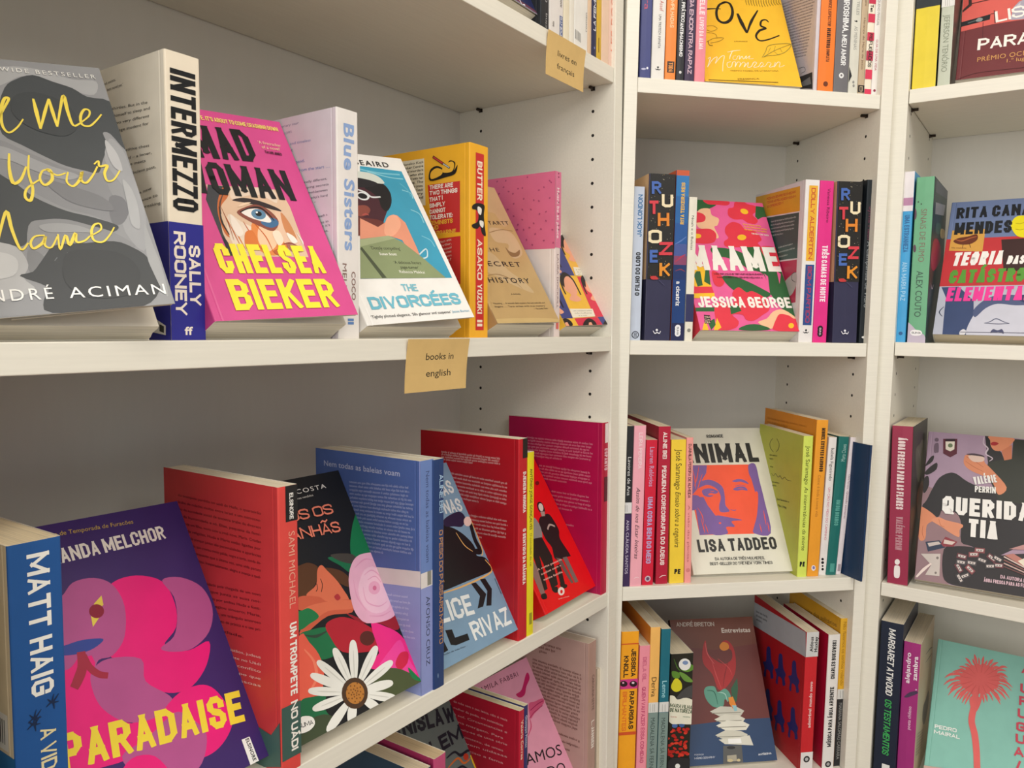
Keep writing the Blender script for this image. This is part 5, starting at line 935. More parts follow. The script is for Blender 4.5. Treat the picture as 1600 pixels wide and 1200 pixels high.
dict(label='tall beige-pink paperback with brown back text, standing on the bottom left shelf', group='books on the bottom shelf in view of the left bookcase', M=[[0.573048,-0.819468,-0.00940944,0.11213],[0.819519,0.572981,0.00900139,1.05141],[-0.00198492,-0.0128694,0.999915,0.674496],[0,0,0,1]], t=0.0214, d=0.1500, h=0.2393, c=('B58F84', 'B08C80', 'B99A90'), pages='C9B8A6',
 art={'back':[('blurb',[('b',(69.22,220.08),(37.4,-0.36),(-0.06,-5.84),3,2.8,'6B4038',31,0.3),
   ('b',(58.45,193.96),(82,-3.43),(-0.22,-5.24),17,2.59,'6B4038',32,0.03),
   ('b',(102.54,96.91),(39.02,-0.69),(-0.17,-9.33),3,2.56,'6B4038',33,0.1)])],'spine':[('author',[('t','CAROLINA SETTE',(9.63,191.39),(0,-50.18),(6.42,0),'5A3A34',0,0)]),
  ('title',[('k','L. JANSEN',(8.99,126.32),(0,-39.06),(7.71,0),'EFE6DE',0.2,0)])]}),
dict(label='cream paperback with small red spine lettering, against the left bookcase side, bottom shelf', group='books on the bottom shelf in view of the left bookcase', M=[[0.573048,-0.819468,-0.00940944,0.127767],[0.819519,0.572981,0.00900139,1.07378],[-0.00198492,-0.0128694,0.999915,0.674442],[0,0,0,1]], t=0.0297, d=0.1350, h=0.1943, c=('CFC0AA', 'D3C4AC', 'CFC0AA'), pages='C9B8A6',
 art={'spine':[('title',[('t','THE BIOGRAPHY OF AN',(14.57,175.3),(0,-56.11),(6.54,0),'8A7A66',0,0),
   ('k','ESTRUTURAS',(11.89,114.49),(0,-63.62),(8.92,0),'B0402E',0.16,0)])]}),
dict(label='black paperback standing next to the face-out navy book, highest left shelf', group='books on the top shelf in view of the left bookcase', M=[[0.573048,-0.819468,-0.00940944,0.0275749],[0.819519,0.572981,0.00900139,0.942816],[-0.00198492,-0.0128694,0.999915,1.68973],[0,0,0,1]], t=0.0172, d=0.1350, h=0.2000, c=('26292E', '26292E', '26292E'), pages='E6DFCE',
 art={'spine':[('title',[('t','CHARLES',(12.47,31.87),(0,19.76),(-4.3,0),'D8D8D8',0,0),
   ('t','cinq',(12.04,3.02),(0,16.24),(-3.44,0),'B8B8B8',0,0)])]}),
dict(label='thick white paperback with small blue badge above the highest tan card', group='books on the top shelf in view of the left bookcase', M=[[0.573048,-0.819468,-0.00940944,0.0382319],[0.819519,0.572981,0.00900139,0.958057],[-0.00198492,-0.0128694,0.999915,1.6897],[0,0,0,1]], t=0.0309, d=0.1350, h=0.2100, c=('E3DEDA', 'E3DEDA', 'E3DEDA'), pages='E6DFCE',
 art={'spine':[('badge',[('p',[(22.3,3),(28.5,3),(28.5,26.5),(22.3,26.5)],'2B4C8C'),
   ('k','POINTS',(27.22,3.78),(0,21.78),(-3.71,0),'F0F0F0',0.18,0)]),
  ('author',[('t','ANNIE E',(26.91,36.61),(0,16.54),(-4.33,0),'6B6660',0,0),
   ('t','folio',(9.9,9.33),(0,6.09),(-4.33,0),'6B6660',0,0)])]}),
dict(label='slim cream paperback directly right of the badge-marked white one, highest left shelf', group='books on the top shelf in view of the left bookcase', M=[[0.573048,-0.819468,-0.00940944,0.056803],[0.819519,0.572981,0.00900139,0.984615],[-0.00198492,-0.0128694,0.999915,1.68963],[0,0,0,1]], t=0.0127, d=0.1350, h=0.1900, c=('E8DFC6', 'E8DFC6', 'E8DFC6'), pages='E6DFCE'),
dict(label='thin off-white paperback between cream and thick white ones, highest left shelf', group='books on the top shelf in view of the left bookcase', M=[[0.573048,-0.819468,-0.00940944,0.0645312],[0.819519,0.572981,0.00900139,0.995668],[-0.00198492,-0.0128694,0.999915,1.68961],[0,0,0,1]], t=0.0107, d=0.1350, h=0.1950, c=('E9E4D8', 'E9E4D8', 'E9E4D8'), pages='E6DFCE'),
dict(label='thick white paperback with grey bars at its foot, highest left shelf', group='books on the top shelf in view of the left bookcase', M=[[0.573048,-0.819468,-0.00940944,0.0711087],[0.819519,0.572981,0.00900139,1.00507],[-0.00198492,-0.0128694,0.999915,1.68958],[0,0,0,1]], t=0.0325, d=0.1350, h=0.2050, c=('EAE8E2', 'EAE8E2', 'EAE8E2'), pages='E6DFCE',
 art={'spine':[('bars',[('p',[(1.6,10.7),(2.9,10.7),(2.9,21.8),(1.6,21.8)],'8A8A88'),
   ('p',[(4.6,10.4),(5.9,10.4),(5.9,21.4),(4.6,21.4)],'8A8A88'),
   ('p',[(7.5,10),(8.8,10),(8.8,21),(7.5,21)],'8A8A88'),
   ('p',[(10.4,9.6),(11.7,9.6),(11.7,20.6),(10.4,20.6)],'8A8A88'),
   ('p',[(13.3,9.2),(14.6,9.2),(14.6,20.3),(13.3,20.3)],'8A8A88')]),
  ('author',[('t','roman',(29.61,26.66),(0,23.22),(-3.9,0),'8A8680',0,0)])]}),
dict(label='thin tan-pink paperback left of the navy-spined one, highest left shelf', group='books on the top shelf in view of the left bookcase', M=[[0.573048,-0.819468,-0.00940944,0.0902235],[0.819519,0.572981,0.00900139,1.03241],[-0.00198492,-0.0128694,0.999915,1.68952],[0,0,0,1]], t=0.0090, d=0.1350, h=0.1900, c=('E0C2A4', 'E0C2A4', 'E0C2A4'), pages='E6DFCE'),
dict(label='slim navy paperback with white capitals, highest left shelf', group='books on the top shelf in view of the left bookcase', M=[[0.573048,-0.819468,-0.00940944,0.0958824],[0.819519,0.572981,0.00900139,1.0405],[-0.00198492,-0.0128694,0.999915,1.6895],[0,0,0,1]], t=0.0126, d=0.1350, h=0.2000, c=('2C3254', '2C3254', '2C3254'), pages='E6DFCE',
 art={'spine':[('title',[('k','LA FEMME DE',(9.43,34.39),(0,69.75),(-6.28,0),'E9E9F0',0.2,0)]),
  ('mark',[('e',(6.28,12.86),(1.51,0),(0,1.51),'7F88C0')])]}),
dict(label='slim mustard-yellow paperback on the highest left shelf', group='books on the top shelf in view of the left bookcase', M=[[0.573048,-0.819468,-0.00940944,0.103085],[0.819519,0.572981,0.00900139,1.0508],[-0.00198492,-0.0128694,0.999915,1.68947],[0,0,0,1]], t=0.0128, d=0.1350, h=0.2050, c=('D9B23A', 'D9B23A', 'D9B23A'), pages='E6DFCE',
 art={'spine':[('mark',[('p',[(4.5,10.4),(6.4,10.4),(6.4,29),(4.5,29)],'8A6A1C')])]}),
dict(label='plain pale peach paperback right of the mustard-yellow one', group='books on the top shelf in view of the left bookcase', M=[[0.573048,-0.819468,-0.00940944,0.110931],[0.819519,0.572981,0.00900139,1.06202],[-0.00198492,-0.0128694,0.999915,1.68945],[0,0,0,1]], t=0.0193, d=0.1350, h=0.1900, c=('EDCDB4', 'EDCDB4', 'EDCDB4'), pages='E6DFCE'),
dict(label='pale pink paperback with coral spine letters, last on the highest left shelf', group='books on the top shelf in view of the left bookcase', M=[[0.573048,-0.819468,-0.00940944,0.122516],[0.819519,0.572981,0.00900139,1.07859],[-0.00198492,-0.0128694,0.999915,1.68941],[0,0,0,1]], t=0.0200, d=0.1350, h=0.2100, c=('EBC8B6', 'EBC8B6', 'EBC8B6'), pages='E6DFCE',
 art={'spine':[('title',[('t','LES POSSIBLES',(13.97,21.99),(0,120.54),(-9.98,0),'E27A5C',0,0)])]}),
dict(label='navy picture book leaning face out at left of the highest shelf in view', group='books on the top shelf in view of the left bookcase', M=[[0.747816,0.547909,-0.374924,-0.0751005],[-0.488524,0.836535,0.248101,0.852544],[0.449574,-0.00237466,0.89324,1.68958],[0,0,0,1]], t=0.0352, d=0.1400, h=0.2000, gap=.002, c=('232A55', '232A55', '232A55'),
 art={'front':[('picture',[('p',[(139,0),(54.1,0),(67.2,2.5),(85.5,4.6),(102.1,5.8),(115.6,6.1),(127.5,5.5),(135.4,4.1),(139,1.3),(139,0)],'6B3A48'),
   ('s',[(98.9,11),(99,1.3),(107.4,3.6)],1.83,1.83,'E9E9F0'),
   ('s',[(65,0.8),(96,0.8),(133.8,0.8)],1.38,1.38,'8A8AA8')])]}),
dict(label='slim navy paperback at left end of the corner bookcase top row', group='books on the top shelf in view of the corner bookcase', M=[[0.984346,-0.176204,0.00395585,0.167921],[0.176228,0.984326,-0.00684063,1.11171],[-0.0026885,0.00743068,0.999969,1.68374],[0,0,0,1]], t=0.0159, d=0.1350, h=0.2000, c=('41477F', '41477F', '41477F'),
 art={'spine':[('title',[('t','Clara',(4.38,134.36),(0,-42.11),(7.17,0),'C0506A',0,0)]),
  ('mark',[('e',(5.82,14.28),(3.54,0.25),(0.04,-1.31),'B9BAD8'),
   ('e',(11.1,15.64),(1.42,0.1),(0.05,-1.64),'E9E9F4')])]}),
dict(label='white paperback with small black mark, between navy and orange ones, top row of corner bookcase', group='books on the top shelf in view of the corner bookcase', M=[[0.984346,-0.176204,0.00395585,0.184532],[0.176228,0.984326,-0.00684063,1.11469],[-0.0026885,0.00743068,0.999969,1.6837],[0,0,0,1]], t=0.0188, d=0.1350, h=0.2100, c=('E4E1DC', 'E4E1DC', 'E4E1DC'),
 art={'spine':[('author',[('t','Claudia Assef',(9.39,126.27),(0,-34.14),(5.63,0),'C05A54',0,0)]),
  ('title',[('t','UMA TRISTEZA INFINITA',(8.45,87.89),(0,-44.85),(3.76,0),'4A4A4C',0,0)]),
  ('mark',[('e',(9.39,17.82),(1.35,0),(0,1.35),'17181B'),
   ('s',[(5.5,16),(7.6,14.5),(9.4,15.1),(11.2,14.5),(13.3,16)],1.5,0.45,'17181B')])]}),
dict(label='slim orange paperback with black badge, top row of corner bookcase', group='books on the top shelf in view of the corner bookcase', M=[[0.984346,-0.176204,0.00395585,0.203934],[0.176228,0.984326,-0.00684063,1.11816],[-0.0026885,0.00743068,0.999969,1.68364],[0,0,0,1]], t=0.0154, d=0.1350, h=0.2000, c=('EE8A3A', 'EE8A3A', 'EE8A3A'),
 art={'spine':[('title',[('k','MULHERES EMPILHADAS',(5.01,147.33),(0,-75.66),(5.4,0),'F9D4A6',0.16,0)]),
  ('badge',[('p',[(3.1,12),(13.1,12),(13.1,26.9),(3.1,26.9)],'26211F'),
   ('k','TODA',(4.94,25.58),(0,-12.57),(6.17,0),'EE9A4A',0.16,0)])]}),
dict(label='slim black paperback with white capitals, left of the dark purple one, top row', group='books on the top shelf in view of the corner bookcase', M=[[0.984346,-0.176204,0.00395585,0.219816],[0.176228,0.984326,-0.00684063,1.121],[-0.0026885,0.00743068,0.999969,1.6836],[0,0,0,1]], t=0.0118, d=0.1350, h=0.2050, c=('222228', '222228', '222228'),
 art={'spine':[('title',[('k','MANUAL PRÁTICO',(4.6,135.62),(0,-55.59),(4.95,0),'ECECEC',0.2,0),
   ('k','ANTIMACHISMO',(3.42,79.37),(0,-44.82),(4.95,0),'ECECEC',0.2,0)]),
  ('mark',[('e',(5.9,13.35),(1.89,0),(0,1.89),'D8D8D8')])]}),
dict(label='dark purple paperback with pale pink capitals, top row of corner bookcase', group='books on the top shelf in view of the corner bookcase', M=[[0.984346,-0.176204,0.00395585,0.2319],[0.176228,0.984326,-0.00684063,1.12317],[-0.0026885,0.00743068,0.999969,1.68357],[0,0,0,1]], t=0.0142, d=0.1350, h=0.2100, c=('3A2A48', '3A2A48', '3A2A48'),
 art={'spine':[('title',[('k','AMIGA ENCONTRA RAPAZ',(4.11,130.28),(0,-117.99),(5.95,0),'D9B8C8',0.18,0)])]}),
dict(label='salmon-pink paperback beside the face-out yellow book', group='books on the top shelf in view of the corner bookcase', M=[[0.984346,-0.176204,0.00395585,0.246305],[0.176228,0.984326,-0.00684063,1.12574],[-0.0026885,0.00743068,0.999969,1.68353],[0,0,0,1]], t=0.0154, d=0.1350, h=0.1900, c=('E88A98', 'E88A98', 'E88A98'),
 art={'spine':[('title',[('k','MARIELLE',(3.85,134.89),(0,-42.68),(7.7,0),'F8DDE0',0.22,0),
   ('k','LIVRO DA ALMA',(4.47,88.92),(0,-42.98),(6.47,0),'F8DDE0',0.2,0)])]}),
dict(label='pale lilac-white paperback with lines of text on its back, behind the face-out yellow book', group='books on the top shelf in view of the corner bookcase', M=[[0.984346,-0.176204,0.00395585,0.422758],[0.176228,0.984326,-0.00684063,1.15733],[-0.0026885,0.00743068,0.999969,1.68305],[0,0,0,1]], t=0.0059, d=0.1350, h=0.2100, c=('CFC6CC', 'CFC6CC', 'CFC6CC'),
 art={'back':[('blurb',[('b',(35.17,156.87),(94.97,-18.77),(-0.8,-4.04),22,1.59,'7E767E',41,0.03)]),
  ('picture',[('p',[(96.5,32.2),(130.6,29.1),(132.8,5.2),(96.4,16)],'2F2F33'),
   ('p',[(100.7,22.5),(124.8,24.1),(129,12.9),(106.3,15.8)],'7A7A7E'),
   ('s',[(93.7,45),(107.1,42.8),(110.9,36.6),(101.2,36)],0.88,0.88,'6B6B70')])]}),
dict(label='thick orange paperback right of the face-out yellow book', group='books on the top shelf in view of the corner bookcase', M=[[0.984346,-0.176204,0.00395585,0.429109],[0.176228,0.984326,-0.00684063,1.15847],[-0.0026885,0.00743068,0.999969,1.68303],[0,0,0,1]], t=0.0243, d=0.1350, h=0.2000, c=('F37E2C', 'F37E2C', 'F37E2C'),
 art={'spine':[('author',[('k','CLARICE LISPECTOR',(10.92,134.57),(0,-42.63),(4.85,0),'4A2410',0.16,0)]),
  ('title',[('k','DRAMATURGIA',(10.43,89.47),(0,-27.21),(5.82,0),'1E120C',0.2,0),
   ('k','COMPLETA',(10.92,60.94),(0,-17.71),(4.85,0),'4A2410',0.16,0)]),
  ('mark',[('e',(12.13,12.51),(3.64,0),(0,3.64),'6E3312')])]}),
dict(label='thick grey paperback with white serif capitals, top row of corner bookcase', group='books on the top shelf in view of the corner bookcase', M=[[0.984346,-0.176204,0.00395585,0.453499],[0.176228,0.984326,-0.00684063,1.16284],[-0.0026885,0.00743068,0.999969,1.68296],[0,0,0,1]], t=0.0224, d=0.1350, h=0.2100, c=('6E6C70', '6E6C70', '6E6C70'),
 art={'spine':[('title',[('k','HIROSHIMA,',(9.42,136.61),(0,-51.87),(8.97,0),'EFEFEF',0.18,0),
   ('k','MEU AMOR',(9.2,82.26),(0,-42.3),(7.63,0),'EFEFEF',0.18,0)]),
  ('mark',[('e',(11.22,25.8),(3.81,0),(0,3.81),'E4E4E4'),
   ('e',(11.22,26.13),(1.57,0),(0,1.57),'6E6C70')])]}),
dict(label='pale grey-white paperback with a black arrow, top row of corner bookcase', group='books on the top shelf in view of the corner bookcase', M=[[0.984346,-0.176204,0.00395585,0.47637],[0.176228,0.984326,-0.00684063,1.16693],[-0.0026885,0.00743068,0.999969,1.6829],[0,0,0,1]], t=0.0148, d=0.1350, h=0.2000, c=('D6D4C8', 'D6D4C8', 'D6D4C8'),
 art={'spine':[('author',[('t','TELLES',(6.66,130.04),(0,-18.97),(4.44,0),'8C8C88',0,0)]),
  ('title',[('t','AS MENINAS',(4.88,95.36),(0,-32.36),(5.03,0),'9A9A96',0,0)]),
  ('mark',[('s',[(4.2,102.6),(8,102),(7,103.6)],1.98,0.66,'17181B'),
   ('e',(7.34,17.93),(1.7,0.11),(0.12,-2),'8F8F8B'),
   ('e',(8.01,12.95),(1.7,0.11),(0.12,-2),'8F8F8B')]),
  ('arrow',[('p',[(0,38.8),(4.4,26.3),(0,17.1)],'26262A')])]}),
dict(label='slim beige paperback with a black foot, top row of corner bookcase', group='books on the top shelf in view of the corner bookcase', M=[[0.984346,-0.176204,0.00395585,0.491453],[0.176228,0.984326,-0.00684063,1.16963],[-0.0026885,0.00743068,0.999969,1.68286],[0,0,0,1]], t=0.0096, d=0.1350, h=0.1900, c=('BFA98C', 'BFA98C', 'BFA98C'),
 art={'spine':[('title',[('t','Os Rastros',(4.06,139.36),(0,-14.85),(3.35,0),'6A4A34',0,0),
   ('t','Herança de Maria de Jesus',(3.35,107.97),(0,-71.58),(2.87,0),'6A4A34',0,0)]),
  ('foot',[('p',[(0,4.5),(9.6,4.5),(9.6,14.6),(0,14.6)],'24211F'),
   ('k','B',(2.39,12.92),(0,-7.56),(4.78,0),'BFA98C',0.16,0)])]}),
dict(label='slim paperback striped crimson and cream, top row of corner bookcase', group='books on the top shelf in view of the corner bookcase', M=[[0.984346,-0.176204,0.00395585,0.501514],[0.176228,0.984326,-0.00684063,1.17143],[-0.0026885,0.00743068,0.999969,1.68283],[0,0,0,1]], t=0.0106, d=0.1350, h=0.2050, c=('EDE3CF', 'EDE3CF', 'EDE3CF'),
 art={'spine':[('stripes',[('p',[(0,128.4),(10.6,128.4),(10.6,140.3),(0,140.3)],'C4314F'),
   ('p',[(0,102.5),(10.6,102.5),(10.6,114.6),(0,114.6)],'CF3754'),
   ('p',[(0,77.3),(10.6,77.3),(10.6,88.9),(0,88.9)],'CF3754'),
   ('p',[(0,49.7),(10.6,49.7),(10.6,63.1),(0,63.1)],'B72B4C'),
   ('p',[(0,23.7),(10.6,23.7),(10.6,37.1),(0,37.1)],'D83A5A'),
   ('p',[(0,1.8),(10.6,1.8),(10.6,9.9),(0,9.9)],'D83A5A')]),
  ('title',[('k','REFUGIADOS',(3.18,87.24),(0,-46.75),(5.3,0),'26231F',0.18,0),
   ('t','Ten',(2.92,127.06),(0,-9.93),(4.77,0),'26231F',0.03,0.04)])]}),
dict(label='thin white paperback at right end of the corner bookcase top row', group='books on the top shelf in view of the corner bookcase', M=[[0.984346,-0.176204,0.00395585,0.512376],[0.176228,0.984326,-0.00684063,1.17338],[-0.0026885,0.00743068,0.999969,1.6828],[0,0,0,1]], t=0.0096, d=0.1350, h=0.2000, c=('E6E2DE', 'E6E2DE', 'E6E2DE'),
 art={'spine':[('title',[('t','PEQUENO MANUAL',(2.89,139.53),(0,-40.64),(3.85,0),'7A7A7A',0,0),
   ('t','GUIA DE UMA VIDA',(3.13,79.72),(0,-43.52),(3.37,0),'B03A58',0,0)]),
  ('mark',[('e',(4.81,8.44),(1.93,0),(0,1.93),'8B2F4A')])]}),
dict(label='golden-yellow paperback with black brush title, leaning on top row of corner bookcase', group='books on the top shelf in view of the corner bookcase', M=[[0.123138,0.990519,-0.0609014,0.262911],[-0.878042,0.137343,0.458453,1.15727],[0.46247,-0.00297893,0.88663,1.68368],[0,0,0,1]], t=0.0173, d=0.1448, h=0.2100, gap=.002, c=('F2BE33', 'E8B02A', 'F2BE33'),
 art={'front':[('title',[('s',[(9.9,134.8),(15.9,137.8),(23.6,139.7),(35,141.5),(45.3,142)],2.94,1.23,'231C12'),
   ('s',[(55,156.1),(44.7,150.2),(37.7,135.1),(38,119.6),(46.4,114.4),(56.8,121.3),(63.2,137.5),(62,153.1),(55.1,156.6),(49.1,154.3)],5.01,3.01,'231C12'),
   ('s',[(70.3,135.2),(73.7,116.9),(78.7,97.2)],6.44,3.47,'231C12'),
   ('s',[(78.7,97.2),(89.3,120.7),(103.9,144.9)],4.35,1.94,'231C12'),
   ('s',[(116.7,122),(112.8,126.5),(105.7,123.4),(103,113.6),(109.7,109.4),(99.3,103.8),(91.8,92.5),(95.8,84),(109.3,87),(128.9,96.9)],3.96,1.98,'231C12')]),
  ('author',[('s',[(41.8,57.1),(51.4,60.1),(62.7,62.7)],1.17,0.56,'F6EFD8'),
   ('s',[(50.4,60.1),(45.3,50.5),(43.2,43.6)],1.31,0.7,'F6EFD8'),
   ('s',[(54.4,51.3),(49.7,49.7),(48.7,44),(53.3,44.4),(56.6,50.3),(59.8,51),(57.9,44.7),(63.4,50.9),(64.4,45.9),(70.1,52.5),(68.2,46.7),(75.6,53),(72.8,47.1),(80.2,48.1)],0.86,0.56,'F6EFD8'),
   ('s',[(10.7,42),(14.6,44.6),(7.4,26.1)],1.15,0.69,'F6EFD8'),
   ('s',[(7.4,26.1),(16.7,40.3),(24.8,46.6),(20.1,33.8)],0.98,0.68,'F6EFD8'),
   ('s',[(20.1,33.8),(29.2,45.8),(36.1,49.8),(31.9,34.8),(29,20)],0.99,0.69,'F6EFD8'),
   ('s',[(44.3,39.1),(38.5,36.4),(38.1,28.5),(43.7,30.1),(46.9,38.2),(51.4,38.6),(49,29.4),(54.2,38.8),(58.5,38),(55.4,29.9)],0.99,0.69,'F6EFD8'),
   ('s',[(55.4,29.9),(62.4,39.5),(65.7,37.5),(62.7,30.5),(70.7,40.1),(68.2,30.9),(73.9,32.5),(79,40.8),(83.4,40),(77.3,31.6),(84.9,33.4),(90.9,41.7),(92.9,37.4),(87.5,32.4),(96.2,35.4)],0.99,0.69,'F6EFD8'),
   ('s',[(96.2,35.4),(101.1,42.6),(105.3,40.6),(101.3,33.5),(109.1,36.4),(112.3,43.4),(108.7,34.1),(116,43.7),(119.5,42.9),(117,34.8),(125.7,38.8)],1,0.56,'F6EFD8')]),
  ('subtitle',[('t','A ROMANCE',(55.73,77.75),(20.83,1.79),(-0.18,2.07),'6B5618',0,0),
   ('t','PRÊMIO NOBEL DE LITERATURA',(41.34,21),(72.84,5.43),(-0.16,2.21),'7A6118',0,0),
   ('t','PRESENÇA',(49.57,5.92),(32.47,3.33),(-0.27,2.61),'5C4914',0,0),
   ('l',[(5.6,2.8),(109.7,5.6)],1.12,1.12,'4A3A12'),
   ('l',[(6,0.3),(104.3,1.2)],0.45,0.45,'B8902A')]),
  ('drawings',[('s',[(88.7,171.7),(87.7,159.3),(88.3,153.9)],1.02,0.76,'8C742C'),
   ('s',[(92.9,172.1),(91.7,159.6),(92.4,153.6)],1.02,0.76,'8C742C'),
   ('s',[(97.2,172.5),(95.8,160),(96.5,153.3)],1.02,0.77,'8C742C'),
   ('s',[(101.4,172.9),(99.8,160.4),(100.6,152.9)],1.02,0.77,'8C742C'),
   ('s',[(105.7,173.3),(103.9,160.8),(104.7,152.6)],1.02,0.77,'8C742C'),
   ('s',[(110,173.8),(107.9,161.2),(108.8,152.2)],1.02,0.77,'8C742C'),
   ('s',[(114.2,174.2),(112,161.6),(112.9,151.9)],1.03,0.77,'8C742C'),
   ('s',[(118.5,174.6),(116,162),(117.3,153.1)],1.03,0.77,'8C742C'),
   ('s',[(122.8,175),(120.1,162.4),(121.7,154.2)],1.03,0.77,'8C742C'),
   ('s',[(127.1,175.5),(124.2,162.8),(126.1,155.4)],1.03,0.77,'8C742C'),
   ('s',[(131.4,175.9),(128.3,163.2),(130.5,156.5)],1.03,0.77,'8C742C'),
   ('s',[(135.7,176.3),(132.4,163.6),(134.9,157.7)],1.03,0.77,'8C742C'),
   ('s',[(140,176.7),(136.4,164),(139.3,158.9)],1.03,0.77,'8C742C'),
   ('s',[(144.2,177.2),(140.5,164.4),(143.7,160)],1.03,0.77,'8C742C'),
   ('s',[(18.3,104.8),(27.8,106.8),(33.4,101.4),(24.2,95.5),(17.2,97.6)],0.72,0.72,'A98B33'),
   ('s',[(13.7,74.1),(25.8,82.1),(40.6,83.9),(32.3,76.9),(18.9,72.3)],0.71,0.71,'9A7F30'),
   ('s',[(16.5,92.9),(28.9,90.5),(30.4,82.5)],0.72,0.72,'A98B33'),
   ('s',[(15.9,76.6),(16.5,68.6),(21.8,67.9)],0.94,0.94,'7A6526'),
   ('s',[(93.5,51),(101.2,63.1),(106.9,74),(122.7,79.3),(143.5,80.6),(133.1,65.8),(118.7,58.1),(103.5,55.3),(95.5,51.7)],0.94,0.7,'8C8A3C'),
   ('s',[(95.5,51.7),(112.5,64.1),(129.1,73.5),(143.5,80.6)],0.71,0.71,'8C8A3C'),
   ('s',[(104.5,61.1),(110,70.8)],0.47,0.47,'8C8A3C'),
   ('s',[(114.6,65.4),(118.2,75)],0.48,0.48,'8C8A3C'),
   ('s',[(124.8,70.9),(127,63)],0.48,0.48,'8C8A3C'),
   ('s',[(114.3,64.2),(118.9,58.8)],0.48,0.48,'8C8A3C')])]}),
dict(label='pale blue-grey paperback with blue and black spine capitals, leftmost on middle row of corner bookcase', group='books on the middle shelf of the corner bookcase', M=[[0.984346,-0.176204,0.00395585,0.164279],[0.176228,0.984326,-0.00684063,1.11375],[-0.0026885,0.00743068,0.999969,1.32796],[0,0,0,1]], t=0.0156, d=0.1350, h=0.2122, c=('C2CCDD', 'C4CEE0', 'C2CCDD'),
 art={'spine':[('author',[('k','JACK LONDON',(12.61,143.85),(0,57.56),(-6.54,0),'3C74A8',0.2,0)]),
  ('title',[('k','O FILHO DO LOBO',(11.83,62.37),(0,59.92),(-6.54,0),'17181B',0.23,0)]),
  ('mark',[('e',(7.78,7.56),(5.29,0),(0,5.29),'2A2F38'),
   ('e',(7.78,7.56),(4.05,0),(0,4.05),'C4CEE0'),
   ('k','88',(10.12,4.63),(0,5.65),(-4.67,0),'2A2F38',0.18,0)])]}),
dict(label='thick black-and-navy book with multicoloured spine letters, left of the blue paperback, middle row', group='books on the middle shelf of the corner bookcase', M=[[0.984346,-0.176204,0.00395585,0.185099],[0.176228,0.984326,-0.00684063,1.11747],[-0.0026885,0.00743068,0.999969,1.3279],[0,0,0,1]], t=0.0381, d=0.1500, h=0.2309, c=('33324F', '34334F', 'E4BE92'), pages='E3C49C',
 art={'spine':[('speckled_panel',[('p',[(1.5,85.6),(38.1,85.6),(38.1,230.9),(1.5,230.9)],'24221F'),
   ('e',(18.57,140.08),(0.26,0),(0,0.43),'B9AE98'),
   ('e',(14.39,153.04),(0.39,0),(0,0.44),'B9AE98'),
   ('e',(27.46,110.86),(0.48,0),(0,0.85),'A08A58'),
   ('e',(8.32,120.69),(0.25,0),(0,0.33),'B9AE98'),
   ('e',(29,141.57),(0.43,0),(0,0.39),'D8CDB4'),
   ('e',(9.92,118.73),(0.44,0),(0,0.75),'D8CDB4'),
   ('e',(33.6,143.41),(0.32,0),(0,0.27),'B9AE98'),
   ('e',(32.52,94.43),(0.33,0),(0,0.42),'B9AE98'),
   ('e',(10.98,192.1),(0.46,0),(0,0.81),'B9AE98'),
   ('e',(7.11,169.52),(0.47,0),(0,0.47),'B9AE98'),
   ('e',(32.96,105.67),(0.48,0),(0,0.62),'A08A58'),
   ('e',(21.07,114.98),(0.24,0),(0,0.24),'B9AE98'),
   ('e',(26.54,107.41),(0.48,0),(0,0.73),'B9AE98'),
   ('e',(4.86,166.13),(0.39,0),(0,0.37),'D8CDB4'),
   ('e',(27.75,169.03),(0.23,0),(0,0.38),'A08A58'),
   ('e',(34.92,120.52),(0.39,0),(0,0.33),'D8CDB4'),
   ('e',(31.39,161.4),(0.38,0),(0,0.56),'D8CDB4'),
   ('e',(6.73,212.95),(0.32,0),(0,0.33),'8C8474'),
   ('e',(36.1,168.91),(0.23,0),(0,0.36),'D8CDB4'),
   ('e',(3.07,102.59),(0.28,0),(0,0.3),'B9AE98'),
   ('e',(13.34,127.41),(0.36,0),(0,0.31),'A08A58'),
   ('e',(29.22,202.32),(0.36,0),(0,0.54),'8C8474'),
   ('e',(22.02,96.08),(0.4,0),(0,0.36),'A08A58'),
   ('e',(20.14,223.57),(0.38,0),(0,0.35),'D8CDB4'),
   ('e',(8.78,207.44),(0.29,0),(0,0.25),'8C8474'),
   ('e',(11.86,110.11),(0.25,0),(0,0.24),'B9AE98'),
   ('e',(5.09,116.48),(0.33,0),(0,0.46),'D8CDB4'),
   ('e',(12.6,155.51),(0.3,0),(0,0.52),'D8CDB4'),
   ('e',(26.38,95.98),(0.35,0),(0,0.52),'A08A58'),
   ('e',(22.76,201.63),(0.41,0),(0,0.44),'A08A58'),
   ('e',(14.74,218.89),(0.3,0),(0,0.28),'B9AE98'),
   ('e',(8.49,199.75),(0.46,0),(0,0.46),'A08A58'),
   ('e',(18.36,166.73),(0.33,0),(0,0.32),'A08A58'),
   ('e',(22.92,124.19),(0.24,0),(0,0.35),'A08A58'),
   ('e',(21.29,161.61),(0.37,0),(0,0.63),'B9AE98'),
   ('e',(32.46,168.83),(0.49,0),(0,0.42),'8C8474'),
   ('e',(27.21,101.37),(0.42,0),(0,0.52),'A08A58'),
   ('e',(32.84,190.85),(0.41,0),(0,0.34),'8C8474'),
   ('e',(32.5,119.7),(0.45,0),(0,0.69),'A08A58'),
   ('e',(32.41,91.74),(0.39,0),(0,0.55),'A08A58'),
   ('e',(16.68,96.46),(0.27,0),(0,0.38),'8C8474'),
   ('e',(5.88,90.86),(0.39,0),(0,0.53),'A08A58'),
   ('e',(3.92,197.74),(0.31,0),(0,0.5),'B9AE98'),
   ('e',(18.6,150.95),(0.26,0),(0,0.31),'A08A58'),
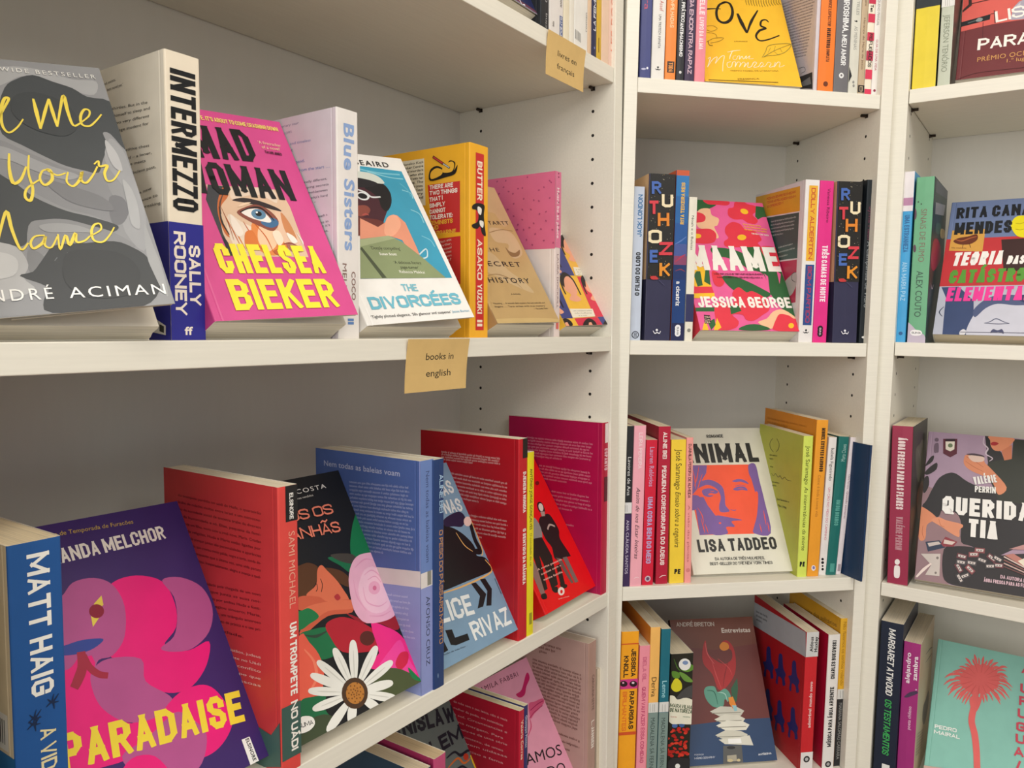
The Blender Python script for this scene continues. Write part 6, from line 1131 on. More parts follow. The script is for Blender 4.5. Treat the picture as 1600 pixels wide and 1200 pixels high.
   ('e',(30.96,101.8),(0.32,0),(0,0.33),'8C8474'),
   ('e',(9.49,118.28),(0.25,0),(0,0.23),'B9AE98'),
   ('e',(15.53,192.79),(0.35,0),(0,0.46),'D8CDB4'),
   ('e',(32.36,98.21),(0.22,0),(0,0.35),'8C8474'),
   ('e',(3.57,122.88),(0.39,0),(0,0.69),'A08A58'),
   ('e',(4.98,122.59),(0.46,0),(0,0.64),'8C8474'),
   ('e',(24.47,184.21),(0.26,0),(0,0.22),'8C8474'),
   ('e',(35.75,199.27),(0.47,0),(0,0.82),'D8CDB4'),
   ('e',(35.48,100.11),(0.31,0),(0,0.32),'D8CDB4'),
   ('e',(19.53,136.3),(0.45,0),(0,0.54),'8C8474'),
   ('e',(5.68,129.7),(0.35,0),(0,0.6),'A08A58'),
   ('e',(17.79,113.28),(0.33,0),(0,0.37),'8C8474'),
   ('e',(13.69,90.43),(0.28,0),(0,0.33),'8C8474'),
   ('e',(34.68,98.89),(0.49,0),(0,0.87),'A08A58'),
   ('e',(10.13,164.25),(0.31,0),(0,0.26),'A08A58'),
   ('e',(18.82,210.83),(0.31,0),(0,0.51),'B9AE98'),
   ('e',(18.58,87.04),(0.48,0),(0,0.48),'8C8474'),
   ('e',(3.41,218.58),(0.23,0),(0,0.22),'8C8474'),
   ('e',(26.3,159.62),(0.44,0),(0,0.53),'A08A58'),
   ('e',(16.1,170.65),(0.46,0),(0,0.61),'D8CDB4'),
   ('e',(15.08,125.27),(0.31,0),(0,0.37),'8C8474'),
   ('e',(29.85,197.96),(0.27,0),(0,0.26),'D8CDB4'),
   ('e',(25.98,89.46),(0.35,0),(0,0.59),'A08A58'),
   ('e',(33.49,194.74),(0.3,0),(0,0.28),'A08A58'),
   ('e',(19.1,229.04),(0.27,0),(0,0.26),'D8CDB4'),
   ('e',(27.97,93.87),(0.3,0),(0,0.34),'8C8474'),
   ('e',(21.07,222.83),(0.43,0),(0,0.54),'D8CDB4'),
   ('e',(10.11,164.42),(0.47,0),(0,0.48),'8C8474'),
   ('e',(31.18,168.07),(0.22,0),(0,0.3),'B9AE98'),
   ('e',(34.43,189.15),(0.36,0),(0,0.31),'A08A58'),
   ('e',(32.77,149.27),(0.42,0),(0,0.42),'B9AE98'),
   ('e',(33.82,224.76),(0.24,0),(0,0.28),'8C8474'),
   ('e',(28.77,225.48),(0.27,0),(0,0.36),'D8CDB4'),
   ('e',(25.52,226.31),(0.27,0),(0,0.23),'8C8474'),
   ('e',(25.08,135.14),(0.42,0),(0,0.47),'A08A58'),
   ('e',(4.26,144.74),(0.44,0),(0,0.55),'B9AE98'),
   ('e',(13.59,206.81),(0.47,0),(0,0.71),'A08A58'),
   ('e',(31.37,199.78),(0.48,0),(0,0.46),'A08A58'),
   ('e',(4.16,229.78),(0.26,0),(0,0.32),'8C8474'),
   ('e',(31.07,181.98),(0.39,0),(0,0.52),'A08A58'),
   ('e',(20.49,122.94),(0.39,0),(0,0.69),'D8CDB4'),
   ('e',(21.04,229.65),(0.43,0),(0,0.62),'A08A58'),
   ('e',(13.49,208.63),(0.28,0),(0,0.23),'A08A58'),
   ('e',(27.21,123.09),(0.3,0),(0,0.25),'A08A58'),
   ('e',(34.43,139.62),(0.4,0),(0,0.45),'8C8474'),
   ('e',(21.58,90.77),(0.43,0),(0,0.43),'B9AE98')]),
  ('author',[('k','R',(3.9,202.78),(13.69,0.6),(-0.76,17.26),'4A6CB8',0.22,0),
   ('k','U',(19.11,185.04),(16.63,0.68),(-0.74,17.97),'EFE0BC',0.22,0),
   ('k','T',(1.57,175.12),(13.06,0.52),(-0.73,18.35),'D8404C',0.22,0),
   ('k','H',(14.11,159.2),(16.85,0.62),(-0.67,18.03),'E0862F',0.22,0),
   ('k','O',(1.17,135.11),(19.66,0.66),(-0.62,18.47),'EFE0BC',0.22,0),
   ('k','Z',(17.68,119.13),(19.13,0.59),(-0.56,18.16),'D8404C',0.22,0),
   ('k','E',(3.81,108.38),(12.04,0.35),(-0.51,17.53),'4A6CB8',0.22,0),
   ('k','K',(18.69,90.14),(15.42,0.4),(-0.48,18.24),'E8952E',0.22,0)]),
  ('mark',[('c',[(5.6,89.2),(13.2,90),(17.1,85.9),(7.9,85.3)],'C43A3A'),
   ('l',[(17.8,85.1),(26.8,77.4)],0.83,0.83,'4C4B6B'),
   ('s',[(12.1,13.8),(14.8,10),(18.1,11.3),(21.5,10.1),(23.1,13.5)],1.47,0.84,'EDEDF4'),
   ('e',(17.55,14.7),(1.77,0.03),(0.06,-1.68),'EDEDF4')])],'back':[('navy_band',[('p',[(0,0),(150,0),(150,85.6),(0,85.6)],'33324F')])]}),
dict(label='blue painted-looking paperback with an orange top edge, middle row of corner bookcase', group='books on the middle shelf of the corner bookcase', M=[[0.984346,-0.176204,0.00395585,0.224367],[0.176228,0.984326,-0.00684063,1.1245],[-0.0026885,0.00743068,0.999969,1.3278],[0,0,0,1]], t=0.0185, d=0.1500, h=0.2373, c=('2C6CA8', '2E70AE', 'C8603C'),
 art={'spine':[('picture',[('p',[(0,230),(18.5,230),(18.5,237.3),(0,237.3)],'C65A38'),
   ('p',[(0,201.7),(18.5,201.7),(18.5,230),(0,230)],'2F78B8'),
   ('p',[(0,164.6),(18.5,164.6),(18.5,201.7),(0,201.7)],'2A66A6'),
   ('p',[(0,135.7),(18.5,135.7),(18.5,164.6),(0,164.6)],'28589C'),
   ('p',[(0,119.1),(18.5,119.1),(18.5,135.7),(0,135.7)],'4A5A9A'),
   ('p',[(0,106.6),(18.5,106.6),(18.5,119.1),(0,119.1)],'8A4468'),
   ('p',[(0,85.7),(18.5,85.7),(18.5,106.6),(0,106.6)],'1F3468'),
   ('p',[(0,24.9),(18.5,24.9),(18.5,85.7),(0,85.7)],'1D3E7A'),
   ('p',[(0,0),(18.5,0),(18.5,24.9),(0,24.9)],'242850'),
   ('s',[(1.7,110.5),(9.8,117),(16.9,121.4)],2.91,1.04,'B03A58'),
   ('s',[(1.1,135.4),(9,139.8),(17.3,146.3)],2.07,0.83,'5A7CBE'),
   ('s',[(2.8,98.1),(10.5,100.4),(17.2,97.4)],1.67,0.62,'8A3A4A')]),
  ('author',[('k','RITA TEIXEIRA REIS',(12.94,162.98),(0,57.57),(-5.54,0),'E5B64C',0.22,0)]),
  ('title',[('t','a cicatriz',(4.99,83.63),(0,-34.57),(6.65,0),'F0F0F0',0.03,0.04)]),
  ('publisher_mark',[('e',(9.24,10.28),(4.32,0),(0,4.32),'ECECF0'),
   ('e',(9.24,14.31),(4.32,0),(0,4.32),'ECECF0'),
   ('e',(9.24,18.35),(4.32,0),(0,4.32),'ECECF0'),
   ('k','SUMA',(7.76,19.59),(0,-11.19),(2.96,0),'24262C',0.16,0)])]}),
dict(label='thin cream book with a navy band, squeezed left of the floral face-out paperback', group='books on the middle shelf of the corner bookcase', M=[[0.984346,-0.176204,0.00395585,0.244024],[0.176228,0.984326,-0.00684063,1.12802],[-0.0026885,0.00743068,0.999969,1.32774],[0,0,0,1]], t=0.0121, d=0.1350, h=0.2012, c=('E5E1D2', 'E8E4D4', 'E5E1D2'),
 art={'spine':[('band',[('p',[(0,27.2),(12.1,27.2),(12.1,66.2),(0,66.2)],'34355E')]),
  ('title',[('t','Noah e o Baleias',(4.25,175.61),(0,-47.7),(3.64,0),'4A4A40',0,0)]),
  ('mark',[('e',(6.07,14.98),(2.67,0),(0,2.67),'8A8A80')])]}),
dict(label='pink, red and green floral paperback with white capitals, leaning on middle row', group='books on the middle shelf of the corner bookcase', M=[[0.195105,0.974399,-0.111721,0.25911],[-0.840414,0.224816,0.493114,1.14914],[0.505607,-0.00231677,0.862761,1.32783],[0,0,0,1]], t=0.0305, d=0.1574, h=0.2332, gap=.002, c=('E8609A', 'E04050', 'E8609A'),
 art={'front':[('picture',[('p',[(44.1,233.1),(44.4,233.2),(57.8,233.2),(59.1,231.9),(60.1,229),(62.1,226.8),(67,226.1),(72.9,225.9),(75.8,225.1),(73.4,222.8),(68,219.7),(62.1,216.9),(55.8,214.3),(49.1,212.1),(43.6,210.9),(39.7,211.1),(37,212.5),(36,215.4),(37.3,220.9),(40.4,227.9)],'2E6238'),
   ('p',[(54.9,233.2),(98.6,233.2),(100.2,231.6),(99.8,229.3),(97.7,226.8),(94.3,225),(89.3,224.5),(83,224.9),(76.9,225.2),(71.4,225),(66.2,224.8),(61.8,225.5),(58.1,227.7),(55.4,230.7)],'E2384A'),
   ('p',[(95,218.8),(97.9,220.4),(101.5,220.7),(104.5,221.9),(106.1,225),(107.1,228.9),(109.1,232.1),(111.6,233.2),(126.7,233.2),(128,231.7),(130.6,229.7),(134.9,228.7),(139.8,228.1),(143.2,226.7),(144.4,223.8),(144.1,220.1),(142.9,216.6),(140.1,213.9),(136.3,211.4),(134.2,208.7),(135.7,205.6),(138.9,202.3),(140.7,199.2),(139.7,196.1),(137.4,193.3),(134.3,191.5),(130.3,191.2),(125.7,192),(121.6,193.3),(119,195.1),(116.9,197.4),(114.3,199),(110.1,198.9),(105.4,198.2),(101,198.3),(97.2,199.7),(93.8,202),(91.8,205.1),(91.7,209.6),(93,214.8)],'E2384A'),
   ('e',(121.47,214.91),(6.03,-2.37),(-2.69,-4.8),'F5C02C'),
   ('p',[(144.3,226.7),(157.4,225.5),(157.4,206.3),(151.2,205.9),(141,200.4),(138.1,206.4)],'2E6238'),
   ('c',[(44.1,213.4),(62.1,216.9),(63.6,204.7),(73.9,198),(68.9,185.6),(62.7,181.7),(66.1,164),(60.2,161.3),(58.6,173.1),(36.7,179.2),(35.6,193.5)],'F0C098'),
   ('c',[(21,204.8),(43,208.4),(52.2,201.7),(47.9,191.8),(34.5,188.6),(17.5,187.7)],'E2384A'),
   ('c',[(14.5,173.3),(36.2,176.8),(55.4,177.7),(62.9,168.6),(56.5,154.1),(40.8,149.9),(26.3,150.4),(9.5,149.6)],'E2384A'),
   ('c',[(17.4,167.5),(34.2,167.7),(37.1,163.8),(32.6,160),(15.7,159.2)],'F5C02C'),
   ('c',[(82.5,183.9),(95.4,193.1),(107.7,190.1),(114.1,180.7),(130.5,176.7),(137.8,162.6),(129.4,155.1),(131.9,148),(105.8,146.9),(75.6,145.6),(72.5,154.8),(81.7,162.4),(78.6,171.7)],'E2384A'),
   ('e',(104.77,164.64),(7.64,0.36),(-1.3,-5.3),'F5C02C'),
   ('c',[(46.9,139.6),(54,143.4),(79.1,142.2),(102.3,132.7),(124.7,103.4),(124.9,71.7),(118.8,80.5),(100.2,107.2),(74.9,124.6),(52.7,128.3)],'2E6238'),
   ('p',[(97.1,146.5),(149.5,148.8),(156.2,109.2),(157.4,79.1),(157.4,23.5),(135.6,40.9),(126.3,65),(130.9,94.5),(108.9,116.7)],'2E6238'),
   ('p',[(131.9,148),(138,150.2),(146.8,150.2),(153.9,149),(157.4,147.2),(157.4,121),(156.6,118.5),(152.7,113.3),(147.6,109.5),(143.2,108.7),(139.9,112.6),(137.2,119.7),(135.1,127),(132.7,134.5),(130.9,142.4)],'E2384A'),
   ('c',[(99,102.5),(123.5,98.8),(126.3,65),(115.8,69.2),(107.2,84.7)],'E8609A'),
   ('p',[(148,104.3),(153.7,99.9),(146.6,81.4)],'E8609A'),
   ('p',[(12,122.1),(18.3,113.2),(32.9,104.7),(34.1,73.5),(7.6,72.7),(3.4,81.4)],'F5C02C'),
   ('p',[(15.4,99.6),(21.6,99.8),(20.3,75.3),(11.6,72.8),(9.8,92.7)],'2E6238'),
   ('p',[(30.3,102.4),(36.5,102.6),(32.6,75.7),(23.8,82)],'2E6238'),
   ('p',[(0,72.5),(34.1,73.5),(35.2,60.3),(0,59.4)],'E2384A'),
   ('p',[(0,60.6),(35.7,62.5),(34.7,53.8),(0,52.9)],'F5C02C'),
   ('p',[(0,36.8),(34.3,38.6),(33.6,31.1),(0,30.4)],'2E6238'),
   ('p',[(0,0),(0,30.4),(33.6,31.1),(27.6,0.3),(8.1,0)],'E8609A'),
   ('c',[(40.2,100.5),(51.6,96.4),(56.8,83.1),(48.5,73.9),(39.2,78.1)],'E2384A'),
   ('c',[(54.5,90.8),(73.6,92.6),(94.5,84.3),(116.4,71.4),(126.8,62.8),(112.4,55.8),(84.7,61.7),(66.1,70)],'2E6238'),
   ('p',[(30.3,38.5),(32.7,42.8),(35.8,45.7),(40.4,47.4),(47.6,46.9),(56.1,45.3),(62.4,45.7),(64.1,50.4),(63.7,57.3),(64.5,63.3),(68.1,68),(72.8,71.9),(77.3,73.7),(81,71.8),(84.4,67.8),(87.6,65.1),(90.6,65.4),(93.5,66.9),(96.6,67.5),(100.1,66.6),(103.9,64.7),(107.8,62.3),(112.2,59.3),(116.7,55.7),(119.6,51.5),(120.4,46.5),(119.6,40.9),(117.6,36.1),(114.4,32.7),(109.9,30),(104.9,27.2),(99.4,23.5),(93.4,19.7),(88,17.1),(83.3,16.3),(79.2,16.7),(76,18),(74.5,20.6),(73.9,24),(72,26.5),(66.6,27.4),(59.8,27.4),(55.6,26.2),(56.9,23.4),(60.9,19.5),(63.2,15.6),(62.5,11.9),(60.3,8.1),(56.6,4.9),(50.8,2.5),(43.5,0.6),(40.5,0),(27.9,0),(27.6,0.3),(26.7,4.5),(26.9,10.6),(27.4,17.1),(27.9,24.4),(28.7,32.1)],'E2384A'),
   ('p',[(55.2,41.2),(69.5,41.6),(71.9,33),(53.7,26.6)],'2E6238'),
   ('p',[(93.4,14),(96.3,16.3),(103,18.3),(109.5,20.8),(114,24.7),(118.3,29.3),(123.1,33),(128.7,35.5),(134.7,37),(140.8,36.6),(147.1,33.1),(153.4,27.7),(157.4,23.3),(157.4,12.7),(151.3,11.8),(139.7,11.3),(129.5,10.4),(122.5,7.8),(116.8,4.8),(111.2,3.7),(103.9,6),(96.8,10.2)],'F0C098'),
   ('p',[(59.9,1.8),(61.4,4.2),(67.4,7.1),(73.9,9.4),(79.7,10.7),(86.1,11.3),(92.5,10.8),(100.3,8.8),(108.1,5.8),(111,3.2),(105.9,1.7),(95.8,0.6),(85.7,0.1),(75.7,0.1),(65.6,0.6)],'2E6238'),
   ('p',[(116.4,8),(118.3,11.3),(120.8,15.1),(123.5,18.9),(126.1,22.7),(128.9,26.4),(132.4,28.8),(136.9,29.2),(142.1,28.2),(146.5,26.9),(149.1,25.3),(151,23.2),(153.4,21.6),(157.4,21.3),(157.4,1.1),(153.5,0.1),(150.5,0),(126.2,0),(123.6,0.2),(118.4,1.3),(115,2.7),(114,4.1),(114.9,5.7)],'E2384A'),
   ('e',(145.86,9.56),(4.61,0.08),(-1.2,-4.32),'F5C02C'),
   ('p',[(8.1,0),(2.8,0),(8.5,12.6),(12,10.5),(12.7,0.1)],'F5C02C'),
   ('p',[(20.6,0.2),(30.1,20.3),(33.5,4.6),(26.6,0.3)],'F5C02C'),
   ('p',[(14.5,12.7),(25.9,19.2),(25.5,8.6),(16.6,0.1)],'2E6238')]),
  ('badge',[('p',[(10.9,25.3),(20.1,24.4),(19,10.6),(9,10.5)],'17181B'),
   ('k','TOM',(10.93,19.98),(8.29,-0.27),(0.1,2.99),'E8C8B0',0.18,0),
   ('k','DA',(10.4,15.74),(8.28,-0.27),(0.1,2.98),'E8C8B0',0.18,0),
   ('k','CEA',(10.22,11.32),(7.91,-0.07),(0.03,2.96),'E8C8B0',0.18,0)]),
  ('title',[('k','MAAME',(7.65,101.57),(148.3,1.85),(-0.56,44.77),'F3EFE6',0.22,0)]),
  ('author',[('k','JESSICA GEORGE',(6.02,37.53),(149.88,2.06),(-0.25,18.36),'F3EFE6',0.21,0)]),
  ('subtitle',[('k','MÃE TER, MAAME TER MUITAS QUALIDADES',(42.48,94.25),(80.3,1.81),(-0.07,2.93),'3A1418',0.16,0),
   ('k','MAS TAMBÉM TER SEMPRE MOLHADA A',(46.7,88.33),(74.12,1.74),(-0.07,2.92),'3A1418',0.16,0)]),
  ('quote',[('t','Uma estreia vívida',(112.76,188.41),(29.97,-2.58),(0.28,3.25),'F3B62E',0.02,0.02),
   ('t','de uma linguagem íntima',(112.65,183.55),(38.51,-3.38),(0.28,3.24),'F3B62E',0.02,0.02),
   ('t','da qual me orgulho',(112.55,178.71),(37.33,-3.46),(0.3,3.23),'F3B62E',0.02,0.02),
   ('k','THE NEW YORK TIMES',(122.57,171.01),(28.9,-2.22),(0.21,2.72),'F6E9E0',0.16,0)])]}),
dict(label='thick white paperback with yellow and blue spine panels, standing on middle row of corner bookcase', group='books on the middle shelf of the corner bookcase', M=[[0.984346,-0.176204,0.00395585,0.417021],[0.176228,0.984326,-0.00684063,1.15899],[-0.0026885,0.00743068,0.999969,1.32727],[0,0,0,1]], t=0.0222, d=0.1500, h=0.2336, c=('E2DEDE', 'E8E4E2', 'DAD4D6'),
 art={'spine':[('panels',[('p',[(5.5,118),(19.1,118),(19.1,225.5),(5.5,225.5)],'EBB233'),
   ('p',[(5.5,25.1),(19.1,25.1),(19.1,112.6),(5.5,112.6)],'2E4C8C')]),
  ('author',[('k','DOLLY ALDERTON',(9.1,222.09),(0,-101.59),(6.66,0),'C4422E',0.18,0.16)]),
  ('title',[('k','BOM PARTIDO',(9.1,110.15),(0,-81.24),(6.66,0),'B0385A',0.18,0.16)]),
  ('mark',[('e',(11.1,17.76),(1.6,0),(0,1.6),'17181B'),
   ('s',[(6.5,15.6),(9,13.9),(11.1,14.6),(13.2,13.9),(15.7,15.6)],1.78,0.53,'17181B')])],'back':[('panels',[('p',[(0,230.2),(134.6,226.6),(137.1,190.6),(0,196)],'DDA22E'),
   ('p',[(0,193.8),(135.3,188.8),(136.1,122.8),(0,123.1)],'2F5650'),
   ('p',[(0,120.7),(135.4,120.7),(137.1,58.2),(0,50.2)],'B52A50')]),
  ('blurb',[('k','PODEMOS SEMPRE RECOMEÇAR?',(36.05,220.19),(87.37,-1.79),(0.07,3.62),'C4522E',0.18,0),
   ('k','TODAS AS RELAÇÕES MUDAM',(36.56,214.53),(87.43,-2.45),(0.1,3.61),'C4522E',0.18,0),
   ('k','E CRESCEM',(39.52,207.43),(48.83,0.09),(-0.01,3.62),'C4522E',0.18,0),
   ('b',(53.12,183.52),(77.59,-1.47),(-0.1,-5.31),5,1.79,'B9CBC4',51,0.1),
   ('b',(79.21,141.38),(53.31,2.98),(0.4,-7.16),3,1.77,'B9CBC4',52,0.2)]),
  ('picture',[('c',[(101.4,86.8),(117.3,96.9),(135.1,102.3),(136.8,83.4),(123.9,69),(109.1,71.5)],'B9B2B0'),
   ('s',[(135.1,102.3),(125.1,100.7),(123.8,92.3),(134.4,87.7)],1.27,0.63,'26222A')])]}),
dict(label='bright pink paperback with white spine title, on middle row of corner bookcase', group='books on the middle shelf of the corner bookcase', M=[[0.984346,-0.176204,0.00395585,0.439456],[0.176228,0.984326,-0.00684063,1.16301],[-0.0026885,0.00743068,0.999969,1.32721],[0,0,0,1]], t=0.0218, d=0.1500, h=0.2333, c=('D8287E', 'E23088', 'C8226E'),
 art={'spine':[('author',[('t','Vanessa Ribeiro',(11.77,222.49),(0,-48.62),(4.8,0),'5A1238',0,0)]),
  ('title',[('k','TRÊS CAMAS DE NOITE',(7.63,140.85),(0,-81.16),(8.72,0),'F8E4EE',0.2,0)]),
  ('publisher_mark',[('e',(10.9,12.62),(4.32,0),(0,4.32),'241A20'),
   ('e',(10.9,16.64),(4.32,0),(0,4.32),'241A20'),
   ('e',(10.9,20.67),(4.32,0),(0,4.32),'241A20'),
   ('k','SUMA',(9.37,21.91),(0,-11.16),(3.05,0),'E8D0DC',0.16,0)])]}),
dict(label='thick black-and-navy book with multicoloured spine letters, right of the bright pink paperback, middle row', group='books on the middle shelf of the corner bookcase', M=[[0.984263,-0.176204,-0.0133223,0.470092],[0.176081,0.984326,-0.00993278,1.1685],[0.0148636,0.00743068,0.999862,1.32713],[0,0,0,1]], t=0.0398, d=0.1500, h=0.2336, c=('33324F', '34334F', 'E4BE92'), pages='E3C49C',
 art={'spine':[('speckled_panel',[('p',[(1.6,89.1),(39.8,89.1),(39.8,233.6),(1.6,233.6)],'24221F'),
   ('e',(19.4,143.33),(0.26,0),(0,0.43),'B9AE98'),
   ('e',(15.04,156.21),(0.39,0),(0,0.44),'B9AE98'),
   ('e',(28.69,114.28),(0.48,0),(0,0.85),'A08A58'),
   ('e',(8.69,124.05),(0.25,0),(0,0.33),'B9AE98'),
   ('e',(30.31,144.8),(0.43,0),(0,0.39),'D8CDB4'),
   ('e',(10.36,122.1),(0.44,0),(0,0.75),'D8CDB4'),
   ('e',(35.11,146.64),(0.32,0),(0,0.27),'B9AE98'),
   ('e',(33.99,97.95),(0.33,0),(0,0.42),'B9AE98'),
   ('e',(11.48,195.03),(0.46,0),(0,0.81),'B9AE98'),
   ('e',(7.43,172.59),(0.47,0),(0,0.47),'B9AE98'),
   ('e',(34.45,109.12),(0.48,0),(0,0.62),'A08A58'),
   ('e',(22.02,118.38),(0.24,0),(0,0.24),'B9AE98'),
   ('e',(27.74,110.85),(0.48,0),(0,0.73),'B9AE98'),
   ('e',(5.08,169.22),(0.39,0),(0,0.37),'D8CDB4'),
   ('e',(29,172.1),(0.23,0),(0,0.38),'A08A58'),
   ('e',(36.5,123.88),(0.39,0),(0,0.33),'D8CDB4'),
   ('e',(32.81,164.52),(0.38,0),(0,0.56),'D8CDB4'),
   ('e',(7.04,215.75),(0.32,0),(0,0.33),'8C8474'),
   ('e',(37.73,171.98),(0.23,0),(0,0.36),'D8CDB4'),
   ('e',(3.21,106.06),(0.28,0),(0,0.3),'B9AE98'),
   ('e',(13.94,130.73),(0.36,0),(0,0.31),'A08A58'),
   ('e',(30.53,205.19),(0.36,0),(0,0.54),'8C8474'),
   ('e',(23.01,99.59),(0.4,0),(0,0.36),'A08A58'),
   ('e',(21.05,226.31),(0.38,0),(0,0.35),'D8CDB4'),
   ('e',(9.18,210.28),(0.29,0),(0,0.25),'8C8474'),
   ('e',(12.4,113.54),(0.25,0),(0,0.24),'B9AE98'),
   ('e',(5.32,119.86),(0.33,0),(0,0.46),'D8CDB4'),
   ('e',(13.17,158.66),(0.3,0),(0,0.52),'D8CDB4'),
   ('e',(27.57,99.49),(0.35,0),(0,0.52),'A08A58'),
   ('e',(23.79,204.5),(0.41,0),(0,0.44),'A08A58'),
   ('e',(15.41,221.66),(0.3,0),(0,0.28),'B9AE98'),
   ('e',(8.87,202.64),(0.46,0),(0,0.46),'A08A58'),
   ('e',(19.18,169.82),(0.33,0),(0,0.32),'A08A58'),
   ('e',(23.96,127.53),(0.24,0),(0,0.35),'A08A58'),
   ('e',(22.25,164.72),(0.37,0),(0,0.63),'B9AE98'),
   ('e',(33.92,171.9),(0.49,0),(0,0.42),'8C8474'),
   ('e',(28.43,104.85),(0.42,0),(0,0.52),'A08A58'),
   ('e',(34.32,193.79),(0.41,0),(0,0.34),'8C8474'),
   ('e',(33.97,123.07),(0.45,0),(0,0.69),'A08A58'),
   ('e',(33.87,95.28),(0.39,0),(0,0.55),'A08A58'),
   ('e',(17.43,99.97),(0.27,0),(0,0.38),'8C8474'),
   ('e',(6.14,94.4),(0.39,0),(0,0.53),'A08A58'),
   ('e',(4.09,200.63),(0.31,0),(0,0.5),'B9AE98'),
   ('e',(19.43,154.13),(0.26,0),(0,0.31),'A08A58'),
   ('e',(32.36,105.28),(0.32,0),(0,0.33),'8C8474'),
   ('e',(9.92,121.65),(0.25,0),(0,0.23),'B9AE98'),
   ('e',(16.23,195.72),(0.35,0),(0,0.46),'D8CDB4'),
   ('e',(33.81,101.71),(0.22,0),(0,0.35),'8C8474'),
   ('e',(3.73,126.23),(0.39,0),(0,0.69),'A08A58'),
   ('e',(5.21,125.94),(0.46,0),(0,0.64),'8C8474'),
   ('e',(25.57,187.19),(0.26,0),(0,0.22),'8C8474'),
   ('e',(37.36,202.16),(0.47,0),(0,0.82),'D8CDB4'),
   ('e',(37.08,103.6),(0.31,0),(0,0.32),'D8CDB4'),
   ('e',(20.41,139.57),(0.45,0),(0,0.54),'8C8474'),
   ('e',(5.94,133.01),(0.35,0),(0,0.6),'A08A58'),
   ('e',(18.6,116.69),(0.33,0),(0,0.37),'8C8474'),
   ('e',(14.31,93.97),(0.28,0),(0,0.33),'8C8474'),
   ('e',(36.24,102.39),(0.49,0),(0,0.87),'A08A58'),
   ('e',(10.58,167.35),(0.31,0),(0,0.26),'A08A58'),
   ('e',(19.67,213.65),(0.31,0),(0,0.51),'B9AE98'),
   ('e',(19.41,90.6),(0.48,0),(0,0.48),'8C8474'),
   ('e',(3.56,221.35),(0.23,0),(0,0.22),'8C8474'),
   ('e',(27.48,162.75),(0.44,0),(0,0.53),'A08A58'),
   ('e',(16.83,173.71),(0.46,0),(0,0.61),'D8CDB4'),
   ('e',(15.76,128.6),(0.31,0),(0,0.37),'8C8474'),
   ('e',(31.19,200.86),(0.27,0),(0,0.26),'D8CDB4'),
   ('e',(27.15,93.01),(0.35,0),(0,0.59),'A08A58'),
   ('e',(35,197.65),(0.3,0),(0,0.28),'A08A58'),
   ('e',(19.96,231.75),(0.27,0),(0,0.26),'D8CDB4'),
   ('e',(29.23,97.39),(0.3,0),(0,0.34),'8C8474'),
   ('e',(22.02,225.57),(0.43,0),(0,0.54),'D8CDB4'),
   ('e',(10.57,167.52),(0.47,0),(0,0.48),'8C8474'),
   ('e',(32.58,171.15),(0.22,0),(0,0.3),'B9AE98'),
   ('e',(35.98,192.1),(0.36,0),(0,0.31),'A08A58'),
   ('e',(34.25,152.46),(0.42,0),(0,0.42),'B9AE98'),
   ('e',(35.34,227.5),(0.24,0),(0,0.28),'8C8474'),
   ('e',(30.07,228.21),(0.27,0),(0,0.36),'D8CDB4'),
   ('e',(26.67,229.03),(0.27,0),(0,0.23),'8C8474'),
   ('e',(26.21,138.41),(0.42,0),(0,0.47),'A08A58'),
   ('e',(4.45,147.96),(0.44,0),(0,0.55),'B9AE98'),
   ('e',(14.2,209.65),(0.47,0),(0,0.71),'A08A58'),
   ('e',(32.79,202.67),(0.48,0),(0,0.46),'A08A58'),
   ('e',(4.34,232.48),(0.26,0),(0,0.32),'8C8474'),
   ('e',(32.47,184.97),(0.39,0),(0,0.52),'A08A58'),
   ('e',(21.42,126.29),(0.39,0),(0,0.69),'D8CDB4'),
   ('e',(21.99,232.35),(0.43,0),(0,0.62),'A08A58'),
   ('e',(14.1,211.46),(0.28,0),(0,0.23),'A08A58'),
   ('e',(28.43,126.43),(0.3,0),(0,0.25),'A08A58'),
   ('e',(35.98,142.87),(0.4,0),(0,0.45),'8C8474'),
   ('e',(22.55,94.32),(0.43,0),(0,0.43),'B9AE98')]),
  ('author',[('k','R',(5.42,206.17),(13.75,0.34),(-0.44,17.43),'4A6CB8',0.22,0),
   ('k','U',(20.69,186.34),(16.15,0.35),(-0.41,18.56),'EFE0BC',0.22,0),
   ('k','T',(3.3,178.74),(14.23,0.3),(-0.38,18.12),'D8404C',0.22,0),
   ('k','H',(14.1,161.38),(19.15,0.35),(-0.34,18.61),'E0862F',0.22,0),
   ('k','O',(2.61,137.97),(19.35,0.29),(-0.28,18.65),'EFE0BC',0.22,0),
   ('k','Z',(19.85,121.97),(16.69,0.21),(-0.23,18.32),'D8404C',0.22,0),
   ('k','E',(5.22,112.42),(13.15,0.14),(-0.19,17.69),'4A6CB8',0.22,0),
   ('k','K',(19.14,93.75),(16.25,0.13),(-0.15,18.4),'E8952E',0.22,0)]),
  ('mark',[('c',[(6,93),(14,93.7),(18.1,89.6),(8.5,89.1)],'C43A3A'),
   ('l',[(18.9,88.7),(28.5,80.8)],0.84,0.84,'4C4B6B'),
   ('s',[(13.2,16.9),(16.1,13.1),(19.6,14.3),(23.1,13),(24.8,16.4)],1.48,0.85,'EDEDF4'),
   ('e',(18.95,17.71),(1.86,-0.01),(0.07,-1.7),'EDEDF4')])],'back':[('navy_band',[('p',[(0,0),(150,0),(150,89.1),(0,89.1)],'33324F')])]}),
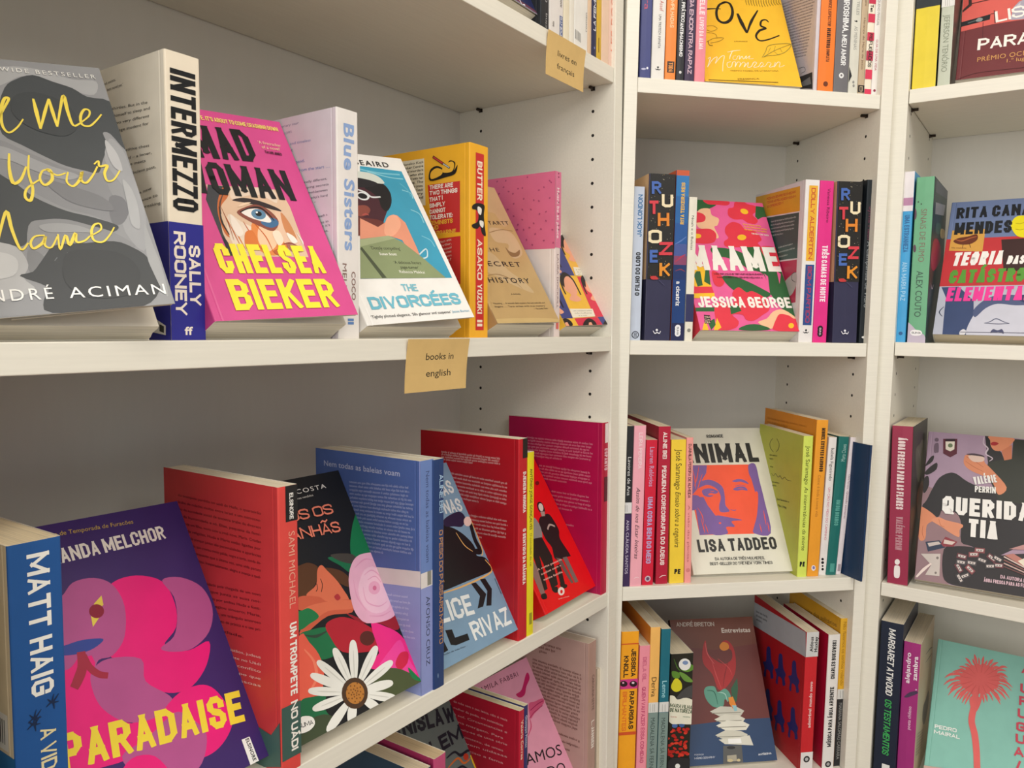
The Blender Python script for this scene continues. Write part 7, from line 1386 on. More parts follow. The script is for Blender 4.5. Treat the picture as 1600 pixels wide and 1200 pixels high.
dict(label='glossy black paperback with dark spine letters, rightmost on middle row of corner bookcase', group='books on the middle shelf of the corner bookcase', M=[[0.984346,-0.176204,0.00395585,0.513071],[0.176228,0.984326,-0.00684063,1.17619],[-0.0026885,0.00743068,0.999969,1.32701],[0,0,0,1]], t=0.0154, d=0.1500, h=0.2379, c=('1C2227', '1E252B', '1C2227'),
 art={'spine':[('author',[('t','Sylvia Plath',(4.23,199.43),(0,-47.87),(6.93,0),'6A3448',0.01,0.01)]),
  ('title',[('t','A Campânula de Vidro',(4.46,148.85),(0,-96.15),(6.46,0),'9AA0A4',0,0)]),
  ('mark',[('e',(6.92,8.7),(3.3,0.04),(0.1,-1.7),'E4E4E4'),
   ('e',(10.68,8.75),(1.88,0.02),(0.12,-1.92),'E4E4E4')])]}),
dict(label='black-over-purple slim paperback with a white mid strip, leftmost on lower row of corner bookcase', group='books on the lower shelf of the corner bookcase', M=[[0.984346,-0.176204,0.00395585,0.162038],[0.176228,0.984326,-0.00684063,1.10991],[-0.0026885,0.00743068,0.999969,0.975508],[0,0,0,1]], t=0.0102, d=0.1500, h=0.2318, c=('2A2A2C', '2A2A2C', '2A2A2C'), pages='E3D6BA',
 art={'spine':[('bands',[('p',[(0,0),(10.2,0),(10.2,105.5),(0,105.5)],'3E2C55'),
   ('p',[(0,106.6),(10.2,106.6),(10.2,122.3),(0,122.3)],'DCDCDC'),
   ('l',[(0.5,118.6),(0.8,108.9)],0.65,0.65,'9A9A9A'),
   ('l',[(3.3,118.5),(3.6,108.8)],0.65,0.65,'9A9A9A')]),
  ('title',[('t','Lavores de Ana',(2.55,187.55),(0,-55.09),(5.11,0),'D8D8D8',0,0)]),
  ('author',[('t','ANA CLÁUDIA SANTOS',(2.96,96.85),(0,-78.35),(4.29,0),'CFC6DC',0,0)])]}),
dict(label='pale pink paperback with handwritten-looking spine title, lower row of corner bookcase', group='books on the lower shelf of the corner bookcase', M=[[0.984346,-0.176204,0.00395585,0.172542],[0.176228,0.984326,-0.00684063,1.11179],[-0.0026885,0.00743068,0.999969,0.975479],[0,0,0,1]], t=0.0177, d=0.1500, h=0.2324, c=('EDA4B4', 'F0AAB8', 'EDA4B4'), pages='E3D6BA',
 art={'spine':[('author',[('k','LEIRA PEREIRA',(7.07,222.14),(0,-51.28),(5.3,0),'F8DCE2',0.16,0.2)]),
  ('title',[('t','Assim de nos Estar Inteiras',(5.83,143.99),(0,-103.08),(6.01,-2.4),'3A2A30',0,0)]),
  ('mark',[('s',[(6,11.4),(10.5,13),(13.9,11.6)],0.88,0.44,'F8DCE2')])]}),
dict(label='scarlet paperback with mauve spine lettering and round foot mark, lower row of corner bookcase', group='books on the lower shelf of the corner bookcase', M=[[0.984346,-0.176204,0.00395585,0.191037],[0.176228,0.984326,-0.00684063,1.11713],[-0.0026885,0.00743068,0.999969,0.975443],[0,0,0,1]], t=0.0169, d=0.1350, h=0.2115, c=('CE1F3A', 'D2203C', 'B81A34'), pages='E3D6BA',
 art={'spine':[('author',[('t','Lauren Relógios',(5.74,201.34),(0,-57.09),(7.09,0),'C896B8',0.02,0.02)]),
  ('title',[('k','UMA COSA BEM DO MEIO',(4.73,129.09),(0,-97.18),(7.43,0),'B9A4CE',0.23,0)]),
  ('mark',[('e',(8.44,9.43),(4.39,0),(0,4.39),'C8B8C4'),
   ('e',(8.44,9.43),(2.53,0),(0,2.53),'6A4A6A')])]}),
dict(label='tall dark red paperback with bold white spine capitals, lower row of corner bookcase', group='books on the lower shelf of the corner bookcase', M=[[0.984319,-0.176204,-0.00824247,0.211965],[0.17613,0.984326,-0.00902392,1.12291],[0.00970332,0.00743068,0.999925,0.975399],[0,0,0,1]], t=0.0182, d=0.1500, h=0.2303, c=('B01E36', 'B4203A', '921830'), pages='E3D6BA',
 art={'spine':[('author',[('k','ALINE BEI',(6.38,222.2),(0,-38.8),(6.2,0),'F0DCD8',0.22,0)]),
  ('title',[('k','PEQUENA COREOGRAFIA DO ADEUS',(5.84,173.67),(0,-145.56),(6.57,0),'F0DCD8',0.23,0)]),
  ('mark',[('s',[(5.2,9.5),(9.7,12.1),(15.4,12.3)],1.11,0.67,'F0DCD8')])]}),
dict(label='bright yellow paperback with black serif-like spine title, lower row of corner bookcase', group='books on the lower shelf of the corner bookcase', M=[[0.984242,-0.176204,-0.0147979,0.232327],[0.176066,0.984326,-0.0101968,1.12656],[0.0163627,0.00743068,0.999839,0.975344],[0,0,0,1]], t=0.0225, d=0.1350, h=0.2111, c=('F0CC38', 'F3D040', 'E0B830'), pages='E3D6BA',
 art={'spine':[('author',[('t','José Saramago',(7.21,197.1),(0,-58.71),(9.01,0),'3A3218',0,0)]),
  ('title',[('t','Ensaio sobre a cegueira',(7.21,135.11),(0,-81.36),(8.11,-2.03),'3A3218',0,0)]),
  ('publisher_mark',[('k','PE',(7.32,14.04),(9.17,-0.55),(0.45,7.53),'17181B',0.27,0)])]}),
dict(label='thin coral-pink paperback, lower row, touching the cream face-out book', group='books on the lower shelf of the corner bookcase', M=[[0.984227,-0.176204,-0.0157951,0.255211],[0.176055,0.984326,-0.0103751,1.13065],[0.0173757,0.00743068,0.999821,0.975281],[0,0,0,1]], t=0.0104, d=0.1350, h=0.2140, c=('F09A94', 'F2A09A', 'D88480'), pages='E3D6BA',
 art={'spine':[('author',[('k','DJAIMILIA PEREIRA DE ALMEIDA',(3.01,204.6),(0,-78.96),(4.36,0),'4A2226',0.16,0)]),
  ('title',[('t','A visão das plantas',(3.74,115.1),(0,-84.06),(2.91,0),'B0605C',0,0)]),
  ('mark',[('e',(5.19,18.79),(3.12,0),(0,3.12),'D88480')])]}),
dict(label='cream book with a violet-and-orange printed woman portrait, leaning on lower row of corner bookcase', group='books on the lower shelf of the corner bookcase', M=[[0.143757,0.985971,-0.0848223,0.27215],[-0.840657,0.166893,0.51521,1.16084],[0.522139,-0.00275878,0.852856,0.975421],[0,0,0,1]], t=0.0094, d=0.1590, h=0.2373, c=('DDDACA', 'D4D0BE', 'DDDACA'), pages='D9D3C2',
 art={'front':[('picture',[('p',[(17.5,173.4),(137,173.2),(137.2,59.3),(21.1,59.9)],'F2593A'),
   ('p',[(17.5,173.4),(54.3,172.8),(50.7,159.8),(41.9,148.8),(35.4,137.8),(21.9,124.9),(8.1,120.8)],'7A5C9E'),
   ('c',[(12.8,147.1),(37,146.6),(53,148.6),(65.5,143.9),(73.7,134.9),(73.9,119.4),(72.3,106.4),(77.1,97.6),(73.3,95.1),(61.3,95.9),(62,106.6),(67.2,119.6),(63.3,132.8),(51.3,139.7),(39.8,137.7),(22.7,129.3),(8.8,125.2)],'7A5C9E'),
   ('c',[(38.5,131.1),(48,134.3),(57.7,133),(64.6,128.4),(59.5,125.2),(50.9,126.5),(47,123.3),(55.6,122.4),(47.4,120),(39.3,123.4)],'7A5C9E'),
   ('p',[(23.3,120.5),(38.6,120.2),(42.7,107.1),(52.4,89.6),(73.6,85.9),(76.9,80.5),(64.7,74.4),(59.7,60.9),(21.1,59.9)],'7A5C9E'),
   ('c',[(52.4,89.6),(73.7,86.5),(94.7,81.5),(76.8,80.1),(80.4,71.5),(66.2,71.2),(66.2,60.7),(42.3,60.3),(43.4,77.1)],'7A5C9E'),
   ('e',(57.49,77.8),(1.95,-0.05),(-0.3,-1.48),'F2593A'),
   ('c',[(8.1,120.8),(21.7,123.8),(32.1,120.3),(24.5,103.2),(17.2,99.1),(5,103.7)],'7A5C9E'),
   ('c',[(91.6,145.6),(102.4,148.8),(113.2,146.4),(118.2,140.2),(106,144.3),(96.9,143.8)],'7A5C9E'),
   ('c',[(90.4,132.3),(99.7,136.1),(110.8,135.2),(114,129.2),(105.4,130.9),(96.1,129.5)],'7A5C9E'),
   ('s',[(94.2,136.7),(102.5,138.7),(112.3,136.8)],0.9,0.45,'7A5C9E'),
   ('s',[(78.5,98.7),(84.8,97.4),(88.4,98.4)],1.32,0.44,'7A5C9E'),
   ('c',[(125.4,172.7),(137,173.2),(137.9,144.8),(138.8,109.2),(137.2,59.3),(109.8,60.1),(112.2,71),(120.5,87.9),(129.6,118.2),(126.6,124.9),(124.8,147.3),(122.7,158.6)],'7A5C9E'),
   ('c',[(127.1,127.1),(130.6,124.8),(126.5,109.5),(116.2,83.7),(116.9,96.7),(124.1,113.9)],'F2593A'),
   ('s',[(25.6,103.2),(30.7,90.2),(30.5,77.5)],1.52,0.44,'F2593A'),
   ('s',[(27.8,86),(29.3,71.2),(29.8,62.8)],1.5,0.43,'F2593A'),
   ('s',[(133.5,96.3),(132.8,83.3),(132.5,72.6)],1.55,0.44,'F2593A'),
   ('s',[(122,75),(122.3,66.5),(122.2,61.2)],1.52,0.44,'F2593A'),
   ('s',[(40.6,171.2),(33.4,151.1),(26.6,138)],1.61,0.46,'F2593A'),
   ('s',[(29.3,164.6),(29.7,149),(27.9,133.5)],1.59,0.46,'F2593A'),
   ('s',[(43.6,157.7),(36.6,144.4),(29.3,129.1)],1.59,0.45,'F2593A'),
   ('s',[(135.7,76.8),(135.5,68.2),(134.9,61.9)],1.53,0.44,'F2593A'),
   ('s',[(32.6,77.4),(34.2,68.9),(35.2,62.6)],1.5,0.43,'F2593A'),
   ('s',[(51.5,129.8),(54.6,128.6),(58.2,129.6)],1.12,0.45,'F2593A'),
   ('s',[(97.8,132.2),(103.6,133.2),(107.9,132.4)],0.9,0.45,'F2593A')]),
  ('title',[('k','ANIMAL',(13.61,176.62),(131.7,0.87),(-0.22,33.1),'2D2D2C',0.23,0.04)]),
  ('author',[('k','LISA TADDEO',(14.6,33.34),(127.73,1.02),(-0.16,19.37),'2D2D2C',0.21,0.1)]),
  ('subtitle',[('k','ROMANCE',(63.42,219.84),(28.41,0.69),(-0.14,5.61),'2D2D2C',0.2,0.08),
   ('k','DA AUTORA DE TRÊS MULHERES,',(38.22,20.36),(79.82,-0.88),(0.05,4.44),'3A3A38',0.16,0.12),
   ('k','BEST-SELLER DO THE NEW YORK TIMES',(28.75,13.22),(100.1,-1.47),(0.07,4.42),'3A3A38',0.16,0.12),
   ('l',[(77.6,17.6),(117.1,17.5)],0.41,0.41,'3A3A38')])]}),
dict(label='lime-green paperback with black spine lettering, right of the cream face-out book', group='books on the lower shelf of the corner bookcase', M=[[0.984346,-0.176204,0.00395585,0.432596],[0.176228,0.984326,-0.00684063,1.16647],[-0.0026885,0.00743068,0.999969,0.974825],[0,0,0,1]], t=0.0154, d=0.1350, h=0.2141, c=('C6D050', 'D2E062', 'B4BC48'), pages='E3D6BA',
 art={'spine':[('author',[('t','José Saramago',(4.79,199.3),(0,-58.21),(6.49,0),'3A3F18',0,0)]),
  ('title',[('t','As intermitências da morte',(4.79,137.58),(0,-96.56),(5.87,-1.47),'3A3F18',0,0)]),
  ('publisher_mark',[('k','PE',(2.87,16.02),(8.1,-0.32),(0.3,7.59),'17181B',0.27,0)])],'back':[('mark',[('s',[(43.6,196.3),(35.7,188.6),(37.3,180.2),(47.7,175)],1.7,0.85,'4A4E22'),
   ('s',[(56.2,197.8),(63.4,191.9),(63.3,183.4),(56,176.4)],1.68,0.84,'4A4E22')]),
  ('blurb',[('b',(35.91,167.36),(26.98,2.62),(0.56,-5.76),2,1.93,'5A5E2A',61,0.2),
   ('b',(39.29,149.11),(21.13,1.9),(0.04,-0.5),1,1.93,'5A5E2A',62,0.1),
   ('b',(47.86,125.94),(24.98,2.71),(0.57,-5.29),2,1.92,'5A5E2A',63,0.2),
   ('s',[(44.4,140.4),(51.1,137.4),(57.1,141.8),(65.8,138.2),(71.7,141.5),(78.2,137.6),(85.9,142.3),(92.1,139.4),(105.9,140.2)],1.07,0.64,'3A3E1A'),
   ('t','José Saramago e',(64.88,101.75),(37.05,4.04),(-0.36,3.35),'4A4E22',0.02,0.02),
   ('t','Pilar (1998)',(69.88,92.68),(25.16,1.45),(-0.19,3.35),'4A4E22',0.02,0.02)])]}),
dict(label='tall amber-orange paperback with black spine capitals, lower row of corner bookcase', group='books on the lower shelf of the corner bookcase', M=[[0.984145,-0.176204,0.020286,0.448517],[0.176317,0.984326,-0.003916,1.16932],[-0.019278,0.00743068,0.999787,0.97509],[0,0,0,1]], t=0.0186, d=0.1570, h=0.2377, c=('E8992A', 'EB9E2E', 'D88A22'), pages='E3D6BA',
 art={'spine':[('author',[('k','MIGUEL ESTEVES CARDOSO',(8.2,225.63),(0,-65.65),(5.96,0),'3A2410',0.22,0)]),
  ('title',[('t','Como é linda a nossa vida',(6.89,154.6),(0,-63.46),(4.84,0),'B0702A',0,0)]),
  ('publisher_mark',[('e',(9.44,12.83),(3.57,-0.08),(0.3,-4.3),'E8DFE4'),
   ('e',(9.66,13.3),(2.04,-0.05),(0.17,-2.39),'7A78B0')])],'back':[('blurb',[('b',(9.01,220.27),(123.68,2.32),(0.12,-6.41),2,2.31,'B5701E',71,0.05)])]}),
dict(label='white paperback with pink title and black foot dots, left of the dark teal one', group='books on the lower shelf of the corner bookcase', M=[[0.983798,-0.176204,0.0330759,0.468609],[0.176353,0.984326,-0.00162395,1.17698],[-0.0322713,0.00743068,0.999452,0.975141],[0,0,0,1]], t=0.0131, d=0.1350, h=0.2110, c=('E6E0DC', 'E9E4E0', 'E6E0DC'), pages='E3D6BA',
 art={'spine':[('author',[('t','Isabela Figueiredo',(4.58,194.55),(0,-49.35),(5.24,0),'2E2C2C',0,0)]),
  ('title',[('t','UM CÃO NO MEIO DO CAMINHO',(4.58,134.58),(0,-80.71),(3.93,0),'D0607A',0,0)]),
  ('dots',[('e',(4.63,24.47),(2.05,-0.02),(0.16,-1.92),'17181B'),
   ('e',(5.07,19.2),(2.31,-0.02),(0.18,-2.16),'17181B'),
   ('e',(5.52,13.92),(1.54,-0.01),(0.12,-1.44),'17181B'),
   ('e',(5.95,8.88),(2.06,-0.02),(0.16,-1.92),'17181B')])]}),
dict(label='dark teal paperback, second from the navy book on lower row of corner bookcase', group='books on the lower shelf of the corner bookcase', M=[[0.983002,-0.176204,0.0515594,0.480314],[0.176353,0.984326,0.00169069,1.17704],[-0.0510491,0.00743068,0.998669,0.975492],[0,0,0,1]], t=0.0162, d=0.1350, h=0.2121, c=('1F6862', '226E68', '1A5852'), pages='E3D6BA',
 art={'spine':[('author',[('t','Marta Chaves',(12.32,174.66),(0,25.83),(-6.81,0),'A9CCC6',0,0)]),
  ('title',[('k','UM DIA BRANCO',(4.7,115.65),(0,-39.19),(6.81,0),'5FA89C',0.2,0)]),
  ('publisher_mark',[('p',[(4.9,4.7),(12.2,4.7),(12.2,17.9),(4.9,17.9)],'4F9A90')])]}),
dict(label='thin pinkish-white paperback leaning between teal and navy books on lower row', group='books on the lower shelf of the corner bookcase', M=[[0.982126,-0.176204,0.0661845,0.496766],[0.176308,0.984326,0.00431532,1.18202],[-0.0659075,0.00743068,0.997798,0.97523],[0,0,0,1]], t=0.0087, d=0.1350, h=0.2109, c=('E2D8DC', 'E6DCE0', 'D8CED2'), pages='E3D6BA',
 art={'spine':[('title',[('t','Clara Ferreira',(2.62,154.22),(0,-22.53),(3.5,0),'9A8A90',0,0),
   ('t','Quando estiveres',(2.84,128.12),(0,-41.68),(3.06,0),'8A5A70',0,0)]),
  ('mark',[('p',[(2.2,4.9),(6.6,4.9),(6.6,15.7),(2.2,15.7)],'A89AA2')])]}),
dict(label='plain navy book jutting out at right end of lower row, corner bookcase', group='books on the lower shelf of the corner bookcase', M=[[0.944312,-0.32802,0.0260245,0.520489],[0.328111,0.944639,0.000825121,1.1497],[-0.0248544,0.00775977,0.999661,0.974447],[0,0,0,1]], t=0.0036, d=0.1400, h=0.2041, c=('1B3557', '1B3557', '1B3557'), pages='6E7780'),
dict(label='thick golden-orange paperback with a pink eye strip, leftmost on bottom row of corner bookcase', group='books on the bottom shelf in view of the corner bookcase', M=[[0.984346,-0.176204,0.00395585,0.162238],[0.176228,0.984326,-0.00684063,1.11427],[-0.0026885,0.00743068,0.999969,0.671527],[0,0,0,1]], t=0.0264, d=0.1500, h=0.2363, c=('EE9E20', 'F2A626', 'EE9E20'), pages='E3D6BA',
 art={'spine':[('author',[('k','JESSICA',(15.47,209.92),(0,-41.44),(7.14,0),'2A2018',0.22,0),
   ('k','KNOLL',(4.36,200.18),(0,-32.49),(7.14,0),'2A2018',0.22,0)]),
  ('title',[('k','RAPARIGAS',(14.41,146.47),(0,-57.35),(7.14,0),'2A2018',0.22,0),
   ('k','BRILHANTES',(4.23,146.47),(0,-59.49),(6.34,0),'E0702A',0.18,0)]),
  ('eye_strip',[('p',[(0,217),(26.4,217),(26.4,218.6),(0,218.6)],'D0542A'),
   ('p',[(0,150.4),(26.4,150.4),(26.4,165),(0,165)],'CF3E86'),
   ('p',[(0,80.5),(26.4,80.5),(26.4,85.1),(0,85.1)],'D0542A'),
   ('p',[(11,158),(10.4,156),(8.6,154.5),(5.9,153.9),(3.2,154.3),(0.8,155.7),(0,156.9),(0,160.8),(0.6,161.7),(2.9,162.8),(5.7,162.8),(8.3,161.9),(10.2,160.2)],'2A1A20'),
   ('e',(19.81,157.44),(5.9,-0.39),(0.14,-4.52),'2A1A20'),
   ('e',(4.26,160.06),(1.6,-0.11),(0.04,-1.33),'E8A8C8'),
   ('e',(19.22,159.07),(2.14,-0.14),(0.05,-1.6),'E4D0DC')])]}),
dict(label='pink paperback with rose spine capitals, bottom row, beside the golden-orange one', group='books on the bottom shelf in view of the corner bookcase', M=[[0.984346,-0.176204,0.00395585,0.19004],[0.176228,0.984326,-0.00684063,1.11925],[-0.0026885,0.00743068,0.999969,0.671451],[0,0,0,1]], t=0.0157, d=0.1350, h=0.2139, c=('EA8D9E', 'EE94A4', 'EA8D9E'), pages='E3D6BA',
 art={'spine':[('author',[('k','BELA GIL',(5.03,196.69),(0,-37.14),(5.66,0),'C65A7C',0.16,0.16)]),
  ('title',[('k','QUEM VAI FAZER ESSA COMIDA?',(5.03,151.57),(0,-115.48),(5.66,0),'C04A72',0.18,0.1)])]}),
dict(label='paperback half pale orange half grey-green, bottom row of corner bookcase', group='books on the bottom shelf in view of the corner bookcase', M=[[0.984346,-0.176204,0.00395585,0.205534],[0.176228,0.984326,-0.00684063,1.12202],[-0.0026885,0.00743068,0.999969,0.671409],[0,0,0,1]], t=0.0151, d=0.1500, h=0.2407, c=('F0B45E', 'F2BA66', 'D8862C'), pages='E3D6BA',
 art={'spine':[('bands',[('p',[(0,0),(15.1,0),(15.1,111.7),(0,111.7)],'7E938E'),
   ('p',[(0,111.7),(15.1,111.7),(15.1,127),(0,127)],'DADAD6'),
   ('l',[(2.4,124.7),(2.8,113.4)],0.81,0.81,'A0A09A'),
   ('l',[(6.5,124.4),(6.9,113.1)],0.81,0.81,'A0A09A'),
   ('l',[(9.2,124.2),(9.6,112.9)],0.81,0.81,'A0A09A')]),
  ('title',[('t','Deriva',(3.78,165.2),(0,-29.37),(7.56,0),'4A3A22',0,0)]),
  ('author',[('t','MADALENA SÁ FERNANDES',(4.24,103.65),(0,-103.45),(6.66,0),'3A4A48',0,0)])]}),
dict(label='paperback half petrol-blue half grey-green, bottom row of corner bookcase', group='books on the bottom shelf in view of the corner bookcase', M=[[0.984346,-0.176204,0.00395585,0.221883],[0.176228,0.984326,-0.00684063,1.12495],[-0.0026885,0.00743068,0.999969,0.671365],[0,0,0,1]], t=0.0145, d=0.1500, h=0.2372, c=('1E6576', '206C7E', '1E6576'), pages='E3D6BA',
 art={'spine':[('bands',[('p',[(0,0),(14.5,0),(14.5,110.5),(0,110.5)],'7E938E'),
   ('p',[(0,111.3),(14.5,111.3),(14.5,126.6),(0,126.6)],'DADAD6'),
   ('l',[(4.8,123.3),(5.2,112)],0.81,0.81,'A0A09A'),
   ('l',[(8.9,123),(9.3,111.7)],0.81,0.81,'A0A09A')]),
  ('title',[('t','Leme',(3.64,158.8),(0,-25.44),(7.27,0),'A8DCE4',0,0)]),
  ('author',[('t','MADALENA SÁ FERNANDES',(4.07,102.44),(0,-102.24),(6.4,0),'3A4A48',0,0)])]}),
dict(label='thick black illustrated book with lemons and red berries on its spine, bottom row', group='books on the bottom shelf in view of the corner bookcase', M=[[0.984346,-0.176204,0.00395585,0.240073],[0.176228,0.984326,-0.00684063,1.1404],[-0.0026885,0.00743068,0.999969,0.671398],[0,0,0,1]], t=0.0354, d=0.1350, h=0.1930, c=('24241F', '26261F', '24241F'), pages='E3D6BA',
 art={'spine':[('picture',[('p',[(1.7,145.4),(3.2,149.2),(5.6,153.4),(8.2,155.8),(11.2,155.2),(14.3,152.8),(16.8,149.8),(18.2,146.3),(18.9,142.2),(18.5,138.8),(16.5,136.6),(13.4,135.1),(10.4,134.5),(7.8,135.1),(5.3,136.7),(3.4,138.5),(2.1,140.5),(1.5,142.7)],'D8CF2E'),
   ('c',[(2.3,167),(13.5,163.6),(13.8,155.5),(4.1,157.4)],'5E8A34'),
   ('p',[(13.4,165),(15.7,165),(20.2,163),(24.7,160.2),(29.4,156.3),(34.2,151.7),(35.4,149.8),(35.4,148.4),(33.3,147.8),(27.5,148.7),(22.3,150.8),(18.2,155.4),(14.7,161.2)],'6B9440'),
   ('p',[(16,168.9),(18.9,171.6),(24.5,174.6),(29.6,176.1),(33.5,175.1),(35.4,173.8),(35.4,167.4),(31.7,165.3),(27.3,164.1),(22.7,164.8),(18,166.7)],'5E8A34'),
   ('e',(21.85,176.07),(9.44,-0.58),(0.35,-9.23),'E6E6E2'),
   ('e',(22.58,178.73),(4.44,-0.27),(0.12,-3.25),'7890B8'),
   ('s',[(4.4,185.8),(10.4,171.9),(16.1,166.1)],1.35,0.54,'4E7A30'),
   ('e',(9.56,82.2),(4.45,-0.34),(0.12,-3.3),'4E6EA8'),
   ('e',(20.65,82.73),(4.47,-0.34),(0.14,-3.85),'3E5E98'),
   ('p',[(9.4,123.2),(12.1,127.8),(17.2,133.8),(22.7,138.6),(28.6,141.8),(34.8,143.8),(35.4,143.7),(35.4,122.7),(35.2,122.9),(31.6,124.3),(27.2,123.1),(22.2,121),(17.9,119.8),(13.9,119.9),(10.5,120.9)],'4A4A4A'),
   ('e',(6.57,54.52),(3.01,-0.58),(-0.17,-2.12),'D8402E'),
   ('e',(19.48,36.9),(2.52,-2.21),(-1.3,-1.52),'C42A22'),
   ('e',(14.82,40.58),(2.92,0.91),(0.88,-2.1),'C42A22'),
   ('e',(4.31,37.39),(2.66,1.16),(0.82,-1.55),'C42A22'),
   ('e',(29.81,75.42),(3.6,-0.14),(0.18,-2.34),'B0241E'),
   ('e',(23.23,37.96),(3.39,-1.37),(-0.68,-2.24),'B0241E'),
   ('e',(18.61,34.46),(2.31,1.11),(1.03,-1.8),'C42A22'),
   ('e',(6.56,35.4),(3.09,0.08),(0.32,-2.18),'B0241E'),
   ('e',(26.56,51.55),(2.83,-1.95),(-1.02,-1.6),'C42A22'),
   ('e',(22.08,35.77),(3.62,-1.29),(-0.59,-2.34),'D8402E'),
   ('e',(21.61,63.2),(3.16,-1.2),(-0.56,-1.98),'C42A22'),
   ('e',(6.14,41.52),(3.3,-0.19),(0.12,-1.9),'C42A22'),
   ('e',(19.87,56.21),(2.28,1.65),(1.13,-1.43),'C42A22'),
   ('e',(12.67,59.88),(2.62,0.24),(0.45,-2.15),'C42A22'),
   ('e',(18.23,53.28),(3.01,-2.65),(-1.17,-1.35),'C42A22'),
   ('e',(8.19,75.54),(2.71,-2.22),(-0.99,-1.24),'C42A22'),
   ('e',(7.89,67.14),(3.32,0.62),(0.73,-2.43),'B0241E'),
   ('e',(31.33,36.47),(3,0.23),(0.4,-2.05),'D8402E'),
   ('e',(27.87,46.58),(2.5,0.62),(0.87,-2.41),'D8402E'),
   ('e',(20.12,45.64),(3.83,-0.42),(0.02,-2.02),'B0241E'),
   ('e',(16.05,77.9),(3.02,0.29),(0.45,-2.13),'C42A22'),
   ('e',(17.62,72.26),(3.32,-1.09),(-0.41,-1.83),'B0241E'),
   ('e',(10.67,46.81),(2.93,-2.31),(-0.95,-1.27),'C42A22'),
   ('p',[(2.3,63.6),(2.2,62.7),(1.3,61.8),(0,61.3),(0,64.9),(0.4,64.9),(1.7,64.4)],'D8402E'),
   ('e',(10.39,64.71),(2.82,-1.39),(-0.77,-1.91),'B0241E'),
   ('p',[(6.2,43.4),(6.1,42.3),(5.2,41.2),(3.7,40.6),(1.9,40.4),(0.2,40.7),(0,40.9),(0,44),(0.6,44.5),(2.3,44.9),(4.1,44.9),(5.5,44.3)],'C42A22'),
   ('e',(6.48,42.75),(2.8,-0.81),(-0.31,-1.74),'B0241E'),
   ('p',[(5.8,52.4),(5.4,51.3),(4.3,50.5),(2.7,50.1),(0.9,50.3),(-0,50.6),(0,54.2),(0.4,54.4),(2.1,54.5),(3.9,54.2),(5.2,53.4)],'C42A22'),
   ('e',(26.61,69.93),(2.97,-0.03),(0.23,-2.2),'D8402E'),
   ('e',(5.44,73.77),(2.88,1.14),(0.84,-1.69),'D8402E'),
   ('e',(8.36,42.44),(3.39,-0.7),(-0.21,-2.28),'B0241E'),
   ('e',(12.65,55.2),(3.66,0.13),(0.31,-2.04),'D8402E'),
   ('e',(12.42,60.16),(3.79,-0.18),(0.12,-1.79),'C42A22'),
   ('e',(26.61,49.34),(2.95,0.97),(0.89,-2.03),'D8402E'),
   ('e',(24.06,39.81),(3.45,-0.49),(-0.05,-2.08),'B0241E'),
   ('e',(28.95,38.27),(3.44,-1.83),(-0.96,-2.15),'C42A22'),
   ('p',[(4.2,38),(3.7,37),(2.5,36.4),(1,36.3),(0,36.5),(0,41.1),(1.3,41),(2.8,40.3),(3.9,39.2)],'B0241E'),
   ('p',[(1.5,47.5),(1.8,46.6),(1.6,45.5),(0.9,44.6),(0,44.1),(0,48.1),(0.7,48.1)],'D8402E'),
   ('e',(15.74,76.03),(3.51,0.99),(0.66,-1.69),'C42A22'),
   ('e',(27.34,55.89),(3.06,1.55),(1.06,-1.76),'C42A22'),
   ('e',(27.6,72.13),(2.61,-1.43),(-0.77,-1.63),'C42A22'),
   ('p',[(2.4,52.3),(2.4,51.4),(1.5,50.5),(0.1,49.8),(0,49.8),(0,53.2),(0.4,53.2),(1.8,52.9)],'B0241E'),
   ('e',(19.24,54.61),(2.32,-1.4),(-0.87,-1.61),'C42A22'),
   ('e',(23.7,75.74),(2.32,-1.39),(-0.92,-1.73),'C42A22'),
   ('p',[(3.1,30.5),(7,32.3),(12.4,32.5),(18.4,32),(25.4,31.3),(33,30),(35.4,28.8),(35.4,13.9),(25.7,12.8),(12.1,13.4),(2.3,15.4),(0,19.1),(0,23.1),(0.5,26)],'2A2A2E'),
   ('e',(16.06,18.95),(3.92,-0.34),(0.14,-3.88),'E8E8E4')]),
  ('title',[('p',[(0,129.6),(0.4,130.2),(3.6,130),(6.5,128.8),(8.3,127.2),(9.8,124.6),(12.2,123),(16.2,123.4),(21.1,124.7),(26,124.7),(31.3,123.2),(35.4,121.1),(35.4,83.2),(34.6,82.8),(26.8,83.4),(19.2,84.8),(11.9,84.8),(4.7,85.5),(0,89.5)],'E9E6D2'),
   ('k','MARAVILHA',(0.2,112.37),(35.01,-6.3),(1.04,5.78),'2F4A26',0.18,0),
   ('k','DE NATUREZA',(0.43,105.28),(34.78,-5.76),(0.96,5.81),'2F4A26',0.18,0),
   ('t','ilustrado',(2.13,96.43),(9.74,-1.54),(0.42,2.65),'B04A3A',0,0),
   ('t','receitas',(21.58,94.98),(11.2,-1.65),(0.39,2.67),'3A6A3A',0,0)])]}),
dict(label='brown and navy book picturing a sculpture of feathers and paper, leaning on bottom row', group='books on the bottom shelf in view of the corner bookcase', M=[[0.132317,0.988731,-0.0700256,0.278215],[-0.864711,0.149676,0.47945,1.17458],[0.484528,-0.00288748,0.874771,0.671481],[0,0,0,1]], t=0.0104, d=0.1434, h=0.2173, c=('6A3430', '5A2C2A', '6A3430'), pages='CFC6B4',
 art={'front':[('picture',[('p',[(0,0),(0,25),(3.5,57.3),(85.6,61.7),(143.4,61.1),(143.4,0)],'2C4468'),
   ('p',[(0,196),(0,196),(0,217.3),(143.4,217.3),(143.4,174.3),(68.6,167.3),(0.9,175.7)],'6E3E30'),
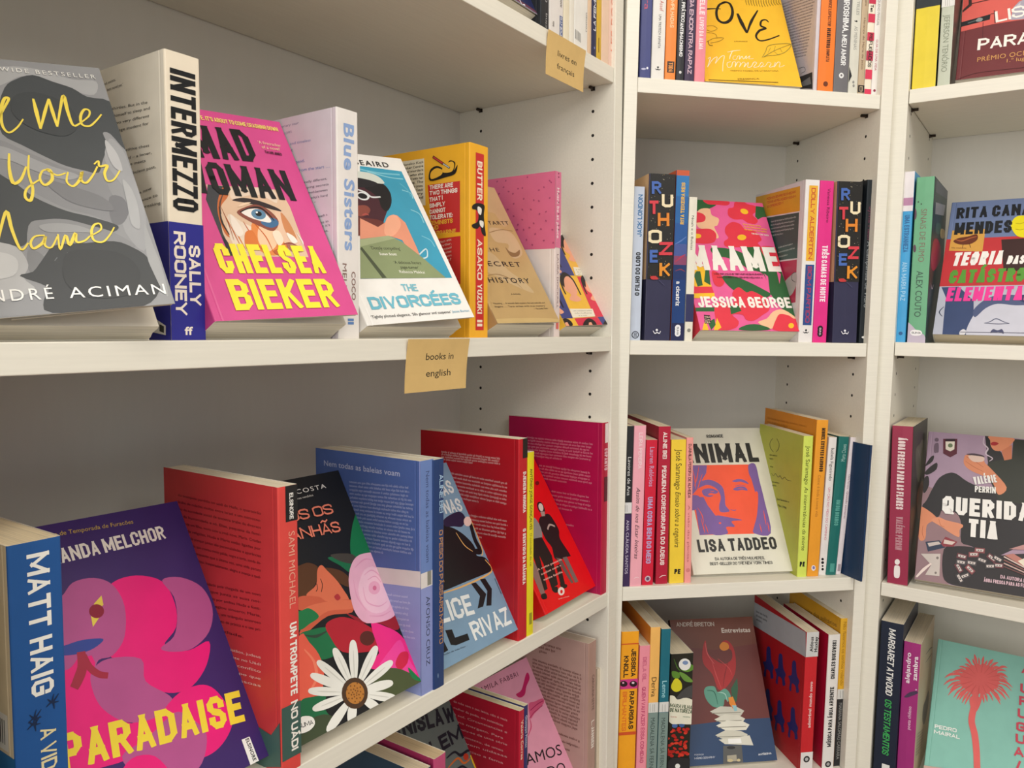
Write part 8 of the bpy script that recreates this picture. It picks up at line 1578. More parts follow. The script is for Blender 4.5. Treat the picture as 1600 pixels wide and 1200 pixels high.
   ('c',[(56.1,182.9),(57.2,162.3),(68.8,150.9),(82.8,144.9),(96.2,152.4),(97.1,166),(84.1,169.4),(82.5,177.7),(92.3,181.4),(101.1,171.4),(102.8,152.1),(96.3,128.1),(76.2,107.8),(64.4,108.3),(59.2,129.8),(47.1,146.5),(47.8,165.4)],'A82A2C'),
   ('s',[(61.3,151.2),(65.1,129.5),(70.3,108)],1.63,0.54,'C8484A'),
   ('s',[(89.7,150),(79.9,128.8),(73.7,110.5)],1.37,0.55,'7A1C20'),
   ('s',[(55.4,178.8),(55.7,162.4),(64.9,145.7)],1.39,0.55,'D06060'),
   ('s',[(72.2,153.5),(87.8,139.2),(91.8,128.3)],1.09,0.55,'C8484A'),
   ('c',[(78.8,173.7),(85.8,178.9),(93.7,175.8),(93.6,168.4),(84.9,165.2),(79.3,168.2)],'D8842C'),
   ('c',[(40.7,104.3),(45.8,111.9),(59.1,111.8),(63.5,103.1),(76.2,107.8),(83.6,99.5),(82.8,86.4),(73.4,92.1),(68.7,82),(53.9,81.4),(43.8,91)],'5E9A86'),
   ('s',[(46.4,106.6),(57.7,103.4),(60.4,85)],1.85,0.79,'2E6A58'),
   ('s',[(63.5,103.1),(74.8,99.9),(77.1,88)],1.58,0.53,'A8CFC0'),
   ('p',[(86.5,107.3),(99.8,122.6),(98.3,106.7),(92.9,88.5),(85.2,83.7)],'2F5A40'),
   ('p',[(45.6,75.4),(64.3,82.2),(91.8,79.5),(102.6,73.7),(95.3,66.4),(61.6,66.9)],'C9C6B8'),
   ('l',[(48,72.7),(96.3,71.5)],1.03,1.03,'8A8778'),
   ('p',[(50.9,63.6),(69.6,70.3),(91.2,67.9),(101.9,62.1),(94.6,54.8),(66.9,55.1)],'D8D5C6'),
   ('l',[(53.3,60.9),(95.6,59.9)],1.03,1.03,'8A8778'),
   ('p',[(52.2,54.6),(70.9,61.2),(96.8,58.6),(107.5,52.9),(100.2,45.6),(68.2,46.1)],'E2DFD0'),
   ('l',[(54.7,51.9),(101.2,50.7)],1.02,1.02,'8A8778'),
   ('p',[(48.4,40.9),(67,47.5),(91.3,44.8),(101.9,39.2),(94.7,32),(64.3,32.5)],'CFCCBC'),
   ('l',[(50.9,38.3),(95.7,37)],1.01,1.01,'8A8778'),
   ('p',[(79.8,94.4),(87.3,95.4),(90.8,82.1),(84.1,77.3),(79.6,85.3)],'E28A2E'),
   ('p',[(83.5,82.5),(90.8,82.1),(90.9,74.3),(86.3,73.3)],'8FC0C8'),
   ('p',[(53.1,34.4),(104.6,37.8),(108.2,23.2),(62,27.6)],'DAD7C8'),
   ('p',[(68.5,34.8),(89.3,34.3),(89.5,27.3),(67.9,28)],'F4F3EE'),
   ('p',[(54.3,0),(58.7,25.3),(89,24.8),(87.1,0)],'5A5A58'),
   ('p',[(62.6,11.4),(77.9,11.7),(77.2,3.1),(61.6,2.8)],'A8A08C'),
   ('e',(71.14,22.08),(6.87,-0.4),(-0.4,-2.22),'2A2A2C'),
   ('e',(66.48,4.26),(4.55,-0.27),(-0.39,-2.19),'C8B88C'),
   ('e',(80.23,3.93),(2.85,-0.17),(-0.36,-1.95),'C8B88C')]),
  ('author',[('k','ANDRÉ BRETON',(9.93,206.17),(64.99,-1.72),(0.18,6.69),'BFB0A4',0.18,0)]),
  ('title',[('t','Entrevistas',(85.9,193.65),(49.92,-0.9),(0.14,7.8),'D0C2B6',0.03,0.04)]),
  ('credit',[('t','POSFÁCIO',(10.51,14.49),(14.74,-0.38),(0.06,2.2),'C8CCD8',0,0),
   ('k','MÁRIO CESARINY',(9.66,9.14),(33.32,-0.02),(0,2.67),'C8CCD8',0.16,0),
   ('k','ANTÍGONA',(113.5,8.39),(22.01,0.69),(-0.08,2.69),'E4E6EA',0.2,0)])]}),
dict(label='thick red and grey paperback with blue figures on its back, standing on bottom row', group='books on the bottom shelf in view of the corner bookcase', M=[[0.984346,-0.176204,0.00395585,0.448913],[0.176228,0.984326,-0.00684063,1.1656],[-0.0026885,0.00743068,0.999969,0.670744],[0,0,0,1]], t=0.0200, d=0.1650, h=0.2198, c=('C4202A', 'C8262E', 'B01822'), pages='E3D6BA',
 art={'spine':[('panel',[('p',[(0,181.3),(20,181.3),(20,219.8),(0,219.8)],'CFCFCE'),
   ('p',[(0,0),(20,0),(20,30.4),(0,30.4)],'E4E0DE'),
   ('l',[(11.8,210.9),(11.8,210.8)],0.28,0.28,'17181B')]),
  ('author',[('t','Aldous',(11.2,189.05),(0,23.36),(-5.6,0),'17181B',0.03,0.04),
   ('t','Huxley',(18.4,188.5),(0,23.91),(-5.6,0),'17181B',0.03,0.04)]),
  ('title',[('t','admirável mundo novo',(13.6,69.13),(0,72.96),(-5.2,0),'E9C8C4',0.03,0.04)]),
  ('publisher_mark',[('e',(10,19.14),(5.2,0),(0,5.2),'2A2A2C'),
   ('e',(10,19.14),(2.8,0),(0,2.8),'B9B9B9')])],'back':[('panel',[('p',[(0,206.5),(162.2,218.7),(165,187.5),(165,181),(0,165.6)],'B4B6BC')]),
  ('blurb',[('b',(7.33,191.58),(40.49,4.82),(0.8,-6.7),3,2.7,'2A2A30',81,0.05)]),
  ('figures',[('c',[(48,140.4),(50,147.8),(54.9,151.2),(60.1,150.2),(62.1,142.8),(65.8,130.6),(74,124.1),(71,115.5),(74.3,106.6),(65.8,101.7),(62.4,110.7),(50.8,110),(49.4,96.7),(42.7,96.9),(44.2,110.3),(38.2,117.4),(48.2,124.1)],'2C2A6E'),
   ('c',[(87,145.4),(88.8,152.6),(93.4,155.9),(98.4,154.9),(100.2,147.7),(103.7,135.8),(111.5,129.5),(108.7,121.2),(111.9,112.5),(103.9,107.7),(100.6,116.5),(89.6,115.9),(88.3,103),(82.1,103.3),(83.4,116.2),(77.8,123.1),(87.2,129.6)],'2C2A6E'),
   ('c',[(128.3,152.1),(130,159.1),(134.3,162.3),(139,161.3),(140.7,154.3),(144,142.8),(151.3,136.7),(148.7,128.6),(151.7,120.2),(144.2,115.6),(141.2,124.1),(130.9,123.6),(129.7,111.1),(123.8,111.4),(125,124),(119.7,130.6),(128.5,136.9)],'2C2A6E'),
   ('c',[(90.5,69),(92.3,76.4),(96.9,80),(101.9,79.2),(103.8,72.1),(107.3,60.3),(115,54.4),(112.2,45.9),(115.4,37.3),(107.4,32.1),(104.2,40.7),(93.2,39.4),(91.9,26.3),(85.6,26.3),(86.9,39.4),(81.3,46),(90.7,53.1)],'2C2A6E'),
   ('c',[(131.3,78),(133,85.1),(137.3,88.5),(142,87.8),(143.7,80.9),(147,69.5),(154.3,63.7),(151.7,55.5),(154.7,47.2),(147.2,42.1),(144.2,50.5),(133.9,49.4),(132.7,36.7),(126.8,36.7),(128,49.4),(122.7,55.8),(131.5,62.6)],'2C2A6E'),
   ('c',[(51.5,69.2),(53.4,76.8),(58.3,80.5),(63.6,79.7),(65.5,72.4),(69.2,60.3),(77.4,54.2),(74.4,45.4),(77.8,36.6),(69.3,31.2),(65.9,40.1),(54.2,38.8),(52.8,25.3),(46.2,25.2),(47.6,38.8),(41.7,45.5),(51.6,52.9)],'2C2A6E')])]}),
dict(label='paperback with crimson back and white spine with black capitals, bottom row', group='books on the bottom shelf in view of the corner bookcase', M=[[0.984346,-0.176204,0.00395585,0.486256],[0.176228,0.984326,-0.00684063,1.17431],[-0.0026885,0.00743068,0.999969,0.670656],[0,0,0,1]], t=0.0193, d=0.1350, h=0.2130, c=('C01238', 'E6E2DE', 'B01036'), pages='E3D6BA',
 art={'spine':[('author',[('k','CHARLES BUKOWSKI',(12.95,142.84),(0,61.12),(-6.57,0),'17181B',0.22,0)]),
  ('title',[('k','MÚSICA PARA ÁGUA ARDENTE',(12.95,34.63),(0,95.64),(-6.57,0),'17181B',0.22,0)]),
  ('publisher_mark',[('e',(9.66,6.83),(5.03,0),(0,5.03),'2A2A2C'),
   ('e',(9.66,6.83),(2.71,0),(0,2.71),'A9A9A9')])]}),
dict(label='paperback half mustard-yellow half black, rightmost on bottom row of corner bookcase', group='books on the bottom shelf in view of the corner bookcase', M=[[0.984346,-0.176204,0.00395585,0.506761],[0.176228,0.984326,-0.00684063,1.18205],[-0.0026885,0.00743068,0.999969,0.670628],[0,0,0,1]], t=0.0136, d=0.1500, h=0.2360, c=('D8A62A', 'DBA92E', 'CF9A24'), pages='E3D6BA',
 art={'spine':[('bands',[('p',[(0,0),(13.6,0),(13.6,108),(0,108)],'2A2A2C'),
   ('p',[(0,108),(13.6,108),(13.6,123.7),(0,123.7)],'D4D4D0'),
   ('l',[(4.7,121.6),(5.4,109.8)],0.85,0.85,'8A8A88'),
   ('l',[(9.2,121.3),(9.8,109.4)],0.85,0.85,'8A8A88')]),
  ('title',[('t','Não fazemos os sonhos rolando',(4.09,230.42),(0,-100.49),(5.45,0),'A0741C',0,0)]),
  ('author',[('t','MARIANA SALOMÃO CARRARA',(4.09,101.76),(0,-90.85),(5.45,0),'9A9A98',0,0)])],'back':[('title',[('t','Nossa noite dos solitários',(13.37,205.08),(125.95,13.13),(-0.74,7.13),'8A6418',0.02,0.02)])]}),
dict(label='black-topped bright yellow thick book at left end of the right bookcase top row', group='books on the top shelf in view of the right bookcase', M=[[0.821569,0.570083,0.00545359,0.573524],[-0.570081,0.821586,-0.00216076,1.1801],[-0.0057124,-0.00133377,0.999983,1.69286],[0,0,0,1]], t=0.0310, d=0.1350, h=0.2000, c=('26302C', 'E5CF3C', '22282A'),
 art={'spine':[('black_top',[('p',[(0,114.8),(31,114.8),(31,186.1),(0,186.1)],'2A3034')])]}),
dict(label='slim grey-green paperback with white top, top row of right bookcase', group='books on the top shelf in view of the right bookcase', M=[[0.821569,0.570083,0.00545359,0.600464],[-0.570081,0.821586,-0.00216076,1.1614],[-0.0057124,-0.00133377,0.999983,1.69268],[0,0,0,1]], t=0.0163, d=0.1350, h=0.2100, c=('5E5048', 'C3C9B8', 'B4B8A8'),
 art={'spine':[('white_top',[('p',[(0,110.4),(16.3,110.4),(16.3,180.1),(0,180.1)],'E6E6E2'),
   ('l',[(2.7,151),(4.9,111.8)],0.82,0.82,'B8B8B4'),
   ('l',[(5.4,150.4),(7.5,111.3)],1.44,1.44,'C8C8C4'),
   ('l',[(7.7,149.8),(9.9,110.8)],0.62,0.62,'B8B8B4')]),
  ('author',[('t','JEFERSON TENÓRIO',(4.41,99.45),(0,-78.65),(7.51,0),'8A917E',0,0)])]}),
dict(label='maroon and coral illustrated book with white serif-style capitals, top row of right bookcase', group='books on the top shelf in view of the right bookcase', M=[[-0.479098,0.848069,0.226371,0.631259],[-0.771391,-0.529854,0.352435,1.16848],[0.418833,-0.00577001,0.908045,1.69252],[0,0,0,1]], t=0.0197, d=0.1500, h=0.2100, gap=.002, c=('70363A', '5A3A3A', '70363A'), pages='D8D0C4',
 art={'front':[('picture',[('p',[(0,126.9),(0,185.4),(88.2,161.6),(91.4,89.5),(59.7,90.2),(38,89.9),(1.3,85.4)],'D9645C'),
   ('p',[(0,157.2),(0,171.4),(5,170),(7.6,130.7),(2.1,121)],'C9554E'),
   ('p',[(6,155.9),(9.8,154.9),(11.9,131),(0.8,120),(0.3,124.2),(7.5,133.4)],'3A2A2A'),
   ('l',[(11.2,133.9),(35.3,136.1)],1.95,1.95,'5A2E2C'),
   ('p',[(0.1,102.5),(36.5,108.9),(36.1,99.3),(0.7,94)],'25262A'),
   ('l',[(8.8,99.1),(26.2,103.2)],1.64,1.64,'5A6466'),
   ('c',[(18.9,102.2),(22.4,105.5),(27.2,103),(25.6,98.7),(20,99.3)],'8A9494'),
   ('l',[(40.7,114.6),(43,91.4)],1.22,1.22,'5A2A2C'),
   ('l',[(28.1,96.1),(29.4,66.7)],0.81,0.81,'5A2A30'),
   ('l',[(36.5,108.9),(40.6,109.2)],1.22,1.22,'3A2228'),
   ('p',[(61.3,92.5),(63.8,114.4),(70.4,123.3),(80.9,127.4),(89.8,125.2),(91.3,90.8),(73.8,90.9)],'A9A4B4'),
   ('p',[(67.2,116.2),(72.3,121.6),(71.1,109.9)],'C8C2CC')]),
  ('title',[('k','LISBOA',(43.84,91.86),(89.52,10.8),(-2.42,20.07),'F3EDE6',0.16,0),
   ('k','PARAÍSO',(23.76,47.54),(99.02,-0.71),(0.14,19.93),'F3EDE6',0.18,0)]),
  ('subtitle',[('t','PRÉMIO OCEANOS',(25.06,27.16),(85.91,0.9),(-0.09,8.13),'D09A5C',0,0.03),
   ('t','1.º lugar',(60.81,19.31),(28.56,-0.08),(0.02,6.41),'D09A5C',0,0)]),
  ('fold',[('s',[(1.7,0.4),(16,5.7),(33.9,8.2),(86.5,6.7)],0.65,0.65,'3A1A1E')])]}),
dict(label='thin bright blue paperback with a white head, leftmost in middle row, right bookcase', group='books on the middle shelf of the right bookcase', M=[[0.821569,0.570083,0.00545359,0.569624],[-0.570081,0.821586,-0.00216076,1.18221],[-0.0057124,-0.00133377,0.999983,1.32917],[0,0,0,1]], t=0.0133, d=0.1500, h=0.2488, c=('3A96CC', '3FA0D8', '3A96CC'),
 art={'spine':[('bands',[('p',[(0,191.7),(13.3,191.7),(13.3,248.8),(0,248.8)],'E6E0E4'),
   ('p',[(0,199.9),(13.3,199.9),(13.3,211.1),(0,211.1)],'B884A8')]),
  ('title',[('k','UMA ESTRANHEZA',(3.33,186.31),(0,-54.17),(6.66,0),'2468A0',0.18,0)]),
  ('author',[('k','ANA MARIA PAZ',(3.33,118),(0,-56.87),(6.66,0),'9ACCEC',0.18,0)]),
  ('mark',[('e',(6.66,13.1),(2.66,0),(0,2.66),'1E5A90')])]}),
dict(label='sea-green paperback with red-brown spine lettering, left of the photo-collage face-out book', group='books on the middle shelf of the right bookcase', M=[[0.821569,0.570083,0.00545359,0.582814],[-0.570081,0.821586,-0.00216076,1.17306],[-0.0057124,-0.00133377,0.999983,1.32907],[0,0,0,1]], t=0.0237, d=0.1500, h=0.2394, c=('23393A', '6DAE86', '5E9A78'), pages='E3D6BA',
 art={'spine':[('title',[('t','SINAIS DE FUMO',(8.28,193.59),(0,-76.16),(8.05,0),'7E6A5E',0,0)]),
  ('author',[('t','ALEX COUTO',(7.34,104.48),(0,-66.84),(8.99,0),'3E5E4E',0.01,0.01)]),
  ('picture',[('p',[(2.8,187.1),(2.7,183.1),(2,180.1),(0.8,178.7),(-0,179),(0,195.7),(1.2,194.3),(2.3,191.1)],'5A3A4E'),
   ('e',(2.7,137.15),(1.97,-0.07),(0.3,-5.63),'5A3A4E'),
   ('e',(4.02,204.15),(0.98,-0.07),(0.06,-1.07),'3A4A3E'),
   ('e',(8.09,200.88),(0.98,-0.07),(0.06,-1.07),'3A4A3E'),
   ('p',[(0,0),(0,29.6),(1.6,28.3),(5.2,24.8),(9.9,19.6),(14.1,15.4),(17.4,13.7),(20.2,13),(22.2,11.3),(23.7,7.6),(23.7,0)],'C2B6C8')]),
  ('publisher_mark',[('c',[(3.3,14.7),(6.5,18.5),(15.9,18.1),(19.1,14.4),(16.3,10.7),(6.9,10.4)],'F0EEF0'),
   ('k','SUMA',(5.16,13.02),(12.23,0.08),(-0.02,2.85),'17181B',0.18,0)])],'front':[('picture',[('p',[(14.9,236.4),(91,239.4),(150,239.4),(150,226.4),(14.6,219.3)],'4A525C'),
   ('p',[(21.1,205.2),(131.3,215),(121.1,197.6),(24,188.3)],'8A8C92'),
   ('c',[(22.2,149.1),(69.4,155.7),(110.7,143.5),(101.8,124.4),(41.3,106.8),(7.5,117.7)],'8E2444'),
   ('c',[(42.2,177.3),(92.7,180.6),(90.5,166.8),(40.1,163.9)],'3A5A52'),
   ('p',[(11.5,83.3),(116.8,92.9),(71.1,40.7),(16.6,35.4)],'2A3A44'),
   ('s',[(20.5,88.1),(36.9,80),(53.3,87.5)],2.1,0.7,'C8B8C4'),
   ('c',[(95.9,174.2),(141.1,176.6),(137.6,164.5),(98.2,161.9)],'B8A070')])]}),
dict(label='blue, red and photo collage paperback with stacked coloured capitals, leaning in right bookcase', group='books on the middle shelf of the right bookcase', M=[[-0.511776,0.810698,0.284348,0.630102],[-0.713345,-0.585437,0.38523,1.18558],[0.478773,-0.0056863,0.87792,1.32884],[0,0,0,1]], t=0.0270, d=0.1500, h=0.2329, gap=.002, c=('6E7FA6', 'C0C0C6', '6E7FA6'), pages='D6C9B0',
 art={'front':[('picture',[('p',[(0,164.8),(150,166),(150,79.7),(0,80.2)],'C4363C'),
   ('p',[(72.1,160.7),(150,162.7),(150,104.4),(79.6,106.3)],'3C2424'),
   ('p',[(0,0),(0,81),(150,83.1),(150,0)],'B9BCCB'),
   ('p',[(2.7,79.6),(25.2,80.6),(46.8,56.4),(49.2,31.5),(43.1,0),(12.6,0),(10.9,41.2),(10.6,61.5)],'3A4A72'),
   ('p',[(42.8,0),(41.9,5.4),(43.7,15.2),(46.2,24.1),(48.7,31.6),(51.8,38.2),(55.5,44),(59.5,48.7),(64,52.4),(69.3,55.1),(76,57),(83.5,57.9),(91.1,57.6),(98.4,55.9),(105.8,52.9),(113.2,49.1),(121.2,45.3),(129.3,40.6),(135.2,32.6),(140.4,17.7),(143.4,0)],'C9CAD8'),
   ('c',[(48.3,41.4),(61.6,58.9),(79.4,66.2),(106.7,63.6),(116.5,51.5),(99,49),(77,51.4),(63,44),(51.3,29.1)],'4E5A80'),
   ('s',[(63.4,19.5),(70.5,22.1),(77.4,27),(86.8,22.3),(94.2,19.6)],1.71,0.73,'5A5E7A'),
   ('s',[(63.4,19.5),(79.9,18.6),(94.2,19.6)],1.22,0.73,'3E4260'),
   ('c',[(72.2,4),(75.2,10.1),(80.8,8.3),(86.1,10.3),(88.8,3.2),(82.9,5.5),(77.5,4.8)],'4A4E6E'),
   ('p',[(34.1,4.2),(35,6.4),(36.7,8.3),(38.3,9.2),(39.9,8.8),(41.5,7.4),(42.4,5.7),(42.2,3.7),(41.4,1.4),(40.5,0),(34.5,0),(34.1,1.6)],'D8D8E0'),
   ('s',[(9.4,46.2),(4.5,37.3),(9.2,29.8)],1.53,0.77,'26304E'),
   ('p',[(104.7,66.1),(115.4,66),(116.7,49.1),(103.7,56.3)],'2E3C62'),
   ('p',[(6.3,180.6),(50.3,180.5),(49.8,140.8),(5.6,144.1)],'D9A24C'),
   ('c',[(9.8,161.4),(16.3,166.4),(28,168.4),(39.4,171.8),(41.3,162.4),(33.3,154.8),(21.5,154.1),(13.2,157.1)],'6A3322'),
   ('s',[(12.5,163.9),(20.8,160.8),(32.2,165.5),(39.8,167.8)],2.18,1.09,'B0603A'),
   ('s',[(23.4,155.3),(23.2,147.3)],0.81,0.81,'4A2418'),
   ('s',[(31.2,156.2),(33.9,148.1)],0.81,0.81,'4A2418'),
   ('b',(8.62,147.98),(37.28,-3.05),(-0.04,-0.5),1,1.86,'8A5A30',91,0.05),
   ('c',[(82.4,183.7),(85.1,196.7),(92.2,201.5),(105.4,199.2),(117.3,186.6),(116.8,168.5),(104.5,162.8),(91.3,166.1)],'EBDD1C'),
   ('s',[(87.6,188.6),(93.4,186.9),(98.2,189.2)],1.06,1.06,'B8A814'),
   ('s',[(88.5,178),(94.2,176.4),(99.1,177.4)],1.06,1.06,'B8A814')]),
  ('author',[('k','RITA CANAS',(8.96,201.78),(108.07,0.98),(-0.18,20.14),'1C2026',0.22,0),
   ('k','MENDES',(9.25,172.22),(74.47,0.35),(-0.1,22.01),'1C2026',0.22,0)]),
  ('title',[('k','TEORIA',(11.98,116.51),(63.87,1.35),(3.02,23.53),'F4F1EC',0.22,0),
   ('k','DAS',(81.99,117.66),(21.41,0.06),(2.11,14.36),'F4F1EC',0.22,0),
   ('k','CATÁSTROFES',(10.52,85.99),(129.83,2.83),(1.8,23.11),'5A9A3A',0.22,0),
   ('k','ELEMENTARES',(10.34,55.15),(130.87,2.83),(1.86,23.73),'EE3E9A',0.22,0)]),
  ('fold',[('l',[(35,4.2),(149.4,5.2)],0.98,0.98,'5A5A6A')])]}),
dict(label='tall wine-red paperback with dot-and-bar mark, lower row of right bookcase', group='books on the lower shelf of the right bookcase', M=[[0.821504,0.570083,-0.0116999,0.572087],[-0.570002,0.821586,0.00974159,1.17504],[0.015166,-0.00133377,0.999884,0.965725],[0,0,0,1]], t=0.0284, d=0.1500, h=0.2392, c=('33302A', '9C2E4C', '8E2844'), pages='E3D6BA',
 art={'spine':[('title',[('k','ÁGUA FRESCA PARA AS FLORES',(8.81,221.65),(0,-107.91),(9.66,0),'EDD8D8',0.22,0)]),
  ('author',[('k','VALÉRIE PERRIN',(9.66,102.59),(0,-50.13),(9.09,0),'C08C96',0.18,0)]),
  ('publisher_mark',[('e',(13.18,33.72),(3.48,0.59),(0.14,-4.38),'F3ECEA'),
   ('c',[(9.5,26.2),(13.3,28.4),(16.9,26.5),(16.9,11.9),(13.1,9.2),(9.5,11.5)],'F3ECEA')])],'front':[('picture',[('c',[(29.7,197.5),(65.5,204.6),(104.3,207.2),(107.1,163.8),(64.2,146.5)],'5A5A4A'),
   ('c',[(62.1,123.5),(96.6,141.4),(123.1,132.4),(109,91.2),(78.3,87.5)],'6E4A3A'),
   ('s',[(51.6,199.3),(88.1,175.9),(77.9,153.8)],1.47,0.73,'8A8C78'),
   ('c',[(71.7,50.9),(128.6,77.7),(136.7,11.7),(75.5,2.3)],'7A1E3A')])]}),
dict(label='mauve and black illustrated paperback with big white capitals, leaning in right bookcase', group='books on the lower shelf of the right bookcase', M=[[-0.463119,0.852946,0.240841,0.618032],[-0.761797,-0.521968,0.383686,1.18113],[0.452974,-0.00577956,0.891505,0.965487],[0,0,0,1]], t=0.0197, d=0.1500, h=0.2374, gap=.002, c=('A98FA4', '9A6E72', 'A98FA4'), pages='D0C4B2',
 art={'front':[('picture',[('p',[(0,0),(0,142.6),(3.1,140.8),(4.7,143.6),(6.5,146),(13.1,144.5),(29.7,137.7),(51.3,127.1),(67.2,114),(73.3,96.5),(73.9,76.6),(70.4,61.8),(61,57.8),(47.6,58.9),(37.7,56.4),(34.7,45.3),(35.2,30.5),(36.6,17.7),(40.4,8.6),(45.2,1.5),(44.8,0)],'94767C'),
   ('p',[(1.1,113.9),(1.9,116.9),(4.1,120),(6.4,124.3),(8.5,130.4),(10.7,137.6),(13.1,144.5),(15.4,151),(17.9,157.2),(20.9,162.5),(24.9,166.6),(29.3,169.8),(33.5,171.9),(36.8,172.8),(39.9,172.7),(43.7,171.4),(48.5,168.3),(54,164),(60.4,160.2),(67.4,157.3),(75.3,154.8),(84.2,153.8),(94,155.4),(105,158.3),(118.2,160.6),(137,164.5),(150,166.4),(150,69.4),(147.1,69.9),(133.3,72.3),(126.7,70.1),(123.3,66.9),(119.1,63.3),(112.7,58.5),(105.4,53.3),(97.5,50.8),(88.4,53),(78.7,57.7),(70.4,61.8),(64.4,63),(59.8,63.4),(56.6,66.3),(55.3,74.2),(55.3,84.6),(54.8,93.6),(53.3,100),(51.2,105),(47.9,108.9),(42.2,111.8),(35.2,113.6),(29.6,113.3),(27.1,109.3),(25.9,103.2),(23.6,99.4),(18.8,99.8),(12.9,102.5),(7.9,105.4),(4.5,108),(2.1,110.9)],'2C2A2E'),
   ('p',[(77.6,237.4),(83.7,237.4),(88.2,223.8),(100.4,213),(104.9,201.4),(83.9,194.3),(80.8,215.7)],'2C2A2E'),
   ('p',[(114.7,236.2),(150,235.3),(150,134.6),(100.5,137.3),(82.8,179.7),(83.9,194.3),(104.8,202.6),(114.3,204.9)],'32352F'),
   ('p',[(83.3,237.4),(114.7,237.4),(116.9,235.3),(115.4,232.2),(113.2,228.8),(110.8,224.7),(107.6,220.3),(104.1,217),(100.2,215.1),(96.1,214.3),(92.6,214.5),(89.9,216),(87.9,218.4),(86.4,221.2),(85.5,224.3),(85.2,227.7),(84.8,230.8),(83.2,233.5),(81.5,235.9)],'D98A66'),
   ('p',[(100.3,215.4),(113.3,226.4),(114.3,203.7),(104.9,200.3)],'C87858'),
   ('c',[(85.7,226),(89.9,228.8),(96.2,227.1),(92.1,223),(87.2,223.2)],'A82A30'),
   ('s',[(76.6,236.2),(76.3,225),(82.6,217.1),(80.2,208.3),(89.3,202.1),(85.7,196.9)],2.21,0.98,'C9B8C4'),
   ('c',[(52,197.9),(54.6,203.6),(67.6,203.3),(77.7,200.8),(80,193.8),(90.4,183),(109.9,158.4),(100.1,145.4),(91.4,164.2),(79.3,172.2),(65.2,177.6),(55.9,183.8),(52,190.6)],'D98A66'),
   ('s',[(54.8,200.7),(66.2,194.7),(78.5,186.4)],0.97,0.49,'B8684A'),
   ('s',[(54.3,193.3),(66.7,185),(78.9,179.3)],0.97,0.48,'B8684A'),
   ('c',[(54.5,204.8),(65.4,207.2),(78.4,204.5),(75.7,200.6),(65.7,202.4)],'4A3A44'),
   ('c',[(57.7,203),(77.5,202.7),(77,195.4),(64.2,193.9)],'E0C2B4'),
   ('p',[(0,112.3),(1.2,112.8),(7.1,109.9),(15.1,104.7),(20.5,100.1),(21.2,97.2),(19.4,94.9),(17.1,92.5),(14.6,90.3),(11.7,88),(9.6,84.3),(9.2,77.5),(9.7,69.3),(9.2,63.2),(7,60.2),(3.9,59.2),(1.3,60.8),(0,65.2)],'D98A66'),
   ('c',[(15,93.4),(24.6,99.5),(34.9,96.4),(54.8,93.6),(57.4,89.4),(53.5,84.2),(53.2,73.1),(40.1,78.6),(29.7,85.1)],'DE9270'),
   ('s',[(4.6,83.5),(4.5,71.8),(8.2,63)],0.93,0.47,'B8684A'),
   ('s',[(24.8,97.2),(28.5,87.2),(33.6,85.7)],0.7,0.47,'B8684A'),
   ('p',[(0,179.8),(1.1,183.3),(3.2,188.4),(5.2,192.7),(7.2,195.5),(9.3,197.5),(10.6,197.8),(11.1,195.6),(10.8,191.9),(9.7,188.2),(7.4,185.1),(4.4,182),(2,179.9),(0.6,178.7),(0,178.5)],'2A2628'),
   ('p',[(0,167),(0,167.6),(1.1,170.3),(3.5,174.2),(6.3,177.9),(9.6,181.6),(13.1,185.1),(15.7,186.4),(16.8,184.1),(16.9,179.7),(15.9,175.4),(12.9,171.5),(8.8,167.9),(5.2,165.5),(2.6,164.9),(0.6,165.6)],'2A2628'),
   ('p',[(0.2,138),(0,139.5),(0,158.2),(1.2,161.1),(3.5,163.2),(5.4,163),(6.7,159.7),(7.5,154.1),(7.6,148.7),(6.6,143.8),(5,139),(3.4,136),(2.2,134.9),(1,135.5)],'2A2628'),
   ('p',[(21.4,226.9),(40.8,228.9),(41.9,204.2),(33.4,197.1),(23.1,202.6)],'5C2434'),
   ('p',[(25,222.8),(37.6,224.1),(37.9,211.2),(32.7,206.9),(26.1,209.9)],'E6DCCC'),
   ('e',(32,216.76),(3.26,0.34),(0.24,-3.46),'6A7A5A'),
   ('p',[(24.7,227.3),(37.7,228.6),(38,224.6),(24.9,223.3)],'33202A'),
   ('e',(12.59,224.31),(2.9,0.29),(0.24,-3.25),'6E5A6A'),
   ('c',[(10.1,216.2),(15.3,218.8),(16.7,205.2),(14.8,203),(10.6,203.3)],'6E5A6A'),
   ('p',[(35.1,51.3),(37.9,55.7),(42,57.1),(47.4,58),(54.2,59.5),(62.1,60.5),(70.5,60.7),(79.6,59.3),(89.1,56.9),(97.3,55.2),(102.9,54.6),(107.1,54.8),(112.1,55.5),(118.1,57.2),(124.8,59.5),(133.8,61.4),(147.9,65.5),(150,65.9),(150,0),(62.4,0),(58.7,0.2),(50,0.5),(43.5,2.2),(39.2,5.7),(37,10.5),(35.6,17.5),(34.4,28.4),(34.1,41.4)],'2E2A2E'),
   ('p',[(10,58.7),(28.3,64),(36.9,54.4),(14.4,44.4)],'2E3A52'),
   ('p',[(12.7,57.3),(27.4,62),(30.6,58.6),(15.2,52.1)],'C9BCB8'),
   ('p',[(30.6,59.3),(35.7,71),(51.8,65.5),(47.4,57.5),(33.9,55.3)],'8E3A44'),
   ('p',[(34.6,66.2),(49.3,64.7),(45.3,59.9),(33.9,59.9)],'D8C4BC'),
   ('p',[(5.1,39.4),(31.1,43.8),(32.2,10.1),(13.6,8.9),(20.3,24.9)],'C9BEB8'),
   ('e',(27.69,36.85),(1.76,0.31),(0.15,-2.02),'7E7470'),
   ('e',(27.04,14.11),(1.55,0.28),(0.13,-1.77),'7E7470'),
